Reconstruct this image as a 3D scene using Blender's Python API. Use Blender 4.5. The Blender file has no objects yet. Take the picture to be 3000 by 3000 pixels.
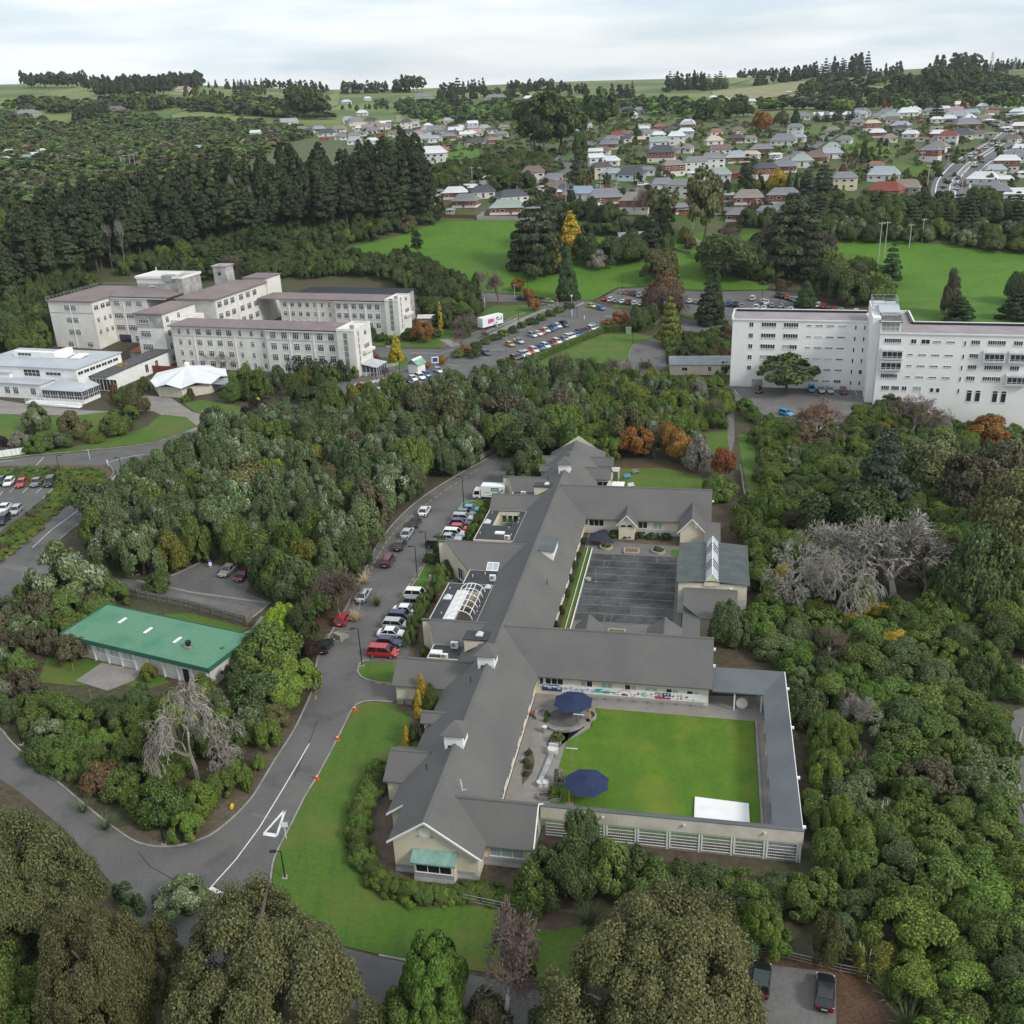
import bpy, bmesh, math, random
import numpy as np
from mathutils import Matrix, Vector
random.seed(7)
SC = bpy.context.scene
COL = SC.collection
# ------------------------------------------------------------------ camera
F, HCAM = 2880.0, 75.0                      # focal length in photo pixels (3000 wide), camera height
ROLL, PITCH = math.atan2(286, 6957), math.atan2(1215, F)
FWD = np.array([0, math.cos(PITCH), -math.sin(PITCH)])
_up = np.array([0, math.sin(PITCH), math.cos(PITCH)]); _rt = np.array([1.0, 0, 0])
CI = _rt*math.cos(ROLL) - _up*math.sin(ROLL)
CJ = -_rt*math.sin(ROLL) - _up*math.cos(ROLL)
EYE = np.array([0, 0, HCAM])
cam_data = bpy.data.cameras.new('camera'); cam = bpy.data.objects.new('camera', cam_data); COL.objects.link(cam)
cam_data.sensor_width = 36; cam_data.sensor_fit = 'HORIZONTAL'; cam_data.lens = 36*F/3000
cam_data.clip_start = 1; cam_data.clip_end = 12000
_R = Matrix((CI, -CJ, -FWD)).transposed().to_4x4()
cam.matrix_world = Matrix.Translation((0, 0, HCAM)) @ _R
SC.camera = cam
# ------------------------------------------------------------------ sky, sun, exposure
SUN_EL, SUN_AZ = math.radians(38), math.radians(125)    # azimuth clockwise from +Y: sun from the right, a little behind the camera
W = bpy.data.worlds.new('World'); SC.world = W; W.use_nodes = True
nt = W.node_tree; nt.nodes.clear()
def N(t, **k):
    n = nt.nodes.new(t)
    for a, b in k.items(): setattr(n, a, b)
    return n
def LK(a, b): nt.links.new(a, b)
sky = N('ShaderNodeTexSky', sky_type='NISHITA', sun_disc=False, sun_elevation=SUN_EL, sun_rotation=SUN_AZ, altitude=200, air_density=1.2, dust_density=2.0)
bg = N('ShaderNodeBackground'); bg.inputs['Strength'].default_value = 0.1
tc = N('ShaderNodeTexCoord'); mp = N('ShaderNodeMapping'); mp.inputs['Scale'].default_value = (1.0, 1.6, 9.0)
LK(tc.outputs['Generated'], mp.inputs['Vector'])
nz = N('ShaderNodeTexNoise'); nz.inputs['Scale'].default_value = 1.7; nz.inputs['Detail'].default_value = 7; nz.inputs['Roughness'].default_value = .52
nz.inputs['Distortion'].default_value = .5
LK(mp.outputs['Vector'], nz.inputs['Vector'])
cr = N('ShaderNodeValToRGB')        # thickness of the cloud deck
cr.color_ramp.elements[0].position = .30; cr.color_ramp.elements[0].color = (.72, .72, .72, 1)
cr.color_ramp.elements[1].position = .62; cr.color_ramp.elements[1].color = (1, 1, 1, 1)
LK(nz.outputs['Fac'], cr.inputs['Fac'])
mp2 = N('ShaderNodeMapping'); mp2.inputs['Scale'].default_value = (2.2, 1.2, 16.0); mp2.inputs['Location'].default_value = (3, 1, .3); LK(tc.outputs['Generated'], mp2.inputs['Vector'])
nz2 = N('ShaderNodeTexNoise'); nz2.inputs['Scale'].default_value = 2.1; nz2.inputs['Detail'].default_value = 6; LK(mp2.outputs['Vector'], nz2.inputs['Vector'])
cr2 = N('ShaderNodeValToRGB')       # brightness of the deck: pale grey streaks on white
cr2.color_ramp.elements[0].position = .36; cr2.color_ramp.elements[0].color = (4.2, 4.9, 5.5, 1)
cr2.color_ramp.elements[1].position = .58; cr2.color_ramp.elements[1].color = (6.0, 6.3, 6.5, 1)
LK(nz2.outputs['Fac'], cr2.inputs['Fac'])
mx = N('ShaderNodeMix', data_type='RGBA'); LK(cr.outputs['Color'], mx.inputs['Factor']); LK(sky.outputs['Color'], mx.inputs['A']); LK(cr2.outputs['Color'], mx.inputs['B'])
LK(mx.outputs['Result'], bg.inputs['Color'])
wo = N('ShaderNodeOutputWorld'); LK(bg.outputs['Background'], wo.inputs['Surface'])
sd = bpy.data.lights.new('sun', 'SUN'); sd.energy = 1.5; sd.angle = math.radians(13); sd.color = (1, .95, .88)
sun = bpy.data.objects.new('sun', sd); COL.objects.link(sun)
_sd = Vector((math.sin(SUN_AZ)*math.cos(SUN_EL), math.cos(SUN_AZ)*math.cos(SUN_EL), math.sin(SUN_EL)))
sun.rotation_euler = _sd.to_track_quat('Z', 'Y').to_euler(); sun.location = (60, -40, 120)
vs = SC.view_settings; vs.view_transform = 'Standard'; vs.look = 'None'; vs.gamma = 1; vs.exposure = 0.80; vs.use_curve_mapping = False
SC.cycles.max_bounces = 4; SC.cycles.diffuse_bounces = 2; SC.cycles.glossy_bounces = 2; SC.cycles.transmission_bounces = 2; SC.cycles.transparent_max_bounces = 4; SC.cycles.use_light_tree = False
# ------------------------------------------------------------------ terrain height and pixel-to-ground
_PY = [-400, 330, 380, 430, 470, 530, 650, 900, 1300, 1700, 2200, 5000]
_PZ = [0, 0, 3.5, 15, 26, 37.5, 46, 53.5, 68, 88, 97, 100]
def sst(a, b, v):
    t = min(1, max(0, (v-a)/(b-a))); return t*t*(3-2*t)
def T(x, y):
    y = min(y, 4990.0)
    if y <= 330: z = 0.0
    else:
        k = 1
        while y > _PY[k+1]: k += 1
        z = _PZ[k] + (_PZ[k+1]-_PZ[k])*(y-_PY[k])/(_PY[k+1]-_PY[k])
        if y > 700:
            z += 34*sst(.04, .38, -x/y)*sst(850, 1300, y) + 3*math.sin(x*.006+1)*sst(700, 1000, y)
    if y < 330 and x > 92:
        d = sst(95, 106, x)*sst(120, 160, y)*(1-sst(228+(127-x)*.3, 242+(127-x)*.3, y))
        z -= 5.0*d
    return z
def ray(px, py): return FWD + CI*((px-1500)/F) + CJ*((py-1500)/F)
def at(px, py, z=0.0):
    d = ray(px, py); t = (z-HCAM)/d[2]; p = EYE + d*t; return (float(p[0]), float(p[1]), z)
def G(px, py):
    d = ray(px, py); t0, t = 20.0, 20.0
    while t < 6000:
        t1 = t*1.03 + 1
        p = EYE + d*t1
        if p[2] < T(p[0], p[1]):
            a, b = t, t1
            for _ in range(22):
                m = (a+b)/2; p = EYE + d*m
                if p[2] < T(p[0], p[1]): b = m
                else: a = m
            return (float(p[0]), float(p[1]), float(T(p[0], p[1])))
        t = t1
    p = EYE + d*1700; return (float(p[0]), float(p[1]), float(T(p[0], p[1])))
def depth(p): return float((np.array(p)-EYE) @ FWD)
def proj(p):
    v = np.array(p, float)-EYE; w = v @ FWD
    return 1500+F*(v @ CI)/w, 1500+F*(v @ CJ)/w
# ------------------------------------------------------------------ mesh and object helpers
class M:
    def __init__(s): s.v = []; s.f = []; s.m = []
    def add(s, vs, fs, m=0):
        n = len(s.v); s.v += [tuple(map(float, q)) for q in vs]; s.f += [tuple(n+i for i in f) for f in fs]; s.m += [m]*len(fs); return s
    def box(s, x0, x1, y0, y1, z0, z1, m=0):
        return s.add([(x0,y0,z0),(x1,y0,z0),(x1,y1,z0),(x0,y1,z0),(x0,y0,z1),(x1,y0,z1),(x1,y1,z1),(x0,y1,z1)],
                     [(0,3,2,1),(4,5,6,7),(0,1,5,4),(1,2,6,5),(2,3,7,6),(3,0,4,7)], m)
    def prism(s, pts, z0, z1, m=0, mt=None):
        n = len(pts); a = sum(pts[i][0]*pts[(i+1)%n][1]-pts[(i+1)%n][0]*pts[i][1] for i in range(n))
        if a < 0: pts = pts[::-1]
        s.add([(p[0],p[1],z0) for p in pts]+[(p[0],p[1],z1) for p in pts], [(i,(i+1)%n,n+(i+1)%n,n+i) for i in range(n)], m)
        s.add([(p[0],p[1],z1) for p in pts], [tuple(range(n))], m if mt is None else mt); return s
    def slab(s, pts, t, m=0):      # 3-D polygon thickened downwards by t
        n = len(pts)
        return s.add(list(pts)+[(p[0],p[1],p[2]-t) for p in pts], [tuple(range(n)), tuple(range(2*n-1,n-1,-1))]+[(i,n+i,n+(i+1)%n,(i+1)%n) for i in range(n)], m)
    def tube(s, a, b, r0, r1=None, n=6, m=0, cap=True):
        r1 = r0 if r1 is None else r1
        a = Vector(a); b = Vector(b); d = (b-a)
        if d.length < 1e-6: return s
        d.normalize(); u = d.orthogonal().normalized(); w = d.cross(u)
        vs = []
        for c, r in ((a, r0), (b, r1)):
            for k in range(n):
                t = 2*math.pi*k/n; vs.append(c+u*math.cos(t)*r+w*math.sin(t)*r)
        fs = [(k,(k+1)%n,n+(k+1)%n,n+k) for k in range(n)]
        if cap: fs += [tuple(range(n-1,-1,-1)), tuple(range(n,2*n))]
        return s.add(vs, fs, m)
    def lathe(s, prof, n=10, m=0, c=(0,0)):
        vs = [(c[0]+r*math.cos(2*math.pi*k/n), c[1]+r*math.sin(2*math.pi*k/n), z) for r, z in prof for k in range(n)]
        fs = [(i*n+k,i*n+(k+1)%n,(i+1)*n+(k+1)%n,(i+1)*n+k) for i in range(len(prof)-1) for k in range(n)]
        return s.add(vs, fs, m)
    def data(s, name, mats):
        me = bpy.data.meshes.new(name); me.from_pydata(s.v, [], s.f)
        for m in mats: me.materials.append(m)
        if len(mats) > 1: me.polygons.foreach_set('material_index', s.m)
        me.update(); return me
    def obj(s, name, mats, parent=None, loc=None):
        if not isinstance(mats, (list, tuple)): mats = [mats]
        return link(name, s.data(name, mats), parent, loc)
def link(name, me, parent=None, loc=None, rz=0, sc=None):
    o = bpy.data.objects.new(name, me); COL.objects.link(o)
    if parent is not None: o.parent = parent
    if loc is not None: o.location = loc
    if rz: o.rotation_euler[2] = rz
    if sc is not None: o.scale = sc if hasattr(sc, '__len__') else (sc, sc, sc)
    return o
def tag(o, label=None, cat=None, group=None, kind=None):
    if label: o['label'] = label
    if cat: o['category'] = cat
    if group: o['group'] = group
    if kind: o['kind'] = kind
    return o
def thing(name, label, cat, loc=(0,0,0), rz=0, group=None):
    return tag(link(name, None, None, loc, rz), label, cat, group)
def copy_tree(o, parent=None):
    c = o.copy(); COL.objects.link(c); c.parent = parent
    for ch in list(o.children): copy_tree(ch, c)
    return c
def dup(o, loc, rz=0, label=None, group=None):
    c = copy_tree(o); c.location = loc; c.rotation_euler = (0, 0, rz)
    if label: c['label'] = label
    if group: c['group'] = group
    return c
def setmat(o, m, slot=0):
    o.material_slots[slot].link = 'OBJECT'; o.material_slots[slot].material = m
# ------------------------------------------------------------------ materials
MATS = {}
def mat(name, col, rough=.85, var=.18, scale=.6, bump=0.0, bscale=8.0, metal=0.0, spec=.3, coord='Object', col2=None, fine=.08, fscale=9.0, trans=0.0, leaf=False, objrand=0.0, thr=None, coat=0.0):
    if name in MATS: return MATS[name]
    m = bpy.data.materials.new(name); m.use_nodes = True; t = m.node_tree; b = t.nodes['Principled BSDF']
    b.inputs['Roughness'].default_value = rough; b.inputs['Metallic'].default_value = metal; b.inputs['Specular IOR Level'].default_value = spec
    if coat: b.inputs['Coat Weight'].default_value = coat; b.inputs['Coat Roughness'].default_value = .06
    def n(ty, **k):
        q = t.nodes.new(ty)
        for a, v in k.items(): setattr(q, a, v)
        return q
    L = t.links.new
    if coord == 'World': src = n('ShaderNodeNewGeometry').outputs['Position']
    else: src = n('ShaderNodeTexCoord').outputs['Object']
    c = (*col, 1); c2 = (*(col2 or [x*(1-var*1.6) for x in col]), 1)
    if leaf:
        rp = n('ShaderNodeMix', data_type='RGBA'); gq = n('ShaderNodeNewGeometry'); rp.inputs['A'].default_value = c2; rp.inputs['B'].default_value = c
        if leaf == 'obj':
            oc = n('ShaderNodeObjectInfo'); dk = n('ShaderNodeVectorMath', operation='SCALE'); dk.inputs['Scale'].default_value = .66; L(oc.outputs['Color'], rp.inputs['B']); L(oc.outputs['Color'], dk.inputs[0]); L(dk.outputs['Vector'], rp.inputs['A'])
        L(gq.outputs['Random Per Island'], rp.inputs['Factor']); out = rp.outputs['Result']
    else: out = None
    nz = None if leaf else n('ShaderNodeTexNoise')
    if nz: nz.inputs['Scale'].default_value = scale; nz.inputs['Detail'].default_value = 5; nz.inputs['Roughness'].default_value = .6; L(src, nz.inputs['Vector'])
    if nz: rp = n('ShaderNodeValToRGB')
    lo, hi = thr or (.35, .65)
    if nz: rp.color_ramp.elements[0].position = lo; rp.color_ramp.elements[1].position = hi; rp.color_ramp.elements[0].color = c2; rp.color_ramp.elements[1].color = c
    if nz: L(nz.outputs['Fac'], rp.inputs['Fac']); out = rp.outputs['Color']
    if fine:
        f = n('ShaderNodeTexNoise'); f.inputs['Scale'].default_value = fscale; f.inputs['Detail'].default_value = 3; L(src, f.inputs['Vector'])
        mr = n('ShaderNodeMapRange'); mr.inputs['From Min'].default_value = .3; mr.inputs['From Max'].default_value = .7; mr.inputs['To Min'].default_value = 1-fine; mr.inputs['To Max'].default_value = 1+fine; L(f.outputs['Fac'], mr.inputs['Value'])
        mu = n('ShaderNodeVectorMath', operation='SCALE'); L(out, mu.inputs[0]); L(mr.outputs['Result'], mu.inputs['Scale']); out = mu.outputs['Vector']
    if leaf or objrand:
        hs = n('ShaderNodeHueSaturation')
        if leaf:
            g = n('ShaderNodeNewGeometry'); mr = n('ShaderNodeMapRange'); mr.inputs['To Min'].default_value = .62; mr.inputs['To Max'].default_value = 1.38; L(g.outputs['Random Per Island'], mr.inputs['Value'])
            mr2 = n('ShaderNodeMapRange'); mr2.inputs['To Min'].default_value = .485; mr2.inputs['To Max'].default_value = .515
            oi = n('ShaderNodeObjectInfo'); L(oi.outputs['Random'], mr2.inputs['Value']); L(mr2.outputs['Result'], hs.inputs['Hue'])
            mr3 = n('ShaderNodeMapRange'); mr3.inputs['To Min'].default_value = 1-(objrand or .25); mr3.inputs['To Max'].default_value = 1+(objrand or .25)
            pw = n('ShaderNodeMath', operation='FRACT'); m7 = n('ShaderNodeMath', operation='MULTIPLY'); m7.inputs[1].default_value = 7.3; L(oi.outputs['Random'], m7.inputs[0]); L(m7.outputs[0], pw.inputs[0]); L(pw.outputs[0], mr3.inputs['Value'])
            mm = n('ShaderNodeMath', operation='MULTIPLY'); L(mr.outputs['Result'], mm.inputs[0]); L(mr3.outputs['Result'], mm.inputs[1]); L(mm.outputs[0], hs.inputs['Value'])
        else:
            oi = n('ShaderNodeObjectInfo'); mr = n('ShaderNodeMapRange'); mr.inputs['To Min'].default_value = 1-objrand; mr.inputs['To Max'].default_value = 1+objrand; L(oi.outputs['Random'], mr.inputs['Value']); L(mr.outputs['Result'], hs.inputs['Value'])
        L(out, hs.inputs['Color']); out = hs.outputs['Color']
    L(out, b.inputs['Base Color'])
    if bump:
        bz = n('ShaderNodeTexNoise'); bz.inputs['Scale'].default_value = bscale; bz.inputs['Detail'].default_value = 4; L(src, bz.inputs['Vector'])
        bp = n('ShaderNodeBump'); bp.inputs['Strength'].default_value = bump; bp.inputs['Distance'].default_value = .05; L(bz.outputs['Fac'], bp.inputs['Height']); L(bp.outputs['Normal'], b.inputs['Normal'])
    if trans:
        tr = n('ShaderNodeBsdfTranslucent'); L(out, tr.inputs['Color']); mxs = n('ShaderNodeMixShader'); mxs.inputs['Fac'].default_value = trans
        L(b.outputs['BSDF'], mxs.inputs[1]); L(tr.outputs['BSDF'], mxs.inputs[2]); L(mxs.outputs['Shader'], t.nodes['Material Output'].inputs['Surface'])
    MATS[name] = m; return m
def glassmat(name, col=(.02,.025,.03), rough=.06):
    return mat(name, col, rough=rough, var=.3, spec=.6, fine=0, scale=2)
# ------------------------------------------------------------------ ground, roads, lawns
m_ground = mat('bush_floor', (.055,.06,.028), var=.4, scale=.09, col2=(.07,.052,.034), coord='World', bump=.5, bscale=2.0, fine=.3, fscale=1.2)
def zone_ground():                 # scrub floor near, gardens further, pasture on the far hills
    t = m_ground.node_tree; b = t.nodes['Principled BSDF']; src = b.inputs['Base Color'].links[0].from_socket; g = t.nodes.new('ShaderNodeNewGeometry'); sp = t.nodes.new('ShaderNodeSeparateXYZ'); t.links.new(g.outputs['Position'], sp.inputs[0])
    for lo, hi, c1, c2, sc in ((390,440,(.060,.095,.022),(.085,.090,.045),.05),(780,950,(.16,.19,.06),(.075,.115,.03),.009)):
        nz = t.nodes.new('ShaderNodeTexNoise'); nz.inputs['Scale'].default_value = sc; nz.inputs['Detail'].default_value = 6; t.links.new(g.outputs['Position'], nz.inputs['Vector'])
        rp = t.nodes.new('ShaderNodeValToRGB'); rp.color_ramp.elements[0].position = .42; rp.color_ramp.elements[1].position = .58; rp.color_ramp.elements[0].color = (*c1,1); rp.color_ramp.elements[1].color = (*c2,1); t.links.new(nz.outputs['Fac'], rp.inputs['Fac'])
        mr = t.nodes.new('ShaderNodeMapRange'); mr.inputs['From Min'].default_value = lo; mr.inputs['From Max'].default_value = hi; t.links.new(sp.outputs['Y'], mr.inputs['Value'])
        mx = t.nodes.new('ShaderNodeMix'); mx.data_type = 'RGBA'; t.links.new(mr.outputs['Result'], mx.inputs['Factor']); t.links.new(src, mx.inputs['A']); t.links.new(rp.outputs['Color'], mx.inputs['B']); src = mx.outputs['Result']
    t.links.new(src, b.inputs['Base Color'])
zone_ground()
m_grass = mat('mown_grass', (.056,.128,.011), var=.2, scale=.13, col2=(.070,.118,.016), coord='World', bump=.35, bscale=30, fine=.16, fscale=2.3, thr=(.3,.7))
m_grass_y = mat('court_grass', (.088,.165,.010), scale=.3, col2=(.058,.132,.009), coord='World', bump=.35, bscale=30, fine=.14, fscale=3.0, thr=(.36,.64))
m_field = mat('pasture', (.074,.165,.012), scale=.035, col2=(.060,.138,.012), coord='World', fine=.12, fscale=.5, bump=.2, bscale=6)
m_farm = mat('hill_pasture', (.17,.20,.065), scale=.012, col2=(.11,.17,.04), coord='World', fine=.15, fscale=.12)
m_dry = mat('dry_pasture', (.25,.22,.11), scale=.02, col2=(.18,.19,.075), coord='World', fine=.15, fscale=.12)
m_asphalt = mat('asphalt', (.128,.124,.120), scale=.11, col2=(.102,.099,.096), coord='World', fine=.12, fscale=4.0, rough=.9, bump=.15, bscale=40)
m_asphalt2 = mat('patched_asphalt', (.16,.152,.145), scale=.2, col2=(.125,.12,.115), coord='World', fine=.12, fscale=3.0, rough=.9)
m_path = mat('concrete_path', (.25,.235,.215), scale=.3, col2=(.20,.185,.17), coord='World', fine=.1, fscale=3, rough=.9)
m_soil = mat('soil_bed', (.085,.062,.045), scale=.35, col2=(.115,.09,.062), coord='World', fine=.25, fscale=2.0, bump=.5, bscale=8)
m_leaves = mat('leaf_litter', (.105,.055,.030), scale=.5, col2=(.065,.042,.030), coord='World', fine=.35, fscale=3.5, bump=.6, bscale=10)
m_kerb = mat('kerb_concrete', (.30,.285,.265), scale=.5, var=.22, coord='World', fine=.12)
m_white = mat('road_paint_white', (.72,.72,.71), var=.14, scale=1.2, coord='World', rough=.7, fine=.08)
m_yellow = mat('road_paint_yellow', (.62,.42,.08), var=.2, scale=1.2, coord='World', rough=.7)
def weather(m, c, lo, hi, sc, amt, stretch=None):      # a second, larger blotch layer (worn, dry or stained patches)
    t = m.node_tree; b = t.nodes['Principled BSDF']; src = b.inputs['Base Color'].links[0].from_socket; g = t.nodes.new('ShaderNodeNewGeometry'); v = g.outputs['Position']
    if stretch: mp = t.nodes.new('ShaderNodeMapping'); mp.inputs['Scale'].default_value = stretch[:3]; mp.inputs['Rotation'].default_value = (0,0,stretch[3]); t.links.new(v, mp.inputs['Vector']); v = mp.outputs['Vector']
    nz = t.nodes.new('ShaderNodeTexNoise'); nz.inputs['Scale'].default_value = sc; nz.inputs['Detail'].default_value = 6; nz.inputs['Roughness'].default_value = .65; t.links.new(v, nz.inputs['Vector'])
    mr = t.nodes.new('ShaderNodeMapRange'); mr.inputs['From Min'].default_value = lo; mr.inputs['From Max'].default_value = hi; mr.inputs['To Max'].default_value = amt; t.links.new(nz.outputs['Fac'], mr.inputs['Value'])
    mx = t.nodes.new('ShaderNodeMix'); mx.data_type = 'RGBA'; t.links.new(mr.outputs['Result'], mx.inputs['Factor']); t.links.new(src, mx.inputs['A']); mx.inputs['B'].default_value = (*c,1); t.links.new(mx.outputs['Result'], b.inputs['Base Color'])
weather(m_grass, (.13,.125,.035), .47, .68, .10, .75); weather(m_grass, (.035,.085,.012), .5, .75, .5, .65, (1,.2,1,.35)); weather(m_grass_y, (.15,.17,.02), .48, .66, .16, .75); weather(m_grass_y, (.05,.12,.01), .45, .7, .35, .6, (1,.12,1,.2))
weather(m_field, (.10,.16,.03), .5, .75, .03, .6); weather(m_field, (.045,.11,.012), .5, .7, .12, .6, (.25,1,1,.3))
weather(m_asphalt, (.062,.06,.06), .52, .72, .16, .75); weather(m_asphalt, (.19,.175,.155), .54, .8, .07, .6); weather(m_asphalt, (.05,.05,.05), .62, .66, .9, .35); weather(m_asphalt2, (.08,.078,.075), .5, .7, .3, .6)
def cat_rom(pts, n=5, closed=False):
    out = []; k = len(pts)
    rng = range(k if closed else k-1)
    for i in rng:
        P = [pts[(i+j-1) % k] if closed else pts[min(max(i+j-1,0),k-1)] for j in range(4)]
        for s in range(n):
            t = s/n
            out.append(tuple(.5*((2*P[1][c])+(-P[0][c]+P[2][c])*t+(2*P[0][c]-5*P[1][c]+4*P[2][c]-P[3][c])*t*t+(-P[0][c]+3*P[1][c]-3*P[2][c]+P[3][c])*t**3) for c in range(2)))
    if not closed: out.append(tuple(pts[-1][:2]))
    return out
NOGO = []            # world polygons where no bush may stand
def inpoly(x, y, poly):
    c = False; n = len(poly); j = n-1
    for i in range(n):
        xi, yi = poly[i]; xj, yj = poly[j]
        if (yi > y) != (yj > y) and x < (xj-xi)*(y-yi)/(yj-yi)+xi: c = not c
        j = i
    return c
def sheet_w(name, pts, dz, m, nogo=True, maxe=25, parent=None, kind='structure'):
    bm = bmesh.new(); vs = [bm.verts.new((x, y, 0)) for x, y in pts]
    bm.faces.new(vs); bmesh.ops.triangulate(bm, faces=bm.faces[:])
    if max(p[1] for p in pts) > 325:
        for _ in range(6):
            e = [q for q in bm.edges if q.calc_length() > maxe]
            if not e: break
            bmesh.ops.subdivide_edges(bm, edges=e, cuts=1); bmesh.ops.triangulate(bm, faces=bm.faces[:])
    for v in bm.verts: v.co.z = T(v.co.x, v.co.y)+dz
    for f in bm.faces:
        f.normal_update()
        if f.normal.z < 0: f.normal_flip()
    me = bpy.data.meshes.new(name); bm.to_mesh(me); bm.free(); me.materials.append(m)
    o = link(name, me, parent)
    if parent is None: tag(o, kind=kind)
    if nogo: NOGO.append([(p[0], p[1]) for p in pts])
    return o
def sheet(name, px, dz, m, smooth=0, **k):
    if smooth: px = cat_rom(px, smooth, True)
    return sheet_w(name, [G(*p)[:2] for p in px], dz, m, **k)
def offs(pts, d):        # offset a world polyline sideways
    out = []
    for i, p in enumerate(pts):
        a = pts[max(i-1,0)]; b = pts[min(i+1,len(pts)-1)]
        dx, dy = b[0]-a[0], b[1]-a[1]; l = math.hypot(dx, dy) or 1
        out.append((p[0]-dy/l*d, p[1]+dx/l*d))
    return out
def band_w(mm, pts, w, z0, z1=None, m=0):      # ribbon (z1 None) or low wall along a world polyline
    A, B = offs(pts, w/2), offs(pts, -w/2)
    for i in range(len(pts)-1):
        q = [A[i], B[i], B[i+1], A[i+1]]; tz = [T(*c) for c in q]
        if z1 is None: mm.add([(q[k][0], q[k][1], tz[k]+z0) for k in range(4)], [(0,1,2,3)], m)
        else:
            mm.add([(q[k][0], q[k][1], tz[k]+z0) for k in range(4)]+[(q[k][0], q[k][1], tz[k]+z1) for k in range(4)],
                   [(4,5,6,7),(0,3,7,4),(1,5,6,2),(0,4,5,1),(3,2,6,7)], m)
    return mm
def kerb(px, smooth=4, w=.22, h=.13, name='kerb', m=None):
    pts = [G(*p)[:2] for p in (cat_rom(px, smooth) if smooth else px)]
    o = band_w(M(), pts, w, -.02, h).obj(name, m or m_kerb); tag(o, kind='structure'); return o
def stripes(parent, segs, w, dz, m, name='marking'):
    mm = M()
    for s in segs: band_w(mm, [G(*p)[:2] for p in s], w, dz)
    return mm.obj(name, m, parent)
def dashes(px, on, off, smooth=4):
    pts = [G(*p)[:2] for p in (cat_rom(px, smooth) if smooth else px)]
    out = []; cur = []; acc = 0; pen = True; seg = [pts[0]]
    for a, b in zip(pts, pts[1:]):
        l = math.hypot(b[0]-a[0], b[1]-a[1]); d = 0
        while d < l:
            need = (on if pen else off)-acc; st = min(need, l-d); d += st; acc += st
            p = (a[0]+(b[0]-a[0])*d/l, a[1]+(b[1]-a[1])*d/l)
            if pen: seg.append(p)
            if acc >= (on if pen else off)-1e-6:
                if pen and len(seg) > 1: out.append(seg)
                pen = not pen; acc = 0; seg = [p]
    return out
def wstripes(parent, polys, w, dz, m, name='marking'):
    mm = M()
    for s in polys: band_w(mm, s, w, dz)
    return mm.obj(name, m, parent)
# the terrain, one sheet to the horizon
ys = list(np.arange(-80, 330, 6.0))+list(np.arange(330, 700, 7.0))+_PY[2:7]
y = 700.0
while y < 5000: ys.append(y); y *= 1.035
ys = sorted(set(round(v, 2) for v in ys)); NS = 150
gv, gf = [], []
for yy in ys:
    w = 170+.75*max(yy, 0)
    for k in range(NS+1):
        x = -w+2*w*k/NS; gv.append((x, yy, T(x, yy)))
for i in range(len(ys)-1):
    for k in range(NS):
        a = i*(NS+1)+k; gf.append((a, a+1, a+NS+2, a+NS+1))
mm = M(); mm.v = gv; mm.f = gf; mm.m = [0]*len(gf)
ground = mm.obj('ground', m_ground); tag(ground, kind='structure')
m_tar = mat('tar_seal', (.035,.035,.036), coord='World', scale=2)
# --- foreground road
islL = [(-90,2060),(0,2135),(37,2178),(106,2240),(186,2305),(267,2374),(348,2436),(398,2467),(447,2480),(497,2481),(547,2473),(609,2451),(658,2417),(702,2377),(745,2327),(801,2234),(857,2147),(890,2080),(915,2020),(925,1960),(932,1925),(955,1880),(985,1830),(1012,1785),(1040,1730),(1066,1680),(1098,1610),(1140,1550),(1195,1492),(1262,1440),(1340,1392),(1425,1345),(1475,1318)]
lawnR = [(792,2600),(797,2545),(807,2507),(826,2467),(851,2420),(894,2333),(932,2271),(988,2166),(1025,2091),(1043,2066),(1081,2054),(1150,2058)]
road = sheet('road', cat_rom(islL, 3)+[(1510,1335),(1500,1440),(1420,1470),(1410,1560),(1330,1720),(1270,1740),(1250,1900),(1170,1930),(1160,1985),(1165,2050)]+cat_rom(lawnR[::-1], 3)+[(800,2650),(850,2740),(1110,2803),(1270,2835),(1500,2880),(1700,2935),(1760,3010),(1500,3060),(900,2930),(560,2830),(420,2720),(330,2590),(190,2430),(70,2330),(-120,2200)], .02, m_asphalt)
kerb(islL, 4); kerb(lawnR, 4); kerb([(1110,2800),(1190,2815),(1270,2832)], 3); kerb([(1650,2895),(1700,2905),(1760,2930)], 2)
stripes(road, [[(907,2178),(880,2225),(830,2310),(760,2425),(690,2520),(615,2603)]], .13, .03, m_white)
stripes(road, [[(615,2601),(690,2640)]], .45, .04, m_white)
tri = [(836,2372),(773,2443),(811,2449)]; stripes(road, [[tri[0],tri[1]],[tri[0],tri[2]]], .28, .045, m_white); stripes(road, [[tri[1],tri[2]]], .55, .05, m_white)
wstripes(road, dashes([(925,2050),(928,1990),(929,1945)], 1.0, .8), .12, .045, m_yellow)
wstripes(road, dashes([(1152,2007),(1100,2000),(1060,1985),(1046,1965),(1055,1938)], 1.0, .7), .12, .045, m_yellow)
wstripes(road, dashes([(1032,2080),(1048,2062),(1085,2050)], 1.0, .7), .12, .045, m_yellow)
wstripes(road, dashes([(1072,1700),(1105,1635),(1150,1565),(1215,1505),(1300,1440),(1400,1375)], 1.2, .9), .12, .045, m_yellow)
wstripes(road, dashes([(1173,1752),(1215,1690),(1262,1620),(1300,1560)], 1.2, .9), .12, .045, m_yellow)
hz = [[(955,1860),(1000,1848)],[(960,1880),(1000,1878)],[(957,1858),(1005,1880)],[(970,1852),(1005,1870)],[(955,1866),(985,1880)]]
stripes(road, hz, .14, .045, m_yellow)
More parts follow.
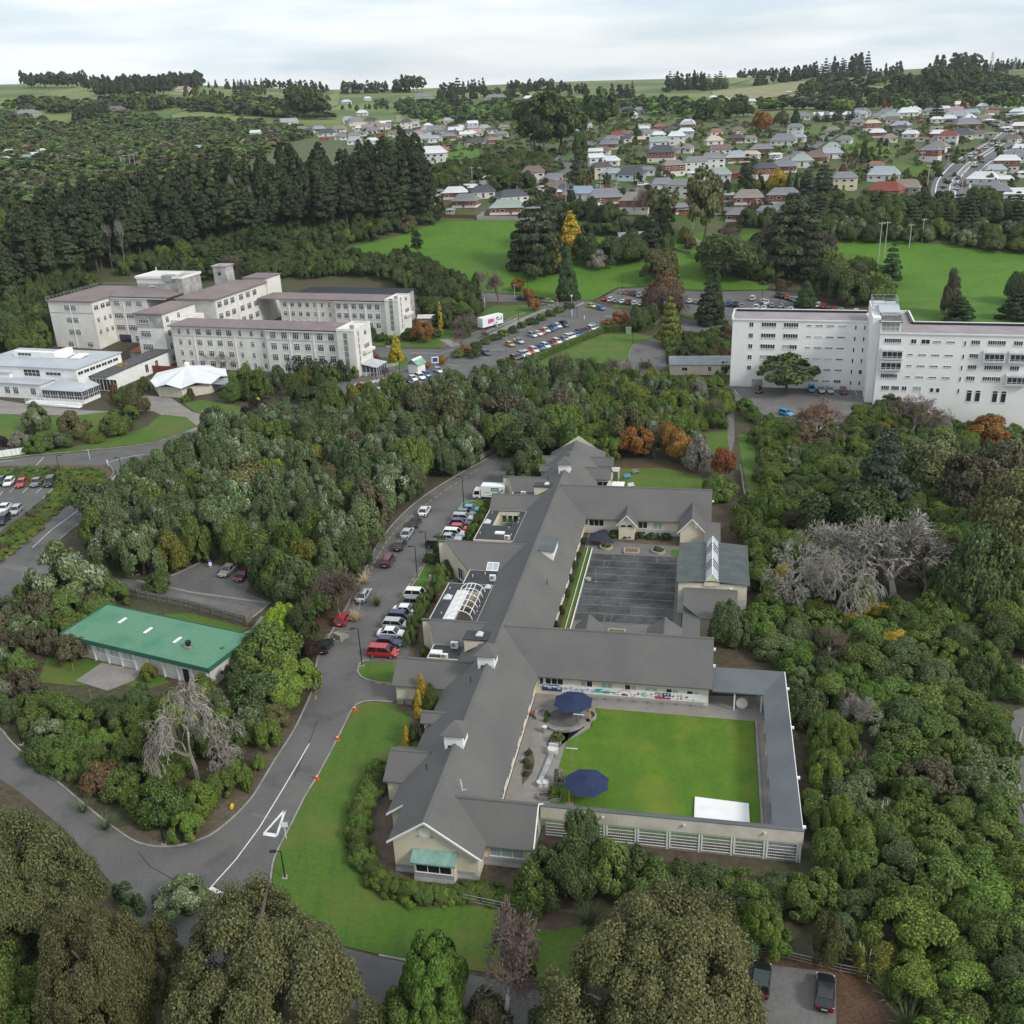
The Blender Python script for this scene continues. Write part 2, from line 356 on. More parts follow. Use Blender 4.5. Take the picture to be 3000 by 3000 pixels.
# patch where the two roads were cut and a cross joint
stripes(road, [[(740,2385),(860,2412)]], .5, .027, m_asphalt2); stripes(road, [[(404,2495),(440,2540),(470,2555),(515,2582)],[(470,2640),(490,2610),(540,2590)],[(930,2110),(900,2190),(860,2280)]], .09, .027, m_tar)
# --- left lower road and driveway with parking
leftroad = sheet('road', [(-120,1740),(0,1651),(91,1577),(171,1500),(250,1444),(310,1412),(345,1385),(372,1398),(330,1450),(245,1523),(185,1570),(150,1604),(138,1628),(148,1650),(177,1660),(319,1688),(433,1706),(500,1688),(586,1649),(640,1655),(752,1677),(735,1705),(717,1734),(791,1765),(760,1790),(735,1811),(560,1778),(370,1738),(300,1712),(240,1710),(170,1735),(100,1760),(0,1810),(-120,1870)], .024, m_asphalt)
kerb([(-60,1697),(0,1648),(91,1574),(171,1497),(250,1441),(310,1409),(333,1385),(318,1360)], 4); kerb([(245,1525),(185,1572),(150,1606),(138,1630),(148,1652),(177,1662)], 4)
kerb([(433,1706),(500,1688),(590,1647)], 3); kerb([(735,1813),(765,1790),(793,1765)], 2)
stripes(leftroad, [[(95,1605),(150,1553),(225,1498)]], .12, .03, m_white)
stripes(leftroad, [[(400,1700),(560,1735),(780,1766)]], .45, .032, m_path); stripes(leftroad, [[(0,1657),(60,1665),(150,1681)]], 1.6, .031, m_asphalt2); stripes(leftroad, [[(330,1705),(430,1728),(640,1768),(720,1785)]], 1.5, .03, m_asphalt2)
# --- upper left road and its car park
uproad = sheet('road', [(-120,1372),(0,1350),(85,1338),(256,1324),(433,1304),(547,1270),(590,1255),(660,1240),(760,1210),(800,1245),(700,1280),(560,1330),(420,1335),(400,1365),(372,1400),(345,1385),(318,1362),(180,1364),(0,1366),(-120,1385)], .028, m_asphalt)
kerb([(-60,1355),(0,1346),(85,1335),(256,1320),(433,1300),(547,1266),(590,1251)], 4); stripes(uproad, [[(316,1355),(360,1342),(420,1331)],[(105,1365),(128,1340)],[(0,1352),(40,1350)]], .14, .032, m_white)
stripes(uproad, [[(325,1408),(338,1394),(360,1396),(352,1409)]], .16, .033, m_white); wstripes(uproad, dashes([(90,1332),(256,1318),(400,1303),(540,1268)], 1.5, 1.5), .12, .034, m_yellow)
carpL = sheet('car_park', [(-120,1440),(0,1425),(40,1422),(172,1432),(125,1460),(80,1500),(30,1535),(0,1560),(-120,1610)], .016, m_asphalt)
stripes(carpL, [[(8,1440),(-2,1452)],[(44,1428),(28,1442)],[(82,1428),(66,1444)],[(122,1430),(106,1444)],[(155,1432),(125,1460)],[(28,1512),(10,1530)],[(68,1490),(45,1510)]], .11, .03, m_white)
sheet('garden_bed', [(-100,1395),(0,1375),(120,1362),(300,1362),(330,1385),(305,1410),(250,1440),(171,1495),(91,1572),(0,1646),(-60,1690),(-120,1700),(-120,1625),(0,1565),(80,1508),(172,1438),(172,1430),(40,1418),(-100,1430)], .04, m_soil, nogo=False)
# --- paths and lawns by the white buildings
sheet('path', [(-100,1172),(0,1172),(120,1190),(260,1203),(345,1205),(360,1160),(440,1160),(500,1165),(560,1205),(640,1232),(700,1240),(690,1262),(590,1258),(548,1268),(505,1232),(450,1205),(410,1205),(330,1215),(200,1218),(0,1213),(-100,1210)], .036, m_path)
sheet('lawn', [(-100,1215),(0,1213),(150,1219),(235,1216),(330,1205),(290,1260),(250,1285),(140,1300),(20,1310),(0,1300),(-100,1300)], .045, m_grass, nogo=False)
sheet('lawn', [(0,1345),(85,1334),(256,1318),(433,1298),(540,1266),(580,1250),(545,1222),(480,1215),(460,1225),(430,1250),(360,1275),(240,1305),(60,1330),(0,1335)], .05, m_grass)
sheet('lawn', [(535,1180),(590,1172),(700,1190),(735,1212),(640,1228),(580,1210)], .045, m_grass)
# --- forecourt, hospital road and the big car parks
fore = sheet('road', [(770,1222),(860,1172),(985,1112),(1090,1078),(1128,1062),(1105,1036),(1085,1016),(1180,1022),(1290,1023),(1330,1003),(1470,945),(1560,910),(1622,896),(1560,884),(1420,884),(1390,865),(1430,858),(1540,868),(1640,886),(1700,878),(1735,883),(1790,903),(1880,912),(1960,905),(2095,925),(2100,985),(1960,962),(1860,938),(1790,932),(1757,942),(1762,962),(1640,1010),(1540,1056),(1480,1085),(1400,1120),(1290,1165),(1150,1200),(1010,1210),(930,1235),(800,1245)], .03, m_asphalt)
kerb([(985,1110),(1090,1076),(1128,1060)], 2); kerb([(1290,1021),(1330,1001),(1470,943),(1560,908),(1622,894)], 4)
cpark = sheet('car_park', [(1745,884),(1812,846),(1900,842),(2060,856),(2240,852),(2330,858),(2420,890),(2545,918),(2560,985),(2200,985),(2060,945),(1960,905),(1880,900)], .035, m_asphalt)
stripes(fore, [[(1025+i*13,1135-i*2.5),(1048+i*13,1122-i*2.5)] for i in range(7)], .5, .04, m_white)
stripes(fore, [[(1660+i*6,906-i*2.2),(1690+i*5,896-i*2.2)] for i in range(5)], .5, .04, m_white)
stripes(fore, [[(1205,1034),(1290,1036),(1330,1022)],[(1420,975),(1520,930)],[(1470,985),(1560,955)],[(1725,950),(1740,945)],[(1770,927),(1830,926)],[(1300,1066),(1340,1072)],[(1105,1105),(1195,1080)],[(1570,893),(1595,890)],[(1605,893),(1625,897)]], .15, .041, m_white)
for px in ([(1108,1112),(1128,1121)],[(1190,1128),(1212,1136)],[(1212,1110),(1235,1119)],[(1258,1100),(1296,1104)],[(1395,1048),(1430,1048)],[(1440,1024),(1478,1026)]): stripes(fore, [px], .12, .042, m_white)
sheet('path', [(1395,1000),(1500,945),(1590,905),(1620,905),(1560,925),(1410,1008)], .05, m_path)
sheet('path', [(1128,1017),(1150,1000),(1160,1002),(1142,1019)], .05, m_path); sheet('path', [(1275,990),(1300,988),(1348,1010),(1325,1018)], .05, m_path)
sheet('lawn', [(1085,1010),(1095,980),(1170,975),(1260,955),(1330,965),(1330,1000),(1290,1019),(1180,1018)], .044, m_grass)
sheet('lawn', [(1175,1085),(1130,1065),(1190,1045),(1200,1062)], .05, m_grass); sheet('lawn', [(1410,915),(1450,895),(1560,893),(1595,905),(1540,925),(1430,940),(1400,930)], .046, m_grass)
sheet('lawn', [(1785,902),(1800,893),(1880,898),(1960,912),(2060,945),(2080,925),(1960,916),(1880,908)], .05, m_grass, nogo=False)
lawnmid = sheet('lawn', [(1560,1068),(1640,1030),(1760,980),(1860,976),(1915,988),(1880,1000),(1855,1012),(1842,1030),(1838,1052),(1790,1060),(1640,1085)], .046, m_grass)
loop = sheet('road', [(1842,1052),(1845,1030),(1862,1010),(1912,994),(1945,1000),(1955,1030),(1950,1075),(1900,1105),(1860,1095)], .038, m_asphalt); kerb([(1842,1052),(1845,1030),(1862,1010),(1912,994)], 4, m=m_kerb)
yard = sheet('car_park', [(2100,1122),(2190,1128),(2540,1146),(2530,1180),(2492,1230),(2482,1275),(2400,1278),(2330,1255),(2240,1215),(2160,1175),(2110,1152)], .034, m_asphalt2)
stripes(yard, [[(2120+k*32,1139+k*3),(2128+k*32,1153+k*3)] for k in range(1,2)]+[[(2378,1143),(2392,1153)],[(2408,1145),(2420,1155)],[(2440,1147),(2450,1157)],[(2504,1144),(2511,1158)],[(2239,1142),(2244,1151)]], .12, .045, m_white)
# --- fields behind
sheet('field', [(960,745),(1050,720),(1180,690),(1290,650),(1400,648),(1560,648),(1640,655),(1700,700),(1950,680),(2060,690),(2080,740),(2100,800),(2260,840),(2240,850),(2060,852),(1900,838),(1810,842),(1740,880),(1640,882),(1540,864),(1420,855),(1300,800),(1240,772),(1090,768)], .12, m_field)
sheet('field', [(2290,715),(2440,700),(2600,700),(2760,718),(2900,735),(3060,750),(3060,960),(2700,960),(2560,905),(2480,850),(2440,800)], .12, m_field)
sheet('field', [(2030,680),(2170,690),(2290,672),(2290,715),(2180,722),(2080,720)], .14, m_field, nogo=False)
sheet('path', [(2020,705),(2040,700),(2090,728),(2075,735)], .2, m_path)
# --- lawns and beds round the ward building
sheet('lawn', cat_rom([(797,2600),(802,2545),(811,2507),(830,2467),(855,2420),(898,2333),(936,2271),(992,2166),(1029,2091),(1047,2068),(1083,2057)], 3)+[(1152,2062),(1205,2100),(1185,2210),(1125,2255),(1075,2320),(1030,2400),(1022,2480),(1055,2565),(1110,2615),(1180,2650),(1260,2663),(1350,2648),(1450,2665),(1540,2700),(1575,2725),(1630,2728),(1700,2712),(1720,2720),(1690,2880),(1650,2893),(1500,2860),(1270,2829),(1110,2797),(850,2735),(805,2650)], .06, m_grass, nogo=True)
sheet('garden_bed', [(1152,2062),(1205,2100),(1185,2210),(1125,2255),(1075,2320),(1030,2400),(1022,2480),(1055,2565),(1110,2615),(1180,2650),(1260,2663),(1350,2648),(1450,2665),(1540,2700),(1575,2725),(1630,2728),(1700,2712),(1750,2560),(1580,2400),(1400,2380),(1230,2050)], .05, m_soil, nogo=False)
sheet('lawn', [(1055,1980),(1052,1955),(1065,1940),(1162,1942),(1160,2003),(1100,1996)], .1, m_grass); kerb([(1163,2005),(1100,1998),(1057,1982),(1050,1957),(1062,1938),(1080,1936)], 4)
sheet('garden_bed', [(1190,1938),(1215,1880),(1235,1810),(1270,1750),(1300,1720),(1350,1690),(1330,1740),(1290,1830),(1240,1930)], .09, m_soil, nogo=False)
sheet('lawn', [(1195,1745),(1225,1695),(1262,1630),(1300,1640),(1330,1690),(1270,1745)], .1, m_grass); kerb([(1180,1752),(1190,1742),(1225,1690),(1265,1620),(1300,1568)], 4)
sheet('lawn', [(1345,1490),(1360,1476),(1400,1468),(1440,1465),(1438,1500),(1415,1505),(1410,1490)], .1, m_grass); kerb([(1342,1494),(1358,1475),(1400,1466),(1440,1462)], 3)
sheet('lawn', [(1800,1375),(1850,1360),(2050,1385),(2075,1440),(1960,1440),(1830,1430)], .05, m_grass); sheet('lawn', [(2040,1270),(2135,1262),(2150,1300),(2100,1330),(2050,1310)], .05, m_grass); sheet('lawn', [(2160,1275),(2200,1270),(2235,1430),(2190,1440)], .05, m_grass)
sheet('path', [(2130,1215),(2150,1210),(2152,1290),(2140,1340),(2132,1290)], .06, m_asphalt2); sheet('garden_bed', [(1800,1372),(1830,1355),(1960,1365),(2080,1385),(2070,1400),(1950,1372)], .055, m_leaves, nogo=False)
# --- green-roofed building garden
sheet('lawn', [(110,1998),(140,1925),(190,1920),(320,1945),(470,1980),(500,2000),(430,2020),(330,2000),(220,2010)], .04, m_grass); sheet('lawn', [(480,1800),(560,1798),(735,1842),(700,1852),(600,1835),(500,1815)], .04, m_grass)
sheet('path', [(298,1942),(422,1968),(390,1995),(315,2025),(222,1995)], .06, m_path); sheet('path', [(735,1845),(700,1858),(770,1850),(785,1812),(765,1805)], .05, m_path)
# --- lower right car park and the footpath at the right edge
lower = sheet('car_park', [(2155,2815),(2215,2822),(2440,2850),(2450,2870),(2450,3060),(2240,3060),(2170,2940)], .03, m_asphalt2); stripes(lower, [[(2171,2830),(2173,2860)]], .12, .036, m_white)
sheet('garden_bed', [(2450,2870),(2440,2850),(2560,2860),(2630,2960),(2600,3060),(2450,3060)], .04, m_leaves); sheet('garden_bed', [(2150,2815),(2160,2790),(2300,2800),(2580,2850),(2560,2862),(2440,2850),(2215,2822)], .04, m_leaves)
sheet('path', [(2968,2085),(3060,2050),(3060,2510),(2990,2440),(2955,2300),(2950,2200)], .03, m_asphalt2); kerb([(2996,2130),(2980,2220),(2985,2300),(3010,2400),(3060,2470)], 3)
sheet('garden_bed', [(1720,1690),(1760,1680),(1770,1890),(1720,1890)], .01, m_soil, nogo=False)
sheet('garden_bed', [(840,1830),(960,1840),(985,1790),(1000,1740),(960,1720),(880,1740),(820,1790)], .012, m_leaves, nogo=False)
sheet('garden_bed', [(440,2478),(500,2479),(550,2470),(610,2448),(656,2414),(700,2374),(742,2325),(798,2232),(853,2147),(880,2090),(820,2110),(720,2260),(620,2360),(500,2420),(380,2420),(340,2425),(398,2464)], .015, m_soil, nogo=False)
# ------------------------------------------------------------------ building helpers
class FR:                       # a building's own frame: x along the front, y away, z up
    def __init__(s, ox, oy, deg):
        a = math.radians(deg); s.o = np.array([ox, oy, 0.0]); s.a = a
        s.R = np.array([[math.cos(a), math.sin(a), 0], [-math.sin(a), math.cos(a), 0], [0, 0, 1]])
    def hit(s, px, py, axis, val):
        d = s.R @ ray(px, py); e = s.R @ (EYE-s.o); t = (val-e[axis])/d[axis]; return e+d*t
    def w(s, x, y, z=0): p = s.R.T @ np.array([x, y, z]) + s.o; return (float(p[0]), float(p[1]), float(p[2]))
    def nogo(s, x0, x1, y0, y1): NOGO.append([s.w(*c)[:2] for c in ((x0,y0),(x1,y0),(x1,y1),(x0,y1))])
m_cream = mat('cream_render', (.66,.60,.47), var=.1, scale=.35, rough=.9, fine=.05)
m_block = mat('grey_block', (.40,.395,.40), var=.14, scale=1.5, rough=.9, bump=.2, bscale=14)
m_pale = mat('pale_base_render', (.52,.51,.50), var=.1, scale=.8, rough=.9)
m_roof = mat('slate_grey_roofing', (.128,.124,.118), var=.14, scale=.16, rough=.8, bump=.1, bscale=5, fine=.05, fscale=3.5, col2=(.108,.106,.103), spec=.25)
m_roof2 = mat('smooth_grey_roofing', (.115,.128,.135), var=.14, scale=.2, rough=.75, fine=.06)
m_membrane = mat('black_roof_membrane', (.028,.030,.036), var=.3, scale=.4, rough=.6, fine=.25, fscale=2.0, col2=(.045,.047,.052))
weather(m_roof, (.09,.09,.09), .5, .72, .16, .5, (1,.18,1,.2)); weather(m_roof, (.15,.142,.128), .55, .75, .3, .35, (.3,1,1,.2))
m_wtrim = mat('white_trim', (.78,.78,.77), var=.07, scale=.8, rough=.6)
m_glass = glassmat('window_glass')
m_glassb = mat('blue_glass', (.05,.07,.10), rough=.08, spec=.6, fine=0)
m_curt = mat('pale_green_curtain', (.33,.43,.39), var=.2, scale=7, fine=.1)
m_copper = mat('verdigris_awning', (.21,.36,.31), var=.2, scale=1.2)
m_dark = mat('dark_metal', (.02,.022,.025), rough=.5, fine=0)
m_concrete = mat('weathered_concrete', (.30,.285,.265), var=.24, scale=.5, fine=.15, fscale=4)
m_steel = mat('galvanised_steel', (.42,.43,.44), rough=.4, metal=.5, var=.1)
_wc = {}
def window(root, x, y, z, w, h, rz=0, n=2, fr=None, pane=None, split=0.0, curtain=None, name='window', proud=.05, sub=True, bar=.07):
    """window on a wall: frame with mullions, panes as its own parts. local: x along wall, z up, outward -y; (x,y,z) = centre of the opening on the wall"""
    fr = fr or m_wtrim; pane = pane or m_glass
    k = (round(w,2), round(h,2), n, round(split,2), fr.name)
    if k not in _wc:
        q = M(); b = bar
        q.box(-w/2,w/2,-proud,.03,h/2-b,h/2); q.box(-w/2-.04,w/2+.04,-proud-.05,.03,-h/2-b*.4,-h/2+b)
        for i in range(n+1):
            xc = -w/2+b/2+(w-b)*i/n; q.box(xc-b/2,xc+b/2,-proud,.03,-h/2+b,h/2-b)
        if split: q.box(-w/2+b,w/2-b,-proud+.004,.03,h/2-h*split-b/2,h/2-h*split+b/2)
        pw = (w-b)/n-b; p = M(); p.box(-pw/2,pw/2,-.012,.02,-h/2+b,h/2-b)
        pa = M(); pa.box(-w/2+b,w/2-b,-.012,.02,-h/2+b,h/2-b)
        _wc[k] = (q.data('window', [fr]), p.data('pane', [pane]), pa.data('pane', [pane]))
    a = _wc[k]; o = link(name, a[0], root, (x,y,z), rz)
    if sub:
        for i in range(n):
            c = link('pane', a[1], o, (-w/2+bar/2+(w-bar)*(i+.5)/n, 0, 0))
            if curtain and (curtain == 'all' or i in curtain): setmat(c, m_curt)
            elif pane is not a[1].materials[0]: setmat(c, pane)
    else:
        c = link('pane', a[2], o)
        if pane is not a[2].materials[0]: setmat(c, pane)
    return o
def gable_roof(root, ax, lo, hi, c0, c1, z0, z1, zr, cr, m, t=.18, cut=None, name='roof', cap=True):
    P = (lambda u, c, z: (c, u, z)) if ax == 'y' else (lambda u, c, z: (u, c, z))
    q = M()
    l0 = lo; e0 = lo
    if cut: l0, e0 = cut                      # near slope cut back on a diagonal at the low end
    q.slab([P(l0,cr,zr),P(hi,cr,zr),P(hi,c0,z0),P(e0,c0,z0)], t); o = q.obj('roof_slope', m, root); M().slab([P(lo,cr,zr),P(hi,cr,zr),P(hi,c1,z1),P(lo,c1,z1)], t).obj('roof_slope', m, root)
    if cap:
        r = M(); r.tube(P(lo,cr,zr-.12), P(hi,cr,zr-.12), .22, .22, 8); r.obj('ridge_cap', m, o)
    return o
def gable_walls(root, ax, lo, hi, c0, c1, z0, z1, zr, cr, m, zb=0.0, name='wall', base=None, bm_=None):
    P = (lambda u, c, z: (c, u, z)) if ax == 'y' else (lambda u, c, z: (u, c, z))
    q = M(); d = .15
    for u in (lo, hi): q.add([P(u,c0,zb),P(u,c1,zb),P(u,c1,z1-d),P(u,cr,zr-d-.05),P(u,c0,z0-d)], [(0,1,2,3,4)])
    for c, z in ((c0,z0),(c1,z1)): q.add([P(lo,c,zb),P(hi,c,zb),P(hi,c,z-d),P(lo,c,z-d)], [(0,1,2,3)])
    o = q.obj(name, m, root)
    return o
def flat_block(root, x0, x1, y0, y1, z1, mw, mr, par=.25, zb=0.0, hole=None, name='wall'):
    q = M()
    if not hole:
        q.prism([(x0,y0),(x1,y0),(x1,y1),(x0,y1)], zb, z1, 0, 0); o = q.obj(name, mw, root)
        M().box(x0+.2,x1-.2,y0+.2,y1-.2,z1,z1+.06).obj('roof', mr, root)
    else:
        a, b, c, d = hole
        for r in ((x0,x1,y0,c),(x0,x1,d,y1),(x0,a,c,d),(b,x1,c,d)): q.box(*r, zb, z1)
        o = q.obj(name, mw, root); r = M()
        for e in ((x0+.2,x1-.2,y0+.2,c-.002),(x0+.2,x1-.2,d+.002,y1-.2),(x0+.2,a,c,d),(b,x1-.2,c,d)): r.box(*e, z1, z1+.06)
        r.obj('roof', mr, root)
    return o
# ------------------------------------------------------------------ ward building: local x = across (right +), y = along the spine away from the camera
WF = FR(-4.5, 79.4, -11.8)
ward = thing('ward_building', 'long grey-roofed cream ward building with side wings around two courtyards', 'building', (-4.5,79.4,0), math.radians(-11.8))
SL = .718; RX, RZ = -5.85, 7.3
def zroof(x): return RZ-abs(x-RX)*SL
# spine
gable_walls(ward, 'y', 0, 5.6, -9.5, -.5, zroof(-9.5), zroof(-.5), RZ, RX, m_cream)
gable_walls(ward, 'y', 5.7, 123.8, -11.5, -.5, zroof(-11.5), zroof(-.5), RZ, RX, m_cream)
M().slab([(RX,-.45,RZ),(RX,120,RZ),(0,125,zroof(0)),(0,-.45,zroof(0))], .18).obj('roof_slope', m_roof, ward)
q = M(); q.slab([(RX,5.3,RZ),(RX,120,RZ),(-12,125,zroof(-12)),(-12,5.3,zroof(-12))], .18)
q.slab([(RX,-.45,RZ),(RX,5.3,RZ),(-10,5.3,zroof(-10)),(-10,-.45,zroof(-10))], .18); q.slab([(RX,120,RZ),(-12,125,zroof(-12)),(0,125,zroof(0))], .18)
sp = q.obj('roof_slope', m_roof, ward); M().tube((RX,-.45,RZ-.13),(RX,120,RZ-.13),.24,.24,8).obj('ridge_cap', m_roof, sp)
q = M()
for a, b in (((RX,-.5,RZ+.02),(-10.05,-.5,zroof(-10)+.02)),((RX,-.5,RZ+.02),(.05,-.5,zroof(0)+.02)),((-10.02,5.25,zroof(-10)+.02),(-12.05,5.25,zroof(-12)+.02))):
    M().slab([(a[0],a[1]-.06,a[2]),(b[0],b[1]-.06,b[2]),(b[0],b[1]+.06,b[2]),(a[0],a[1]+.06,a[2])], .24).obj('bargeboard', m_wtrim, ward)
M().lathe([(0,0),(.62,0)], 20).obj('gable_roundel', m_wtrim, ward, (-6.0,-.03,5.6)).rotation_euler = (math.radians(90),0,0)
for dx, dz in ((-.75,-.6),(.75,-.55)): M().box(-.1,.1,-.05,.02,-.1,.1).obj('vent', m_concrete, ward, (-6+dx,0,5.6+dz))
M().box(-.1,.1,-.05,.02,-.1,.1).obj('vent', m_concrete, ward, (-6.9,0,6.1))
# block base courses of the gable end and of the first wing: each block its own piece
M().box(-9.53,-.47,-.035,.02,0,.62).obj('base_course', m_pale, ward)
def blocks(x0, x1, y, z0, h, w, skip=None):
    me = M().box(-w/2+.012,w/2-.012,-.06,.02,.012,h-.012).data('block', [m_block]); x = x0+w/2
    while x < x1-w*.4:
        if not (skip and skip[0] < x < skip[1]): link('block', me, ward, (x,y,z0))
        x += w
blocks(-9.5, -.5, 0, .62, .48, .62, (-7.3,-2.7)); 
# bay window with verdigris awning
bay = M().box(-7.15,-2.85,-1.0,.0,.0,2.75).obj('bay', m_cream, ward); M().box(-7.19,-2.81,-1.04,.0,0,.55).obj('base_course', m_pale, bay)
me_b = M().box(-.3,.3,-.04,.02,.012,.55).data('block', [m_block])
for k in range(7): link('block', me_b, bay, (-6.84+k*.615,-1.0,.6))
window(ward, -5.0,-1.02,1.83,3.9,1.15,0,3)
ok = M(); ok.slab([(-7.4,-1.35,2.68),(-2.6,-1.35,2.68),(-2.6,.0,3.42),(-7.4,.0,3.42)], .1); ok.box(-7.4,-2.6,-1.35,-1.27,2.5,2.6); ok.obj('awning', m_copper, ward)
# first wing (W1)
gable_walls(ward, 'x', -3, 4.6, 2.35, 8.8, 3.15, 3.15, 5.9, 5.6, m_cream); gable_roof(ward, 'x', -4.0, 5.0, 1.85, 9.3, 2.95, 2.95, 6.0, 5.6, m_roof)
M().box(-.45,4.63,2.30,2.36,0,.62).obj('base_course', m_pale, ward); blocks(-.4, 4.6, 2.34, .62, .5, 1.0)
window(ward, 2.05,2.33,1.95,3.7,1.25,0,3,curtain='all'); window(ward, 4.62,5.6,2.4,1.6,2.2,math.radians(90),2)
for yy, zz in ((1.8,2.95),(9.35,2.95)): M().slab([(4.95,5.6,6.06),(5.08,5.6,6.06),(5.08,yy,zz+.04),(4.95,yy,zz+.04)], .22).obj('bargeboard', m_wtrim, ward)
# second wing (W2) with mural
gable_walls(ward, 'x', -.6, 22.6, 35.1, 45.8, 3.35, 3.35, 7.3, 40.4, m_cream); gable_roof(ward, 'x', -5.6, 23.05, 34.5, 46.3, 3.1, 3.1, 7.3, 40.4, m_roof)
# third wing (W3)
gable_walls(ward, 'x', -.6, 22.1, 89.0, 99.6, 3.35, 3.35, 7.3, 94.3, m_cream); gable_roof(ward, 'x', -5.6, 22.6, 88.4, 100.2, 3.1, 3.1, 7.3, 94.3, m_roof)
M().box(0,22.1,88.93,89.0,0,1.05).obj('base_course', m_pale, ward)
def wrect(y, x0, y0, x1, y1, s, ox, oy, n=2, **k):      # a window given by its photo rectangle on a wall facing the camera
    a = WF.hit(ox+x0*s, oy+y0*s, 1, y); b = WF.hit(ox+x1*s, oy+y1*s, 1, y)
    return window(ward, (a[0]+b[0])/2, y, (a[2]+b[2])/2, abs(b[0]-a[0]), max(.5, abs(a[2]-b[2])), 0, n, **k)
R5 = (.3106, 1530, 1900); R7 = (.2847, 1680, 1400)
wrect(35.08,215,262,390,362,*R5,n=3); wrect(35.08,160,258,205,345,*R5,n=1)
for i, (a, b, c) in enumerate(((550,665,(0,)),(740,855,(0,1)),(965,1080,(1,)),(1155,1275,(0,1)),(1355,1470,(1,)),(1550,1670,(1,)))):
    yy = 295+ (a-550)*.1; wrect(35.08,a,yy,b,yy+88,*R5,n=2,curtain=c)
# mural: white board with painted shapes
a = WF.hit(1530+.3106*155, 1900+.3106*352, 1, 35.05); b = WF.hit(1530+.3106*1740, 1900+.3106*605, 1, 35.05)
mz0, mz1 = .85, 1.62
mur = M().box(.4,22.5,35.02,35.09,.58,1.72).obj('mural_board', m_wtrim, ward)
pc = {k: mat('mural_'+k, c, var=.1) for k, c in dict(navy=(.03,.05,.17), teal=(.05,.40,.38), red=(.48,.03,.06), green=(.15,.45,.25), ink=(.05,.06,.08), sky=(.42,.52,.62)).items()}
mz0, mz1 = .85, 1.62
def paint(cname, pts, dy=0.0): M().add([(x, 35.012-dy, .6+(z-.85)*1.42) for x, z in pts], [tuple(range(len(pts)))]).obj('painted_shape', pc[cname], mur)
def blob(cx, cz, rx, rz, n=14, seed=1, wob=.25):
    r = random.Random(seed); return [(cx+rx*(1+wob*(r.random()-.5)*2)*math.cos(2*math.pi*k/n), cz+rz*(1+wob*(r.random()-.5)*2)*math.sin(2*math.pi*k/n)) for k in range(n)]
def arc(cname, cx, cz, r, a0, a1, w=.07, n=10):
    for k in range(n):
        t0, t1 = [math.radians(a0+(a1-a0)*(k+e)/n) for e in (0,1)]
        paint(cname, [(cx+r*math.cos(t0),cz+r*.55*math.sin(t0)),(cx+r*math.cos(t1),cz+r*.55*math.sin(t1)),(cx+(r-w)*math.cos(t1),cz+(r-w)*.55*math.sin(t1)),(cx+(r-w)*math.cos(t0),cz+(r-w)*.55*math.sin(t0))], .006)
paint('navy', [(.42,mz0+.02),(3.1,mz0+.02),(3.3,mz1-.2),(2.6,mz1-.02),(.42,mz1-.02)])
for i, c in enumerate(((.9,1.42),(1.5,1.25),(2.2,1.35),(2.8,1.22))): paint('sky' if i%2 else 'sky', blob(c[0],c[1],.3,.13,12,i), .004)
for i in range(7): paint('sky', blob(3.6+i*.75,1.25+.1*math.sin(i*2),.33,.16,12,20+i), .003); paint('ink', blob(3.7+i*.75,1.2+.12*math.cos(i*3),.1,.05,8,40+i), .005)
for i in range(4): paint('teal', blob(7.9+i*.5,1.28+.08*math.sin(i*2),.36,.2,14,60+i), .006)
paint('teal', [(9.6,1.25),(10.3,1.05),(10.2,1.3)], .006)
arc('red', 11.6, 1.05, 1.0, 10, 170, .09); arc('red', 10.6, 1.15, .33, 90, 330, .09, 8); arc('red', 12.7, 1.1, .33, -150, 90, .09, 8)
paint('ink', blob(11.5,1.05,.3,.12,10,5), .004); paint('navy', blob(11.9,1.0,.15,.1,8,6), .006)
for i in range(5): paint('green', [(14.2,.98),(14.2+.6*math.cos(math.radians(20+i*28)),.98+.5*math.sin(math.radians(20+i*28))),(14.2+.6*math.cos(math.radians(38+i*28)),.98+.5*math.sin(math.radians(38+i*28)))], .005)
for cx in (13.35, 15.1, 17.95, 19.75): arc('red', cx, 1.3, .26, -200, 80, .08, 8); paint('red', [(cx-.12,1.3),(cx+.05,1.05),(cx+.14,1.38)], .004)
paint('navy', [(15.6,1.2),(16.55,1.2),(16.55,1.58),(15.6,1.58)], .003); paint('navy', [(16.6,.95),(17.7,.95),(17.7,1.58),(16.6,1.58)], .003); paint('red', [(15.6,.9),(17.7,.9),(17.7,1.02),(15.6,1.02)], .005); paint('red',[(15.6,.9),(16.55,.9),(16.55,1.17),(15.6,1.17)], .004)
m_mw = mat('mural_white', (.75,.75,.75))
pc['white'] = m_mw
for p0, p1 in (((15.62,1.22),(16.53,1.56)),((15.62,1.56),(16.53,1.22)),((16.075,1.2),(16.075,1.58)),((15.6,1.39),(16.55,1.39))):
    dx, dz = p1[0]-p0[0], p1[1]-p0[1]; l = math.hypot(dx, dz); nx, nz_ = -dz/l*.035, dx/l*.035
    paint('white', [(p0[0]+nx,p0[1]+nz_),(p1[0]+nx,p1[1]+nz_),(p1[0]-nx,p1[1]-nz_),(p0[0]-nx,p0[1]-nz_)], .009)
for i, c in enumerate(((16.95,1.42),(17.35,1.42),(17.05,1.12))): paint('white', blob(c[0],c[1],.14,.08,9,70+i), .008)
for cx in (18.6, 19.05): 
    for dz in (-.15,.12): paint('ink', blob(cx,1.2+dz,.17,.11,10,int(cx*10)), .004); paint('white', blob(cx,1.2+dz,.11,.06,9,int(cx*9)), .008)
paint('red', blob(20.6,1.05,.13,.1,9,77), .004)
me_kb = M().box(-.93,.93,-.35,0,0,.42).data('plinth_block', [m_concrete])
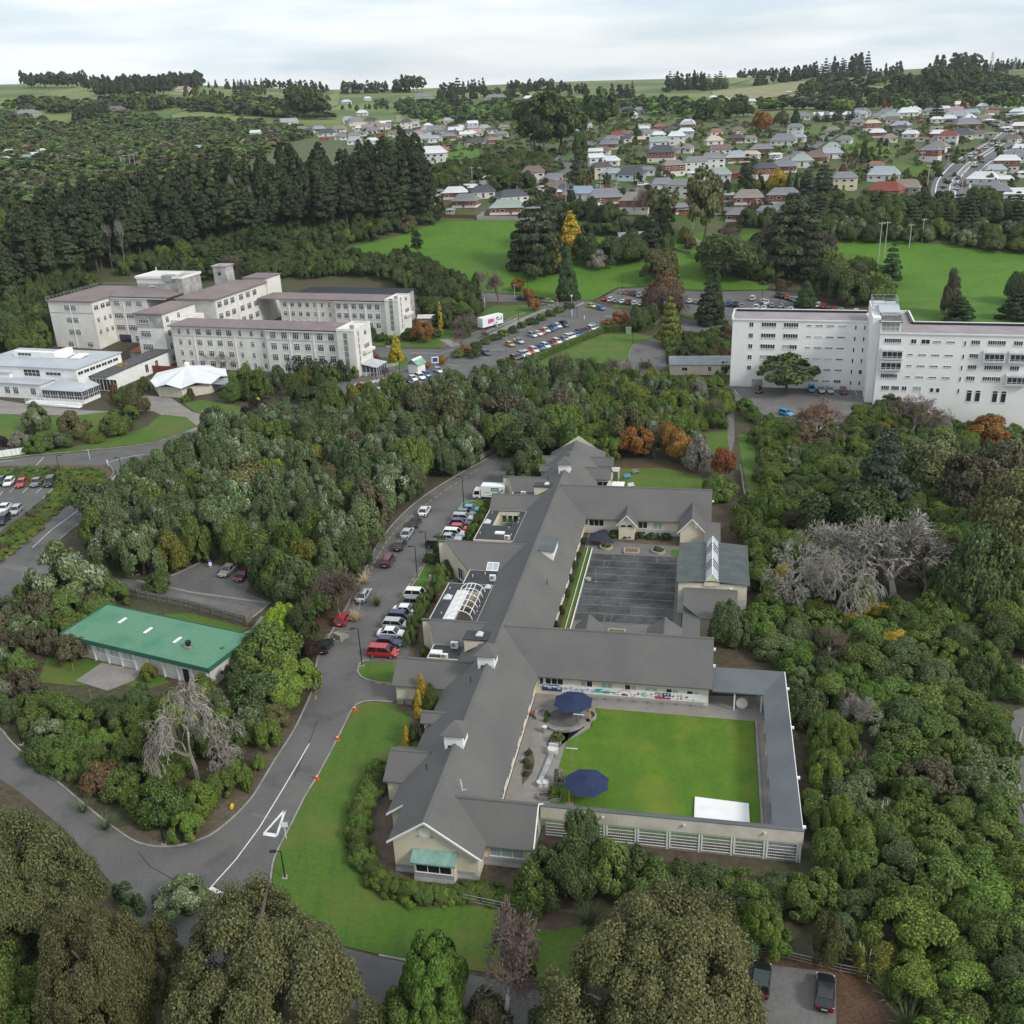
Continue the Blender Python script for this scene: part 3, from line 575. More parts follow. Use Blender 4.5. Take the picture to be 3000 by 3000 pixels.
for k in range(9): link('plinth_block', me_kb, ward, (6.0+k*1.88,34.95,0))
# third wing windows and two porches
wrect(88.98,160,420,315,500,*R7,n=3); wrect(88.98,120,418,150,488,*R7,n=1); wrect(88.98,540,440,615,515,*R7,n=1); wrect(88.98,665,447,762,522,*R7,n=2); wrect(88.98,820,455,915,535,*R7,n=2,pane=m_curt)
for x0, x1, y0, zr, ext in ((6.15,9.0,86.6,4.9,3.4),(17.2,21.3,84.6,5.6,5)):
    xm = (x0+x1)/2; gable_walls(ward,'y',y0,89.5,x0,x1,3.1,3.1,zr-.1,xm,m_cream); gable_roof(ward,'y',y0-.35,y0+ext+4,x0-.45,x1+.45,2.85,2.85,zr,xm,m_roof)
    for xe in (x0-.5, x1+.5): M().slab([(xm,y0-.43,zr+.04),(xm,y0-.3,zr+.04),(xe,y0-.3,2.86),(xe,y0-.43,2.86)], .2).obj('bargeboard', m_wtrim, ward)
window(ward, 7.0,86.58,2.75,.8,.28,0,1,fr=m_dark); window(ward, 8.15,86.58,2.75,.8,.28,0,1,fr=m_dark); M().box(-.25,.25,-.05,.02,-.5,.5).obj('vent', m_wtrim, ward, (20.0,84.6,4.2))
# covered link from third wing to the sports hall and from the hall to the second wing
M().slab([(21.3,74.1,3.2),(24.2,74.1,2.9),(24.2,89.2,2.9),(21.3,89.2,3.2)], .15).obj('roof', m_roof, ward); q = M(); q.slab([(18.6,46.0,3.0),(21.2,46.0,3.4),(21.2,60.2,3.4),(18.6,60.2,3.0)], .15); q.slab([(21.2,52.6,3.4),(26.6,52.6,3.4),(26.6,60.2,4.5),(18.6,60.2,4.5),(18.6,55.6,3.9)], .15)
q.obj('roof', m_roof, ward); M().box(18.9,20.9,46.2,60,0,2.9).obj('wall', m_cream, ward); M().box(21,26.2,53.1,60,0,3.2).obj('wall', m_cream, ward); M().box(21.6,23.9,74.1,89,0,2.75).obj('wall', m_cream, ward)
# low hips poking above the second wing's ridge side
for x0, x1, y1 in ((3.2,7.4,49.5),(13.6,18.9,50)): gable_roof(ward,'y',44,y1,x0,x1,2.9,2.9,4.7,(x0+x1)/2,m_roof); M().box(x0+.5,x1-.5,45.8,y1-.3,0,2.8).obj('wall', m_cream, ward)
# left-hand wings and dormers: (ridge y, half width, outer end x, inner x, ridge z, eave z)
for yr, hw, xo, xi, zr, ze in ((13.9,3.4,-14.1,-9.2,5.0,3.0),(22.6,1.25,-12.7,-9.2,4.55,3.6),(33.2,3.2,-19.1,-8.6,5.5,3.0),(94.2,3.3,-18.8,-8.8,5.0,3.0),(112.0,1.25,-12.5,-9,4.6,3.6),(117,1.5,-12.7,-9,4.7,3.5)):
    gable_roof(ward,'x',xo,xi,yr-hw,yr+hw,ze,ze,zr,yr,m_roof); gable_walls(ward,'x',xo+.4,xi,yr-hw+.4,yr+hw-.4,ze+.2,ze+.2,zr,yr,m_cream, zb=0 if hw > 2 else 2.5)
for yr, yn, yf, xo, xi, zr, ze in ((44.6,41.2,48,-18.9,-8.5,5.1,3.0),(70.4,65.1,75.8,-23.2,-7.0,5.8,3.0),(103.4,100.4,106.5,-18.6,-9.5,5.1,3.0)):
    gable_roof(ward,'x',xo,xi,yn,yf,ze,ze,zr,yr,m_roof,cut=(xo+1.1,xo+ (6.3 if yr==70.4 else 2.6)))
    xe = xo+(6.3 if yr==70.4 else 2.6)
    q = M(); q.add([(xo+.1,yr-.05,0),(xo+1.1,yr-.05,0),(xo+1.1,yr-.05,zr-.05),(xo+.1,yr-.05,zr-.05)], [(0,1,2,3)]); q.add([(xo+1.1,yr-.05,0),(xe,yn+.1,0),(xe,yn+.1,ze-.03),(xo+1.1,yr-.05,zr-.05)], [(0,1,2,3)])
    q.add([(xe,yn+.1,0),(xi,yn+.1,0),(xi,yn+.1,ze-.1),(xe,yn+.1,ze-.1)], [(0,1,2,3)]); q.box(xo+.1,xi,yr,yf-.4,0,2.7); q.add([(xo+.1,yr,2.7),(xo+.1,yf-.3,2.7),(xo+.1,yr,zr-.1)], [(0,1,2)]); q.obj('wall', m_cream, ward)
    if yr == 70.4:
        d = math.atan2(yn-yr, xe-(xo+1.1))
        window(ward, xo+4.6, yr-.15+ (yn-yr)*.67, 1.5, 1.5, 2.2, d, 2)
        sk = M(); sk.slab([(-13.8,66.7,3.95),(-11.8,66.7,3.95),(-11.8,65.0,3.2),(-13.8,65.0,3.2)], .12); s = sk.obj('skylight_frame', m_wtrim, ward)
        for k in (0,1): M().slab([(-13.65+k*.95,66.5,3.9),(-12.85+k*.95,66.5,3.9),(-12.85+k*.95,65.2,3.31),(-13.65+k*.95,65.2,3.31)], .05).obj('pane', mat('skylight_glass', (.45,.5,.52), rough=.2, spec=.5), s)
# right-hand dormers near the far end
for yr, hw, xi, xo, zr, ze in ((116.5,1.9,-2.5,2.5,5.0,3.7),(109.8,2.4,-3,2.6,5.2,3.5)):
    gable_roof(ward,'x',xi,xo,yr-hw,yr+hw,ze,ze,zr,yr,m_roof); gable_walls(ward,'x',xi,xo-.4,yr-hw+.4,yr+hw-.4,ze+.2,ze+.2,zr,yr,m_cream)
window(ward, 1.0,107.78,2.3,2.4,1.3,0,2); M().box(1.9,3.4,106.2,108.5,0,2.6).obj('pergola_post', m_cream, ward); M().box(2.9,5.4,105.2,108.6,2.6,2.72).obj('pergola_roof', m_wtrim, ward)
# flat-roofed infill on the left, with a glazed atrium and an open court
flat_block(ward,-16.3,-11.4,37.4,41.25,3.0,m_cream,m_membrane); flat_block(ward,-18.8,-11.3,47.3,59.8,3.3,m_cream,m_membrane,hole=(-16.7,-12.6,47.9,57.3)); flat_block(ward,-16.6,-11.3,59.85,65.2,3.1,m_cream,m_membrane); flat_block(ward,-18.6,-11.3,76.6,90.2,3.3,m_cream,m_membrane,hole=(-16.5,-12.5,83,89.5)); flat_block(ward,-16.0,-11.3,96.6,100.5,3.0,m_cream,m_membrane)
M().box(-16.7,-12.6,47.9,57.3,0,.05).obj('court_floor', m_path, ward); M().box(-16.7,-15.0,47.95,57.25,3.0,3.42).obj('white_ledge', m_wtrim, ward)
win_at = [(-16.48,84.9),(-16.48,87.3)]
for x in (-15.6,-14.5,-13.4): window(ward,x,89.48,1.9,.95,1.6,0,1)
atr = M()
for k in range(6):
    yy = 48.2+k*1.8; pts = [(-14.4+2.0*math.cos(math.pi*j/10)+.2, yy, 3.3+1.5*math.sin(math.pi*j/10)) for j in range(11)]
    for p, r in zip(pts, pts[1:]): atr.tube(p, r, .07, .07, 5)
for j in (0,2,4,5,6,8,10):
    x = -14.2+2.0*math.cos(math.pi*j/10); z = 3.3+1.5*math.sin(math.pi*j/10); atr.tube((x,48.2,z),(x,57.2,z),.06,.06,5)
atr.obj('atrium_frame', m_wtrim, ward)
def pyramid(x, y, z, w): 
    q = M(); q.box(-w/2,w/2,-w/2,w/2,0,.18); q.add([(-w/2,-w/2,.18),(w/2,-w/2,.18),(w/2,w/2,.18),(-w/2,w/2,.18),(0,0,.18+w*.45)], [(0,1,4),(1,2,4),(2,3,4),(3,0,4)]); q.obj('skylight_dome', mat('frosted_dome', (.62,.65,.68), rough=.35, spec=.5), ward, (x,y,z))
for x, y, z, w in ((-17.6,54.6,3.34,1.3),(-12.1,58.8,3.34,1.0),(-17.7,84.2,3.34,1.3),(-8.9,39.2,6.2,1.0),(-8.6,97.0,6.2,.9)): pyramid(x,y,z,w)
for x, y, z in ((-15.3,38.8,3.05),(-14.4,79.6,3.35),(-14.9,98.2,3.05)): M().box(-.85,.85,-.5,.5,0,.22).obj('roof_hatch', m_wtrim, ward, (x,y,z))
for x, y, z, h in ((-13.0,40.4,3.06,1.0),(-11.9,61.6,3.16,1.0),(-13.4,97.9,3.06,1.1),(-12.6,77.3,3.36,.7),(-13.8,37.7,3.06,.6)):
    o = M().box(-.5,.5,-.2,.2,0,h).obj('air_conditioner', m_wtrim, ward, (x,y,z)); 
    M().lathe([(0,0),(.28,0),(.3,.03)], 12).obj('fan_grille', m_concrete, o, (-.1,-.21,h*.55)).rotation_euler = (math.radians(90),0,0)
for x, y in ((-17.3,49.5),(-18,57.6),(-12,50.6),(-12.0,52.3),(-15.4,62.4),(-13.6,63.6),(-17.7,88.5),(-13.2,82),(-12.0,84.5),(-12.1,86.3),(-12.2,79),(-17.9,79.2)): M().tube((0,0,0),(0,0,.45),.07,.07,6).obj('vent_pipe', m_wtrim, ward, (x,y,3.2))
# boxes through the left slope, and the triangular dormer on the right slope
for y0, y1 in ((38.0,40.2),(95.9,97.9)):
    q = M(); q.add([(-10.9,y0,4.0),(-7.4,y0,6.0),(-10.9,y0,6.0),(-10.9,y1,4.0),(-7.4,y1,6.0),(-10.9,y1,6.0)], [(0,1,2),(3,5,4),(0,2,5,3)]); q.obj('wall', m_cream, ward); M().box(-11.05,-7.25,y0-.15,y1+.15,6.0,6.16).obj('roof', m_membrane, ward)
q = M(); q.add([(-5.2,66.1,6.8),(-2.7,66.1,5.0),(-2.7,66.1,6.6),(-5.2,71.5,6.8),(-2.7,71.5,5.0),(-2.7,71.5,6.6)], [(0,1,2),(3,5,4),(1,4,5,2)]); q.obj('dormer', m_wtrim, ward)
M().slab([(-5.4,65.9,6.95),(-2.5,65.9,6.72),(-2.5,71.7,6.72),(-5.4,71.7,6.95)], .12).obj('roof', m_roof2, ward)
# cupolas on the ridge
for y in (31.3, 14.0, 103.3):
    c = M(); c.box(-1.1,1.1,-1.2,1.2,.35,1.85); c.add([(-1.1,-1.2,-.6),(-.7,-1.2,-.15),(-.7,-1.2,.35),(-1.1,-1.2,.35)], [(0,1,2,3)]); c.add([(1.1,-1.2,-.6),(.7,-1.2,-.15),(.7,-1.2,.35),(1.1,-1.2,.35)], [(0,1,2,3)])
    c.box(-1.1,-1.0,-1.2,1.2,-.8,.35); c.box(1.0,1.1,-1.2,1.2,-.8,.35); o = c.obj('cupola', m_wtrim, ward, (-6.0,y,6.7))
    r = M(); w = 1.55
    for a, b in (((-w,-w),(w,-w)),((w,-w),(w,w)),((w,w),(-w,w)),((-w,w),(-w,-w))): r.add([(a[0],a[1],1.85),(b[0],b[1],1.85),(0,0,3.1)], [(0,1,2)])
    r.box(-w,w,-w,w,1.78,1.86); r.obj('cupola_roof', m_roof, o); M().box(1.1,1.13,-.5,.5,.7,1.5).obj('louvre', m_dark, o)
# satellite dish, aerial, flues, wall lights
d = M(); d.tube((0,0,0),(0,0,1.0),.05,.05,6); d.tube((0,0,.1),(.55,-.1,.35),.04,.04,6); d.tube((-.1,0,1.5),(0,0,.3),.05,.05,6); d.obj('aerial_bracket', m_wtrim, ward, (-3.6,6.7,5.8))
ae = M(); ae.tube((0,0,0),(0,0,1.3),.03,.03,5); ae.tube((-.8,0,1.2),(.8,.2,1.25),.02,.02,4)
for k in range(6): ae.tube((-.7+k*.28,-.35,1.2),(-.7+k*.28,.35,1.25),.015,.015,4)
ae.obj('television_aerial', m_steel, ward, (-5.0,104.3,9.0))
for x, y in ((-8.6,10.2),(-7.4,27.2),(-2.4,58)): M().tube((0,0,-.6),(0,0,.9),.06,.06,6).obj('flue_pipe', m_dark, ward, (x,y,zroof(x)))
for x, y in ((23.2,42.5),(23.2,38.2),(22.8,95.9)): M().box(-.2,.2,-.15,.15,0,.3).obj('wall_light', m_wtrim, ward, (x,y,4.2))
# right wall of the spine: glazing towards the courtyards
for y, w, n in ((12.4,1.8,2),(16.5,2.4,3),(20.5,2.4,3),(24.6,2.2,2),(28.2,1.8,2),(31.8,2.4,3),(52,2,2),(57,2,2),(62,2,2),(67,2,2),(76,2,2),(82,1.8,2)): window(ward,-.48,y,1.5,w,1.9,math.radians(90),n)
# garage doors under wing c
for x in (-18.0,-16.4): window(ward,x,30.38,1.3,1.3,2.3,0,1,pane=m_cream,fr=m_pale)
for x in (-18.1,-16.9): 
    o = M().box(-.5,.5,-.35,0,0,.75).obj('air_conditioner', m_concrete, ward, (x,30.3,.1)); M().box(-.42,.42,-.37,-.35,.08,.67).obj('fan_grille', m_steel, o)
# ---- sports hall
hall = thing('sports_hall', 'cream sports hall with ribbed dark roof and zigzag glass skylight', 'building', (-4.5,79.4,0), math.radians(-11.8))
q = M(); q.prism([(17.7,60.2),(28.0,60.2),(28.0,74.0),(17.7,74.0)], 2.9, 5.35); q.obj('wall', m_cream, hall); M().prism([(17.65,60.15),(28.05,60.15),(28.05,74.05),(17.65,74.05)], 0, 2.9).obj('base_wall', m_pale, hall)
m_rib = mat('ribbed_dark_roof', (.062,.072,.073), var=.25, scale=.5, rough=.6, fine=.2, fscale=3, col2=(.085,.105,.10))
for xa, xb, za, zb in ((17.4,22.75,5.5,5.95),(22.75,28.4,5.95,5.5)):
    rr = M(); n = 22
    for k in range(n):
        y0 = 59.9+14.4*k/n; y1 = 59.9+14.4*(k+1)/n; h = .05
        rr.slab([(xa,y0,za),(xb,y0,zb),(xb,y1,zb+h),(xa,y1,za+h)], .12)
    rr.obj('roof', m_rib, hall)
sk = M(); N_ = 14
for k in range(N_+1):
    y = 60.0+14.0*k/N_
    for xs in (-1.05, 1.05): sk.tube((22.75,y,7.1),(22.75+xs,y,5.75),.07,.07,4)
for xs in (-1.05,0,1.05): sk.tube((22.75+xs,60,7.1 if xs==0 else 5.75),(22.75+xs,74,7.1 if xs==0 else 5.75),.09,.09,4)
fr_ = sk.obj('skylight_frame', m_wtrim, hall)
for k in range(N_):
    y0 = 60.05+14*k/N_; y1 = y0+.9
    for sgn in (-1,1): M().add([(22.75,y0,7.06),(22.75,y1,7.06),(22.75+sgn*1.02,y1,5.76),(22.75+sgn*1.02,y0,5.76)], [(0,1,2,3)]).obj('pane', m_glassb if (k//3)%2 else mat('clear_pane', (.5,.53,.55), rough=.15, spec=.5), fr_)
M().add([(21.6,60.0,5.0),(23.9,60.0,5.0),(23.9,60.0,5.8),(22.75,60.0,7.15),(21.6,60.0,5.8)], [(0,1,2,3,4)]).obj('gable', m_cream, hall)
M().box(-.2,.2,-.25,0,0,.2).obj('wall_light', m_wtrim, hall, (25.6,60.2,4.6))
WF.nogo(-24,-9,29,106); WF.nogo(-14.5,5.2,-1.2,126); WF.nogo(-3,33,1.5,47); WF.nogo(0,28.5,47,101)
# ------------------------------------------------------------------ covered walkway with open mesh sides
walk = thing('covered_walkway', 'covered walkway with cream parapet and open mesh panels round lawn courtyard', 'walkway', (-4.5,79.4,0), math.radians(-11.8))
q = M(); q.slab([(23.06,34.2,3.0),(29.4,34.2,3.0),(32.3,38.9,3.75),(23.06,38.9,3.75)], .16); q.slab([(29.4,34.2,3.0),(29.4,8.6,3.0),(32.35,7.9,3.75),(32.3,38.9,3.75)], .16); q.slab([(4.9,9.1,3.3),(29.4,9.1,3.3),(32.3,7.75,4.1),(4.9,7.75,4.1)], .14)
q.obj('roof', m_roof2, walk); m_par = mat('cream_parapet', (.62,.575,.49), var=.14, scale=.5, fine=.06)
M().box(4.85,32.4,7.45,7.72,2.5,4.15).obj('parapet', m_par, walk); M().box(4.8,32.45,7.4,7.77,4.15,4.22).obj('coping', m_roof2, walk)
M().box(32.28,32.42,7.75,38.9,2.6,3.72).obj('fascia', m_wtrim, walk)
me_p = M().box(-.09,.09,-.09,.09,0,2.6).data('post', [m_wtrim])
pan = M()
for z in (.25,.62,1.0,1.4,1.85,2.3): pan.box(-1.58,1.58,-.025,.025,z-.03,z+.03)
for k in range(26): pan.box(-1.56+k*.125-.01,-1.56+k*.125+.01,-.012,.012,1.2 if k%2 else .25,2.5)
me_pan = pan.data('mesh_panel', [m_wtrim]); me_sill = M().box(-1.6,1.6,-.1,.1,0,.25).data('sill_wall', [m_concrete])
x = 32.2; k = 0
while x > 5.5:
    link('post', me_p, walk, (x,7.58,0)); link('post', me_p, walk, (x-.28,7.58,0))
    link('mesh_panel', me_pan, walk, (x-1.85,7.58,0), 0, (.96,1,1)); link('sill_wall', me_sill, walk, (x-1.85,7.58,0), 0, (.96,1,1)); x -= 3.36
for xx in (25.9, 29.3):
    link('post', me_p, walk, (xx,34.5,0)); 
for xx in (24.6,27.7): link('mesh_panel', me_pan, walk, (xx,38.5,0), 0, (.9,1,1)); link('post', me_p, walk, (xx+1.5,38.5,0))
for yy in (12,16.5,21,25.5,30): link('post', me_p, walk, (29.6,yy,0)); link('post', me_p, walk, (32.1,yy,0))
for yy in np.arange(9.5,38,3.36): link('mesh_panel', me_pan, walk, (32.15,float(yy),0), math.radians(90))
for yy in (35.3,26.8,17.2,9.0): M().box(0,.35,-.15,.15,2.7,2.95).obj('wall_light', m_wtrim, walk, (32.4,yy,.6))
for xx in (11.6,20.2,28.5): M().tube((0,0,0),(0,-.22,0),.16,.16,8).obj('wall_light', m_par, walk, (xx,7.45,3.5))
# ------------------------------------------------------------------ courtyard floors
def lsheet(name, pts, dz, m): return sheet_w(name, [WF.w(*p)[:2] for p in pts], dz, m, nogo=True)
lsheet('lawn', [(4.9,9.2),(28.5,9.2),(28.4,32.4),(8.0,32.6),(8.0,28.5),(6.6,26.5),(5.2,25),(5.0,20),(4.9,12)], .09, m_grass_y)
lsheet('pavement', [(-.4,9.2),(5,9.2),(6,20),(7.6,27),(8.2,32.5),(28.5,32.3),(28.6,9.2),(31.8,8.2),(31.9,38.5),(-.4,35)], .065, m_path)
q = M(); band_w(q, [WF.w(28.65,9.3)[:2], WF.w(28.65,32.3)[:2]], .3, 0, .17); tag(q.obj('kerb', m_kerb), kind='structure')
P5 = lambda x, y: (1530+.3106*x, 1900+.3106*y)
sheet('garden_bed', [P5(*p) for p in ((65,930),(105,1000),(118,1080),(95,1180),(40,1250),(0,1290),(0,1150),(20,1040))], .11, m_soil, nogo=False)
sheet('pavement', [P5(*p) for p in ((0,1340),(250,1350),(345,935),(230,920),(300,780),(590,740),(690,610),(690,560),(300,520),(170,560),(80,900),(0,1130))], .10, m_path, nogo=False)
sheet('pavement', cat_rom([P5(*p) for p in ((240,660),(300,590),(420,570),(540,600),(560,670),(480,740),(360,745),(270,720))], 3, True), .13, mat('dark_paving', (.13,.125,.12), coord='World', scale=.8, fine=.2), nogo=False)
me_ld = None
cover = at(*P5(0,0)); 
pts = [WF.w(*p)[:2] for p in ((20.7,10.1),(26.0,10.1),(26.0,16.2),(20.7,16.2))]
a = [at(1900+.3623*x, 1900+.3623*y, .35) for x, y in ((375,1195),(810,1250),(822,1450),(368,1390))]
q = M(); q.prism([p[:2] for p in a], .06, .32); tag(q.obj('ground_cover', mat('white_sheet', (.74,.74,.73), var=.06, scale=.6)), 'large white rectangular ground cover lying on the courtyard lawn', 'ground cover')
# ------------------------------------------------------------------ navy parasols on yellow posts
m_navy = mat('navy_canvas', (.022,.034,.085), var=.15, scale=1.0, rough=.9); m_ypost = mat('yellow_post', (.62,.36,.03), var=.08)
def parasol(base, canopy_c, r, label, rot):
    bx, by, _ = base; cx, cy, cz = canopy_c
    t = thing('parasol', label, 'parasol', (bx,by,0), 0, 'navy parasols in the lawn courtyard')
    top = (cx-bx, cy-by, cz+.55)
    for k in range(8):
        a0, a1 = [rot+2*math.pi*(k+e)/8 for e in (0,1)]; p0 = (cx-bx+r*math.cos(a0), cy-by+r*math.sin(a0), cz-.35); p1 = (cx-bx+r*math.cos(a1), cy-by+r*math.sin(a1), cz-.35)
        mid = ((p0[0]+p1[0])/2*.97+top[0]*.03, (p0[1]+p1[1])/2*.97+top[1]*.03, cz-.3)
        M().add([top, p0, mid, p1], [(0,1,2),(0,2,3)]).obj('canopy_panel', m_navy, t)
        M().tube((top[0],top[1],cz+.35), (p0[0],p0[1],cz-.38), .025, .02, 4).obj('rib', m_steel, t)
    f0 = min(.97, math.hypot(top[0],top[1])/r); zp = cz+.55-.9*f0-.16; M().tube((0,0,0),(0,0,zp),.1,.09,8).obj('post', m_ypost, t); M().tube((0,0,zp-.05),(top[0],top[1],cz+.33),.06,.05,6).obj('arm', m_ypost, t)
    M().tube((top[0],top[1],cz+.4),(top[0],top[1],cz+.75),.08,.02,6).obj('finial', m_navy, t)
    M().box(-.45,.45,-.3,.3,0,.1).obj('base_plate', m_concrete, t)
def cpar(c, b, z, r, lab, rot): p = at(*P5(*c), z); parasol(at(*P5(*b)), (p[0],p[1],z), r, lab, rot)
cpar((480,485),(635,680),2.5,2.65,'navy eight-sided parasol over dark round paving beside the mural',.2)
cpar((608,1245),(445,1470),2.5,2.7,'navy eight-sided parasol beside grey planters, nearer the front parapet',.25)
# ------------------------------------------------------------------ small things in the courtyard
def P5g(x, y): return at(*P5(x, y))
m_whitewash = mat('whitewashed_wood', (.62,.61,.58), var=.12)
def planter(x, y, rz, w, d, label, leafmat=None, kind=0):
    p = P5g(x, y); t = thing('planter_box', label, 'planter', (p[0],p[1],.1), rz, 'grey planters in the lawn courtyard')
    m = mat('grey_planter_wood', (.26,.255,.24), var=.2, scale=2)
    for s in (-1,1): M().box(-w/2,w/2,s*d/2-.04,s*d/2+.04,0,.5).obj('side_board', m, t); M().box(s*w/2-.04,s*w/2+.04,-d/2+.05,d/2-.05,0,.5).obj('end_board', m, t)
    M().box(-w/2+.05,w/2-.05,-d/2+.05,d/2-.05,0,.42).obj('soil', m_soil, t)
    return t
PL = [planter(350,1280,-.2,1.3,.9,'grey planter with spiky silver bush beside the near parasol'), planter(258,1425,-.2,2.6,.8,'long grey planter with green bush in the corner by the parapet'), planter(325,885,1.35,1.6,1.2,'grey planter with straggly shrub below the round paving')]
wf = P5g(230,1130); b = thing('water_trough', 'long grey stone trough with white head on courtyard paving', 'trough', (wf[0],wf[1],.1), math.radians(-11.8)-.1)
M().box(-.3,.3,-3.6,2.4,0,.32).obj('trough', mat('pale_stone', (.36,.36,.37), var=.25, scale=1.5), b); M().box(-.6,.6,2.6,3.3,0,.75).obj('head', m_whitewash, b); M().box(-.35,.35,2.3,2.6,.3,.8).obj('spout', m_whitewash, b); M().box(-.6,.6,3.35,3.5,.2,1.1).obj('back_panel', m_whitewash, b)
for x, lab in ((168,'round stone tub nearest the glazed wall, at the trough end'),(215,'round stone tub nearest the lawn, at the trough end')):
    p = P5g(x,1300); t = thing('stone_tub', lab, 'tub', (p[0],p[1],.1), 0, 'stone tubs'); M().lathe([(0,0),(.38,0),(.42,.6),(.36,.62),(.34,.5),(0,.5)], 14).obj('tub_body', m_whitewash, t)
p = P5g(210,795); t = thing('litter_bin', 'round steel litter bin on the courtyard path', 'bin', (p[0],p[1],.1)); M().lathe([(0,0),(.3,0),(.32,.8),(0,.8)], 14).obj('bin_body', m_steel, t); M().lathe([(.34,.8),(.34,.9),(0,1.0)], 14).obj('lid', m_whitewash, t)
p = P5g(100,640); t = thing('flower_pot', 'terracotta flower pot against the spine wall', 'pot', (p[0],p[1],.1)); M().lathe([(0,0),(.22,0),(.3,.5),(.33,.5),(.33,.58),(.25,.58),(.24,.45),(0,.45)], 12).obj('pot_body', mat('terracotta', (.3,.11,.06)), t)
for (x, y, lab) in ((470,1090,'T-shaped clothes line post standing on the lawn'),(535,765,'T-shaped clothes line post at the paving edge')):
    p = P5g(x, y); t = thing('clothes_line_post', lab, 'clothes line', (p[0],p[1],.1), math.radians(-11.8), 'clothes line posts'); M().tube((0,0,0),(0,0,2.2),.045,.045,6).obj('post', m_steel, t); M().box(-.7,.7,-.06,.06,2.15,2.25).obj('cross_bar', m_whitewash, t)
pa, pb = P5g(470,1090), P5g(535,765)
q = M()
for o_ in (-.6,-.3,0,.3,.6): q.tube((pa[0]+o_,pa[1]-o_*.2,2.3),(pb[0]+o_,pb[1]-o_*.2,2.3),.008,.008,3)
tag(q.obj('clothes_line_wires', m_steel), 'thin wires strung between the two clothes line posts', 'wire')
p = WF.w(26.9,35.2); t = thing('round_table', 'pale round table top tilted on its side under the walkway', 'table', (p[0],p[1],.06), math.radians(-11.8)); M().lathe([(0,.0),(.75,0),(.75,.06),(0,.06)], 24).obj('table_top', m_whitewash, t, (0,0,.78)).rotation_euler = (math.radians(75),0,0); M().box(-.05,.05,.1,.4,0,.9).obj('prop_leg', m_steel, t)
# curved planting walls round the dark paving
for j, (c, r, a0, a1) in enumerate((((400,760),2.6,200,340),((250,640),1.8,110,210),((570,650),1.7,-60,60))):
    p = P5g(*c); w = M()
    pts = [(p[0]+r*math.cos(math.radians(a0+(a1-a0)*k/10)), p[1]+r*.8*math.sin(math.radians(a0+(a1-a0)*k/10))+ (r*.5 if j==0 else 0)) for k in range(11)]
    band_w(w, pts, .25, .05, .45); o = w.obj('garden_wall', m_concrete); tag(o, ('low curved concrete garden wall on the lawn side of dark paving','low curved concrete garden wall on the path side of dark paving','low curved concrete garden wall below the far parasol')[j], 'garden wall', 'curved garden walls')
# ------------------------------------------------------------------ hard court
m_court = mat('old_court_asphalt', (.072,.075,.075), scale=.22, col2=(.035,.035,.036), coord='World', fine=.2, fscale=1.5, thr=(.40,.56), rough=.75)
lsheet('pavement', [(.4,48),(18.5,48),(18,86),(.4,88.5)], .02, m_asphalt2)
court = lsheet('hard_court', [(2.1,55.6),(17.1,55.6),(16.9,80.2),(2.1,80.2)], .04, m_court)
q = M()
for k in range(10):
    y = 55.7+k*2.72; band_w(q, [WF.w(2.1,y)[:2], WF.w(17,y)[:2]], .14, .052)
q.obj('marking', mat('faded_court_line', (.22,.24,.23), coord='World', scale=1.0, var=.3), court)
q = M(); r = random.Random(3)
for k in range(14):
    x = r.uniform(3,15); y = 55.7+2.72*r.randint(0,8); band_w(q, [WF.w(x,y)[:2], WF.w(x+.1,y+2.7)[:2]], .2, .048)
q.obj('marking', mat('court_patch', (.11,.13,.125), coord='World', scale=1.0, var=.3), court)
q = M(); band_w(q, [WF.w(1.85,50)[:2], WF.w(1.85,82)[:2]], .12, 0, .28); tag(q.obj('kerb', m_wtrim), kind='structure'); q = M(); band_w(q, [WF.w(1.05,50)[:2], WF.w(1.05,82.5)[:2]], .07, 0, .2); tag(q.obj('kerb', m_wtrim), kind='structure')
lsheet('lawn', [(.3,49),(1.8,49),(1.8,82.5),(.3,82.5)], .06, m_grass)
lsheet('lawn', [(15.8,80.4),(17.4,80.4),(17.4,83.2),(15.8,83.2)], .06, m_grass)
lsheet('garden_bed', [(2,85.5),(17,84.8),(17,88.8),(2,88.8)], .05, m_soil)
m_stone = mat('planter_stone', (.36,.33,.30), var=.15, scale=2)
def rplanter(x, y, r, label):
    p = WF.w(x, y); t = thing('round_planter', label, 'planter', p, 0, 'round stone planters on the hard court')
    M().lathe([(0,0),(r*1.02,0),(r*1.02,.2),(r,.22),(r,.5),(r*.86,.5),(r*.84,.35),(0,.36)], 22).obj('planter_wall', m_stone, t); M().lathe([(0,.40),(r*.85,.38)], 16).obj('soil', m_soil, t); return p
RP = [rplanter(4.3,82.6,1.15,'round stone planter at the far end of the court, nearest the spine'), rplanter(13.6,81.9,1.2,'round stone planter at the far end of the court, nearest the hall'), rplanter(4.7,53.4,1.1,'round stone planter half hidden behind the second wing roof'), rplanter(13.4,51.0,1.15,'round stone planter at the near end of the court, nearest the hall')]
def sqplanter(x, y, w, d, label):
    p = WF.w(x, y); t = thing('square_planter', label, 'planter', p, math.radians(-11.8), 'square planters on the hard court')
    for s in (-1,1): M().box(-w/2,w/2,s*d/2-.12,s*d/2+.12,0,.4).obj('side_wall', m_stone, t); M().box(s*w/2-.12,s*w/2+.12,-d/2+.12,d/2-.12,0,.4).obj('end_wall', m_stone, t)
    M().box(-w/2+.1,w/2-.1,-d/2+.1,d/2-.1,0,.33).obj('soil', mat('weedy_soil', (.12,.13,.045), scale=2, col2=(.16,.10,.05), fine=.3), t); return p
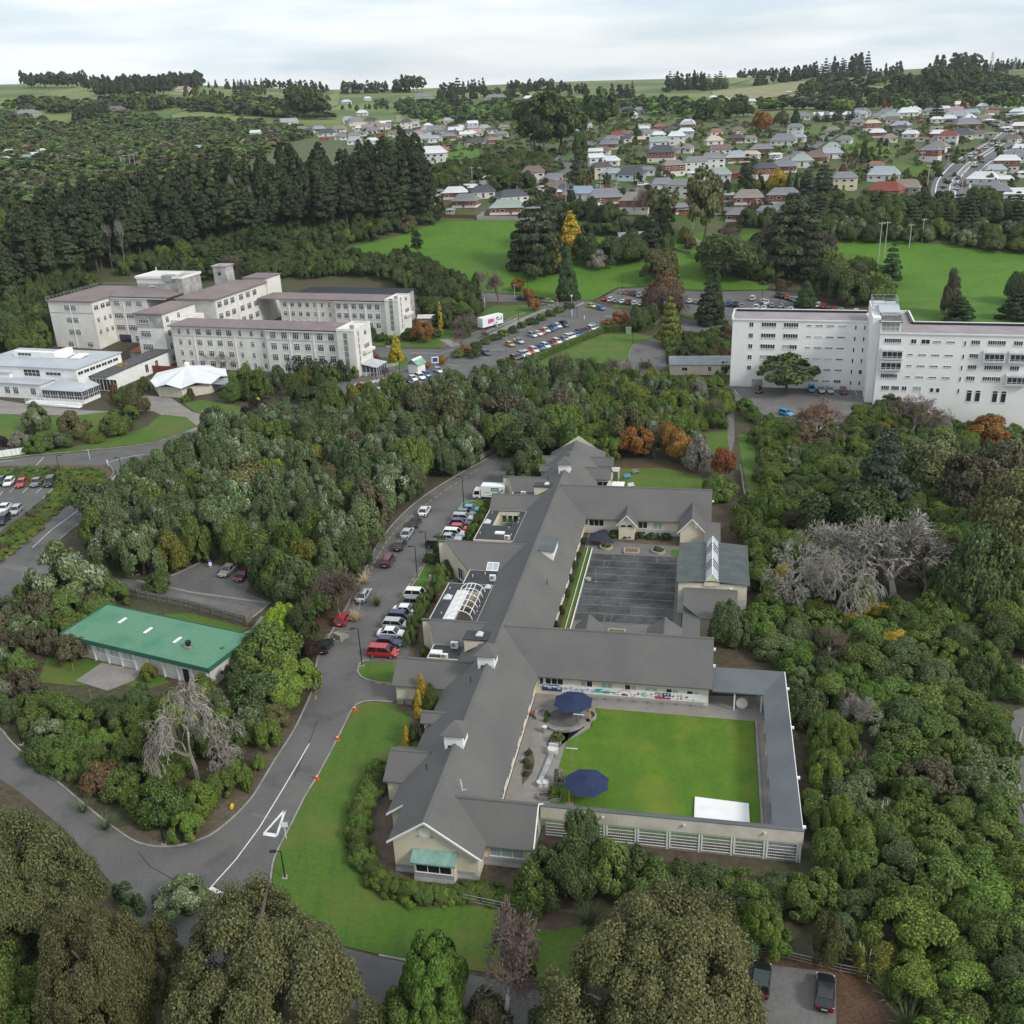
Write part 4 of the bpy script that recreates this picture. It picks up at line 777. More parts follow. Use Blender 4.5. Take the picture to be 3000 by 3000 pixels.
sqplanter(8.9,81.4,2.5,1.9,'square stone planter at the far end of the court'); sqplanter(8.9,52.2,2.5,2.2,'square stone planter at the near end of the court')
p = WF.w(2.6,69.6); t = thing('round_stool', 'low round concrete stool beside the thin pole on court', 'stool', p); M().lathe([(0,0),(.42,0),(.5,.1),(.5,.42),(.46,.46),(0,.46)], 18).obj('stool_block', m_stone, t)
for (x, y, lab) in ((3.9,69.2,'thin pale pole on the court beside the round seat'),(15.2,68.6,'thin pale pole on the court nearest the hall')):
    p = WF.w(x, y); t = thing('net_pole', lab, 'pole', p, 0, 'court net poles'); M().tube((0,0,0),(0,0,2.4),.04,.03,6).obj('pole_shaft', m_steel, t); M().lathe([(0,0),(.22,0),(.2,.08),(0,.1)], 10).obj('base_plate', m_concrete, t)
p = WF.w(3.1,84.6); t = thing('sunken_canopy', 'small dark folded canopy roof at the court corner', 'canopy', (p[0],p[1],0), math.radians(-11.8)); q = M(); q.slab([(-2.2,-1.4,1.1),(2.6,-2.0,1.1),(.6,1.2,2.0)], .08); q.slab([(-2.2,-1.4,1.1),(.6,1.2,2.0),(-2.0,1.6,1.2)], .08); q.obj('canopy_sheet', mat('slate_sail', (.03,.038,.055)), t)
for x, y, h in ((-2,-1.2,1.1),(2.4,-1.8,1.1),(.55,1.1,2.0)): M().tube((x,y,0),(x,y,h-.05),.05,.05,6).obj('post', m_steel, t)
# far garden furniture by the terrace
p = at(1860,1388); t = thing('pergola', 'small white pergola at the far end of the ward building', 'pergola', (p[0]-5,p[1]-3,0), math.radians(-11.8))
for x in (-1.2,1.2):
    for y in (-1,1): M().box(x-.06,x+.06,y-.06,y+.06,0,2.3).obj('post', m_wtrim, t)
for k in range(7): M().box(-1.4,1.4,-1.2+k*.38,-1.1+k*.38,2.3,2.42).obj('rafter', m_wtrim, t)
for (x, y, c, lab) in ((1838,1402,(.1,.35,.6),'pale blue garden seat on the far terrace'),(1849,1428,(.7,.7,.7),'white slatted garden bench on the far terrace'),(1862,1388,(.25,.25,.25),'grey barbecue stand on the far terrace lawn edge')):
    p = at(x, y); t = thing('garden_bench' if 'barb' not in lab else 'barbecue', lab, 'bench' if 'barb' not in lab else 'barbecue', p, .3); mm_ = mat('seat_%d' % int(c[0]*100), c)
    M().box(-.7,.7,-.25,.25,.4,.48).obj('seat', mm_, t); M().box(-.7,.7,.22,.3,.48,.95).obj('backrest', mm_, t)
    for s in (-.6,.6): M().box(s-.05,s+.05,-.25,.25,0,.4).obj('leg', mm_, t)
# ------------------------------------------------------------------ old hospital, left
HF = FR(-46.6, 286.5, -18)
m_hosp = mat('stained_cream_concrete', (.70,.68,.635), var=.18, scale=.16, col2=(.59,.57,.53), fine=.07, fscale=1.5, rough=.9)
m_hdark = mat('grimy_concrete', (.43,.42,.40), var=.25, scale=.3, fine=.12, fscale=1.2, rough=.9)
m_broof = mat('pinkish_brown_roof', (.22,.175,.17), var=.2, scale=.14, fine=.1, fscale=1.2, col2=(.175,.145,.145))
m_gut = mat('black_solar_edge', (.02,.022,.035), rough=.4, fine=0)
m_wgl = glassmat('hospital_glass', (.045,.05,.06), .12)
hosp = thing('old_hospital', 'old cream hospital block with pinkish roofs and stair towers', 'building', HF.w(0,0), math.radians(-18))
def hwin(root, x, y, z, w, h, rz=0, n=2, pane=None): return window(root, x, y, z, w, h, rz, n, pane=pane or m_wgl, split=.3, sub=False, bar=.09, proud=.06)
def hip(root, x0, x1, y0, y1, z, zr, m, ov=.5, ridge=None, name='roof'):
    x0 -= ov; x1 += ov; y0 -= ov; y1 += ov; w = min(x1-x0, y1-y0)/2; q = M()
    if x1-x0 >= y1-y0: a, b = (x0+w, (y0+y1)/2, zr), (x1-w, (y0+y1)/2, zr)
    else: a, b = ((x0+x1)/2, y0+w, zr), ((x0+x1)/2, y1-w, zr)
    c = [(x0,y0,z),(x1,y0,z),(x1,y1,z),(x0,y1,z)]
    if x1-x0 >= y1-y0: q.add(c+[a,b], [(0,1,5,4),(1,2,5),(2,3,4,5),(3,0,4)])
    else: q.add(c+[a,b], [(0,1,4),(1,2,5,4),(2,3,5),(3,0,4,5)])
    q.box(x0,x1,y0,y1,z-.35,z-.02); return q.obj(name, m, root)
def blk(root, x0, x1, y0, y1, z1, m, zb=0.0, name='wall'):
    return M().box(x0,x1,y0,y1,zb,z1).obj(name, m, root)
def eave(root, x0, x1, y, z): M().box(x0,x1,y-.5,y-.05,z-.3,z+.05).obj('eave', m_wtrim, root); M().box(x0,x1,y-.56,y-.5,z+.05,z+.3).obj('gutter_edge', m_gut, root)
# front wing
blk(hosp,-61,-27,1.6,11.6,13.4,m_hosp); blk(hosp,-27.05,-2.7,.6,11.5,13.4,m_hosp)
hip(hosp,-61.2,-2.4,.9,11.7,13.6,14.9,m_broof,.35); eave(hosp,-61,-27.2,1.55,13.25); eave(hosp,-27,-2.75,.55,13.3)
zs = (11.6, 8.3, 4.9, 1.7)
for z in zs:
    for i, x in enumerate((-58.2,-54.9,-51.3,-47.6,-44.0,-40.4)): hwin(hosp,x,1.6,z,1.15 if i < 2 else 1.9,1.9,0,2 if i < 2 else 3)
    for x in (-36.6,-32.6,-28.9): hwin(hosp,x,1.6,z,1.1,1.8,0,2)
    for x in (-24.6,-20.8,-16.9,-13.2,-8.9,-5.2): hwin(hosp,x,.6,z,2.0,2.1,0,3)
for x in (-53.0,-38.5): M().box(x-.14,x+.14,1.42,1.6,0,13.2).obj('downpipe', m_wtrim, hosp)
for x in (-19.0,-11.0): M().box(x-.14,x+.14,.42,.6,0,13.2).obj('downpipe', m_wtrim, hosp)
for z in (10.2,): M().box(-61.02,-27.1,1.52,1.6,z,z+.12).obj('string_course', m_hdark, hosp); M().box(-27,-2.8,.52,.6,z,z+.12).obj('string_course', m_hdark, hosp)
def stair(root, x0, x1, y0, y1, h):
    blk(root,x0,x1,y0,y1,h,m_hosp); q = M()
    for r in ((x0,x1,y0,y0+.25),(x0,x1,y1-.25,y1),(x0,x0+.25,y0+.25,y1-.25),(x1-.25,x1,y0+.25,y1-.25)): q.box(*r,h,h+.55)
    q.obj('parapet', m_hosp, root); M().box(x0-.1,x1+.15,y0-.15,y0-.02,h-.1,h+.1).obj('cornice', m_wtrim, root)
    xm = x0+(x1-x0)*.48
    for k in range(6): M().box(xm-.62,xm+.62,y0-.04,y0+.02,2.3+k*1.85,3.95+k*1.85).obj('stair_window', mat('reeded_glass', (.25,.26,.25), rough=.3), root)
    for k in range(6): M().box(x1-.02,x1+.05,y0+2.2,y0+2.9,2.6+k*1.85,4.1+k*1.85).obj('stair_window', mat('reeded_glass', (0,0,0)), root)
    M().box(x1,x1+1.2,y0+4.3,y1-.4,6.2,7.0).obj('balcony_wall', m_hosp, root); hwin(root,x1,(y0+y1)/2+2,8.0,3.6,1.6,math.radians(90),5); hwin(root,x1,(y0+y1)/2+1.6,12.0,1.8,1.5,math.radians(90),2)
    M().lathe([(0,0),(.65,0),(.65,1.3),(0,1.45)], 12).obj('water_tank', m_steel, root, (x1-1.1,y0+1.2,h+.2))
stair(hosp,-2.7,3.0,-.5,10.8,13.9); M().box(-1.2,.2,-.55,-.48,0,2.3).obj('door', m_wtrim, hosp); M().box(-2.8,3.1,-.6,-.5,0,.6).obj('plinth', m_hdark, hosp)
# back wing
bx = lambda x: -52+(x+52)*.885
blk(hosp,-52,bx(-27),53,63,12.0,m_hosp); blk(hosp,bx(-27),bx(-5),52,63,12.0,m_hosp); hip(hosp,-60,bx(-5),52.6,63.2,12.2,13.4,m_broof,.35); eave(hosp,-52,bx(-27),52.9,11.9); eave(hosp,bx(-27),bx(-5),51.9,11.9)
for z in (10.1,6.9,3.7):
    for x in (-49.8,-46.4,-43.0,-39.7,-36.4,-33.1,-29.9): hwin(hosp,bx(x),53,z,1.5 if x < -38 else 1.0,1.7,0,2)
    for x in (-25.3,-22.2,-18.7,-15.5,-12.0,-8.7): hwin(hosp,bx(x),52,z,1.75,1.9,0,3)
for x, y in ((-48.0,52.8),(-35.0,52.8),(-20.5,51.8),(-13.8,51.8)): M().box(bx(x)-.14,bx(x)+.14,y,y+.2,0,11.8).obj('downpipe', m_wtrim, hosp)
stair(hosp,bx(-5),bx(.6),51.2,62,12.5); blk(hosp,-50,-9,63,74,12.3,m_hdark); M().box(-50.5,-8.5,62.8,74.5,12.3,12.5).obj('roof', m_gut, hosp)
# front-left pavilion and left block
blk(hosp,-75.5,-65.4,4,22,16.3,m_hosp); blk(hosp,-75.5,-61,8,20,13.6,m_hosp); hip(hosp,-75.5,-65.4,4,22,16.5,18.0,m_broof,.45); M().box(-75.6,-65.3,3.9,4.0,11.9,16.2).obj('attic_band', m_hdark, hosp)
for z in (14.2,9.9,5.6): hwin(hosp,-72.3,3.88,z,3.7,2.1,0,6)
for z in (14.2,9.9,5.6,1.8):
    for y in (6.4,12.5): hwin(hosp,-65.38,y,z,1.6,2.0,math.radians(90),2)
blk(hosp,-121.2,-103.2,18.2,46,16.7,m_hosp); blk(hosp,-103.3,-88,27.4,46,16.6,m_hosp); hip(hosp,-121.2,-103.2,18.2,46,16.9,18.3,m_broof,.5); hip(hosp,-112,-80,27.4,46.5,16.85,18.25,m_broof,.45); eave(hosp,-103,-80,27.35,16.5)
M().box(-121.3,-103.1,18.1,18.2,12.7,12.85).obj('string_course', m_hdark, hosp)
for i, z in enumerate((14.4,10.2,6.1)):
    for x in (-113.7,-111.0): hwin(hosp,x,18.2,z,2.2,2.0,0,4)
    for y in (20.0,23.4,26.2): hwin(hosp,-103.18,y,z,1.3 if i else 2.2,1.7,math.radians(90),2)
    for x in (-100.4,-95.6,-91.4): hwin(hosp,x,27.38,z,3.6 if i else 2.4,1.9,0,5)
for x in (-115.0,-107.0): hwin(hosp,x,18.2,1.9,2.3,1.9,0,4)
for x in (-99.5,): M().box(x-2.3,x+2.3,27.2,27.42,0,3.6).obj('entrance_glazing', m_glass, hosp)
hwin(hosp,-93,27.38,2.2,4.6,2.2,0,7)
for x, y in ((-112.3,18.05),(-97.8,27.25)): M().box(x-.15,x+.15,y,y+.15,0,16.3).obj('downpipe', m_wtrim, hosp)
for x, y in ((-121.4,18),(-121.4,27),(-121.4,36),(-121.4,44)): M().box(x-.05,x+.05,y-.05,y+.05,17.0,18.2).obj('railing_post', m_steel, hosp)
rail = M(); 
for z in (17.5,18.0): rail.box(-121.5,-121.4,18,46,z,z+.06); rail.box(-121.4,-88,46.4,46.5,z,z+.06)
for k in range(16): rail.box(-121.5,-121.4,18+k*1.8,18.07+k*1.8,17,18.05)
rail.obj('roof_railing', m_steel, hosp)
# tower, middle block and chimney tower
blk(hosp,-98,-79.5,37,48,21.4,m_hdark,14); blk(hosp,-98.05,-86.5,36.95,48.05,22.0,m_hosp,19.6); q = M()
for r in ((-98.4,-79.2,36.6,36.9),(-98.4,-79.2,48.1,48.4),(-98.4,-98.1,36.9,48.1),(-79.5,-79.2,36.9,48.1)): q.box(*r,21.4,22.2)
q.obj('parapet', m_wtrim, hosp); hwin(hosp,-91.8,36.93,17.4,2.6,2.4,0,3); M().box(-87.2,-83.2,36.4,39,20.6,22.6).obj('plant_box', m_steel, hosp); M().tube((-93,42,22),(-93,42,24.5),.15,.15,6).obj('vent_stack', m_wtrim, hosp); M().box(-89,-87.6,36.2,37,14,18).obj('duct', m_wtrim, hosp); M().box(-81.3,-80.8,36.3,37,14.2,21.8).obj('duct', m_steel, hosp)
blk(hosp,-76,-61,27,60,16.6,m_hosp); blk(hosp,-76,-70.8,26.5,40,15.8,m_hdark); hip(hosp,-75.8,-60.8,26.6,60,16.8,18.6,m_broof,.5)
for z in (14.4,10.5,6.6):
    for y in (29.5,33.5,37.5,43,47.5,52): hwin(hosp,-60.98,y,z,2.6,2.1,math.radians(90),3)
for y in (27.3,40.2): M().box(-60.95,-60.75,y,y+.35,4,16.6).obj('downpipe', m_wtrim, hosp)
blk(hosp,-75,-69.8,49.5,54.5,23.6,m_hdark,14); M().box(-75.3,-69.5,49.2,54.8,23.6,24).obj('tower_cap', m_hdark, hosp); M().box(-73,-72,49.4,49.5,20.6,21.6).obj('tower_window', m_glass, hosp); blk(hosp,-70,-60.5,60,70,17.8,m_hosp); M().box(-70.4,-60.1,59.6,70.4,17.8,18.1).obj('roof', m_broof, hosp)
# low links at ground level, red-tiled lean-to
q = M(); q.slab([(-70.6,-27.6,4.6),(-64.2,-27.6,4.6),(-64.4,3.9,5.1),(-70.9,3.9,5.1)], .2); q.obj('link_roof', mat('grey_link_roof', (.10,.10,.105)), hosp); blk(hosp,-70.2,-64.7,-26.8,3.9,4.3,m_wtrim); 
for y in (-8.5,-3.5): window(hosp,-64.68,y,2.2,1.5,2.6,math.radians(90),2,sub=False)
q = M(); q.slab([(-82,6,3.3),(-76,6,3.3),(-76,16,5.2),(-82,16,4.2)], .15); q.obj('lean_to_roof', mat('red_tile', (.36,.09,.05), var=.2, scale=1), hosp); blk(hosp,-81.8,-76,6.4,16,3.2,m_hdark)
blk(hosp,-64.6,-52,-6,-5.6,2.4,mat('red_fence', (.2,.06,.035)),0,'garden_fence')
HF.nogo(-122,-60,3,75); HF.nogo(-61,4,-1,12.5); HF.nogo(-62,1,50,75); HF.nogo(-72,-62,-30,5)
# glazed porch, ramps with white rails
porch = thing('glass_porch', 'white glazed porch with pale roof at hospital stair tower', 'porch', HF.w(3.0,2.0), math.radians(-18))
q = M(); q.slab([(0,-.3,3.6),(5.2,-.3,2.7),(5.2,7.2,2.7),(0,7.2,3.6)], .12); q.obj('roof', mat('pale_poly_roof', (.52,.55,.58), rough=.35), porch)
for y in (0,6.9):
    for x in (.2,1.5,2.8,4.0,5.0): M().box(x-.06,x+.06,y-.06,y+.06,0,3.4-x*.16).obj('post', m_wtrim, porch)
    M().box(.2,5,y-.04,y+.04,.9,1.0).obj('rail', m_wtrim, porch); M().box(.25,4.95,y-.01,y+.01,1.0,2.5).obj('pane', m_glassb, porch)
for y in (1.4,2.8,4.2,5.6): M().box(4.94,5.06,y-.06,y+.06,0,2.6).obj('post', m_wtrim, porch)
M().box(4.98,5.02,.1,6.8,.8,2.4).obj('pane', m_glassb, porch)
def rail_fence(name, label, pts, h=1.05, nrail=3, step=1.4):
    p0 = pts[0]; t = thing(name, label, 'railing', (p0[0],p0[1],0), 0, 'white ramp railings')
    for a, b in zip(pts, pts[1:]):
        l = math.hypot(b[0]-a[0],b[1]-a[1]); n = max(1,int(l/step))
        for k in range(n+1):
            x, y = a[0]+(b[0]-a[0])*k/n-p0[0], a[1]+(b[1]-a[1])*k/n-p0[1]; M().tube((x,y,0),(x,y,h),.05,.05,5).obj('post', m_wtrim, t)
        for j in range(nrail): 
            z = h*(j+1)/nrail; M().tube((a[0]-p0[0],a[1]-p0[1],z),(b[0]-p0[0],b[1]-p0[1],z),.045,.045,5).obj('rail', m_wtrim, t)
rail_fence('ramp_railing','long white railing curving along the hospital footpath',[at(1072,1105)[:2],at(1100,1092)[:2],at(1135,1078)[:2],at(1169,1072)[:2]])
rail_fence('ramp_railing','short white ramp railing below the glazed porch, nearer the tower',[at(1053,1098)[:2],at(1073,1082)[:2]]); rail_fence('ramp_railing','short white ramp railing below the glazed porch, nearer the road',[at(1066,1104)[:2],at(1092,1078)[:2]])
# ------------------------------------------------------------------ white modern building
m_white_w = mat('white_render', (.80,.80,.79), var=.06, scale=.3); m_wroof = mat('pale_grey_metal_roof', (.43,.46,.49), var=.1, scale=.15, rough=.5, fine=.05)
mod = thing('white_clinic', 'white flat-roofed clinic with window strips and glazed sunroom', 'building', HF.w(0,0), math.radians(-18))
blk(mod,-108,-70.4,-32,-12,7.7,m_white_w); M().box(-108.4,-70.0,-32.4,-11.6,7.7,7.95).obj('roof', m_wroof, mod); M().box(-101,-86,-22,-20.5,7.95,9.6).obj('roof_upstand', m_white_w, mod); M().box(-88,-86,-20.5,-14,7.95,9.4).obj('roof_upstand', m_white_w, mod); window(mod,-97,-22.02,8.8,5,.9,0,4,sub=False,pane=m_wgl)
for x in (-84,-79): M().slab([(x-1.8,-22,8.25),(x+1.8,-22,8.25),(x+1.8,-17.5,8.7),(x-1.8,-17.5,8.7)], .25).obj('skylight', m_wtrim, mod)
blk(mod,-120,-93.5,-33,-14,5.9,m_white_w); M().box(-120.3,-93.2,-33.3,-13.7,5.9,6.1).obj('roof', m_wroof, mod); blk(mod,-110,-79,-37.4,-31,4.3,m_white_w); M().box(-110.3,-78.6,-37.9,-31.8,4.3,4.5).obj('roof', m_wroof, mod)
for k in range(2): window(mod,-86.2+k*7.6,-32.02,6.1,5.8-k*.4,2.0 if k==0 else 1.0,0,4,sub=False,pane=m_wgl,split=.5 if k==0 else 0)
for k in range(7): window(mod,-70.38,-30.4+k*2.6,6.3,2.3,1.0,math.radians(90),2,sub=False,pane=m_wgl)
for x in (-91.2,-88.2,-82.0,-95.5,-99.5): window(mod,x,-37.42,2.2,1.9,2.0,0,3,sub=False,pane=m_wgl,split=.3)
blk(mod,-77,-63.2,-39.6,-32.5,1.0,m_white_w,0,'sunroom_base'); q = M(); q.slab([(-77.3,-40.0,3.75),(-62.9,-40.0,3.75),(-65,-35.5,4.7),(-75.5,-32,4.9)], .15); q.slab([(-62.9,-40.0,3.75),(-62.9,-32.2,3.75),(-66,-32,4.8),(-65,-35.5,4.7)], .15); q.obj('sunroom_roof', m_wroof, mod)
for k in range(5): window(mod,-75.5+k*2.72,-39.6,2.35,2.6,2.6,0,3,sub=False,pane=m_wgl,split=.6)
for k in range(3): window(mod,-63.2,-38.3+k*2.3,2.35,2.2,2.6,math.radians(90),3,sub=False,pane=m_wgl,split=.6)
blk(mod,-76.5,-63.8,-39.2,-32.3,3.6,m_glassb,.9,'sunroom_interior')
for k in range(4): window(mod,-69.5+k*2.4,-27.2,2.1,2.3,3.4,0,2,sub=False,pane=m_wgl)
ramp = M(); ramp.box(-80,-63,-41.6,-40.2,0,.8); ramp.slab([(-80,-43.2,.9),(-62,-43.2,.1),(-62,-41.7,.1),(-80,-41.7,.9)], .5); ramp.obj('ramp', m_white_w, mod)
rr = M()
for y in (-43.2,-40.9):
    for k in range(12): rr.box(-80+k*1.6-.04,-80+k*1.6+.04,y-.04,y+.04,.3,1.7)
    for z in (.9,1.25,1.65): rr.box(-80,-62,y-.03,y+.03,z,z+.07)
for k in range(11): rr.tube((-80+k*1.6,-40.9,.9),(-78.4+k*1.6,-40.9,1.65),.03,.03,4); rr.tube((-80+k*1.6,-40.9,1.65),(-78.4+k*1.6,-40.9,.9),.03,.03,4)
rr.obj('ramp_railing', m_wtrim, mod); HF.nogo(-122,-62,-44,-11)
# ------------------------------------------------------------------ octagonal pavilion with folded star roof
pav = thing('star_roof_pavilion', 'cream pavilion with white folded star roof', 'pavilion', HF.w(-42,-19.5), math.radians(-18))
m_proof = mat('white_pavilion_roof', (.66,.68,.70), var=.06, scale=.4, rough=.5); m_pw = mat('pavilion_cream', (.62,.58,.49), var=.08)
n = 8; R = 10.6; q = M(); wl = M(); gl = M()
for k in range(n):
    a0, am, a1 = [2*math.pi*(k+e)/n+math.pi/8 for e in (0,.5,1)]
    lo0 = (R*1.04*math.cos(a0),R*1.04*math.sin(a0),3.0); hi = (R*1.02*math.cos(am),R*1.02*math.sin(am),4.2); lo1 = (R*1.04*math.cos(a1),R*1.04*math.sin(a1),3.0); top = (0,0,6.8)
    q.slab([top,lo0,hi], .15); q.slab([top,hi,lo1], .15)
    w0 = (R*.95*math.cos(a0),R*.95*math.sin(a0)); w1 = (R*.95*math.cos(a1),R*.95*math.sin(a1)); wm = ((w0[0]+w1[0])/2,(w0[1]+w1[1])/2)
    wl.add([(*w0,0),(*w1,0),(*w1,3.0),(*w0,3.0)], [(0,1,2,3)]); M().add([(*w0,3.0),(*w1,3.0),(*wm,4.15)], [(0,1,2)]).obj('gable_pane', m_glass, pav)
    M().tube((*w0,0),(*w0,3.0),.12,.12,5).obj('corner_post', m_wtrim, pav)
q.obj('roof', m_proof, pav); wl.obj('wall', m_pw, pav); M().lathe([(0.8,6.2),(.8,7.6),(0,7.9)], 10).obj('roof_lantern', m_wtrim, pav); HF.nogo(-53,-31,-31,-8)
q = M(); q.slab([(9,-3,2.6),(13.5,-3,2.6),(13.5,3,2.6),(9,3,2.9)], .1); q.obj('side_canopy', mat('grey_canopy', (.35,.37,.4)), pav)
# ------------------------------------------------------------------ white six-storey block, right
BF = FR(95, 250, -16); m_bw = mat('bright_white_render', (.80,.795,.77), var=.05, scale=.2, fine=.03, rough=.9)
m_proof2 = mat('mauve_membrane', (.30,.265,.275), var=.12, scale=.2)
rb = thing('white_tower_block', 'white six-storey nurses block in two offset wings with roof tower', 'building', BF.w(0,0), math.radians(-16))
HT = 18.4
blk(rb,-35.6,0,.2,10.6,HT,m_bw,-1); blk(rb,.6,52,-12.6,-2.2,HT,m_bw,-6); blk(rb,-.1,9,-2.5,11,HT-.02,m_bw,-2)
blk(rb,-1.3,2.2,-2.2,6,HT+4.2,m_bw,-2); blk(rb,-1.3,.62,-10.5,-2.2,HT+3.2,m_bw,-4)
for r in ((-35.2,-1.4,.6,10.2),(2.3,8.6,-2.3,10.6),(1,51.6,-12.2,-2.6)): M().box(*r,HT,HT+.08).obj('roof', m_proof2, rb)
q = M()
for r in ((-35.9,-1.3,10.3,10.7),(-35.9,-35.55,.2,10.3),(9.0,9.35,-2.5,11.0),(9.35,52,-2.5,-2.1),(2.2,9.35,11,11.3)): q.box(*r,HT-.2,HT+.75)
q.obj('parapet', m_wtrim, rb); q = M()
for r in ((-35.5,-1.35,9.9,10.28),(8.55,8.98,-2.5,10.9),(8.9,51.9,-2.98,-2.53)): q.box(*r,HT+.1,HT+.6)
q.obj('solar_edge', m_gut, rb); M().box(-35.7,-1.3,-.05,.2,HT-.25,HT+.1).obj('cornice', m_wtrim, rb); M().box(.6,52,-12.85,-12.6,HT-.25,HT+.1).obj('cornice', m_wtrim, rb)
# roof tower, glazed penthouse, railings
blk(rb,.5,5.2,-11.8,-7,HT+2.6,m_bw,HT); M().slab([(.2,-12.2,HT+2.5),(5.5,-12.2,HT+2.5),(5.5,-6.8,HT+3.2),(.2,-6.8,HT+3.2)], .15).obj('roof', mat('slate_lean_to', (.13,.135,.14)), rb); window(rb,2.9,-11.82,HT+1.2,4.2,2.0,0,4,sub=False,pane=mat('pale_glazing', (.32,.33,.31), rough=.2, spec=.5),split=.5)
blk(rb,.9,4.6,-7.5,-1,HT+4.0,m_bw,HT); M().slab([(.3,-8,HT+4.1),(5.2,-8,HT+4.1),(5.2,-1,HT+4.9),(.3,-1,HT+4.9)], .2).obj('roof', m_wroof, rb); q = M()
for x, y in ((-1,-2),(2,-2),(5,-2),(-1,5),(2,5),(5,5),(-1,1.5),(5,1.5)): q.box(x-.05,x+.05,y-.05,y+.05,HT+4.2,HT+6)
for z in (5.1,6): q.box(-1,5,-2.05,-1.95,HT+z-.08,HT+z); q.box(-1,5,4.95,5.05,HT+z-.08,HT+z); q.box(-1.05,-.95,-2,5,HT+z-.08,HT+z); q.box(4.95,5.05,-2,5,HT+z-.08,HT+z)
q.obj('roof_railing', m_steel, rb); M().box(-1,5,-2,5,HT+4.2,HT+4.3).obj('tower_deck', m_wroof, rb)
q = M()
for x in range(8): q.box(-35.3+x*.0,-35.2,0.5+x*1.3,.6+x*1.3,HT,HT+1.1)
q.box(-35.3,-35.2,.5,10,HT+1.0,HT+1.1); q.box(-35.3,-30,10,10.1,HT+1.0,HT+1.1); q.obj('roof_railing', m_steel, rb)
B1 = (.2588, 2100, 850); B2 = (.2588, 2500, 850)
def bwin(y, cx, cy, w, h, z, n, B, pane=None, split=0):
    p = BF.hit(B[1]+cx*B[0], B[2]+cy*B[0], 1, y); return window(rb, p[0], y, z, w, h, 0, n, sub=False, pane=pane or m_wgl, split=split, bar=.08)
# left wing: rows of the photograph, windows keyed to the top row's columns
zrow = []
for cy in (408,535,660,785,908,1035): zrow.append(BF.hit(2100+1400*.2588, 850+cy*.2588, 1, .18)[2])
rr_ = random.Random(5)
for i, z in enumerate(zrow):
    pale_blind = lambda: mat('blind_glass', (.42,.45,.46), rough=.2, spec=.5) if rr_.random() < .16 else None  # a few panes at random get pale blinds
    if i < 5:
        bwin(.18,392,408,1.15,1.3,z,2,B1)
        for c in (548,630,800,882): bwin(.18,c,408,1.95,1.35,z,3,B1,pale_blind(),.82)
        bwin(.18,1048,408,1.2,.45,z,2,B1)
    for c in (1160,1290,1420): bwin(.18,c,408,1.9 if i < 5 or c < 1400 else 1.9,.48 if not (i == 5 and c == 1420) else .9,z,3,B1,pale_blind())
    for c in (1573,1675): bwin(.18,c,430,.5 if not (i==4 and c==1675) else .9,1.2,z-.3,1,B1)
# right wing
zr2 = [BF.hit(2500+440*.2588, 850+cy*.2588, 1, -12.62)[2] for cy in (575,725,850,975,1108)]
for i, z in enumerate(zr2):
    for c in (400,495): 
        if i in (0,3): bwin(-12.62,c,575,2.0,1.3,z,4,B2,None,.8)
    if i in (1,2):
        p = BF.hit(2500+440*.2588, 850+725*.2588, 1, -13.4); bayo = M().box(p[0]-2.5,p[0]+2.5,-13.5,-12.6,z-1.2,z+1.2).obj('bay_box', m_wtrim, rb); window(rb,p[0],-13.52,z,4.7,1.7,0,4,sub=False,pane=m_wgl,split=.75); M().slab([(p[0]-2.6,-13.7,z+1.15),(p[0]+2.6,-13.7,z+1.15),(p[0]+2.6,-12.6,z+1.5),(p[0]-2.6,-12.6,z+1.5)],.06).obj('bay_roof', mat('pale_poly_roof', (0,0,0)), rb)
    if i == 4:
        for c in (420,535): bwin(-12.62,c,575,1.9,1.2,z,4,B2)
    for c, w, n in ((665,1.2,2),(800,1.9,3),(950,1.9,3),(1105,1.9,3)):
        if i == 4: continue
        if i == 0 and c < 900: bwin(-12.62,c+20,575,1.3 if c < 700 else 2.0,1.2,z,2,B2)
        else: bwin(-12.62,c,575,w,.48,z,n,B2)
    bwin(-12.62,1268,590,.5,1.25,z-.2,1,B2)
    if i < 4:
        bwin(-12.62,1388,575,2.0,1.3,z,4,B2,None,.8)
        for c in (1580,1680,1875):
            if i == 1 or (i == 3 and c == 1875): continue
            bwin(-12.62,c,575,2.05,1.3,z,4,B2,None,.8)
    else:
        for c in (640,): bwin(-12.62,c,575,1.2,1.2,z,2,B2)
        bwin(-12.62,790,575,1.9,1.3,z,3,B2,mat('blind_glass',(0,0,0))); bwin(-12.62,960,575,.9,1.2,z-.2,1,B2); bwin(-12.62,1030,575,.9,1.2,z-.2,1,B2)
        for c in (1400,1500,1700,1800): bwin(-12.62,c,575,1.25,2.9,z-1.3,1,B2,None,.2)
for (c, i) in ((1625,1),(1920,1),(1925,3)):
    z = zr2[i]; p = BF.hit(2500+c*.2588, 850+575*.2588, 1, -13.4); M().box(p[0]-2.4,p[0]+2.4,-13.5,-12.6,z-1.3,z+1.2).obj('bay_box', m_wtrim, rb); window(rb,p[0],-13.52,z,4.4,1.7,0,4,sub=False,pane=m_wgl,split=.75); M().slab([(p[0]-2.5,-13.7,z+1.15),(p[0]+2.5,-13.7,z+1.15),(p[0]+2.5,-12.6,z+1.5),(p[0]-2.5,-12.6,z+1.5)],.06).obj('bay_roof', mat('pale_poly_roof', (0,0,0)), rb)
for x, y, z1 in ((-1.15,.02,HT-2),(.45,-10.6,HT-3.5)): M().tube((x,y,-3),(x,y,z1),.12,.12,6).obj('downpipe', m_wtrim, rb); M().lathe([(0,0),(.3,0),(.3,.4),(0,.5)],8).obj('rainwater_head', m_wtrim, rb, (x,y,z1))
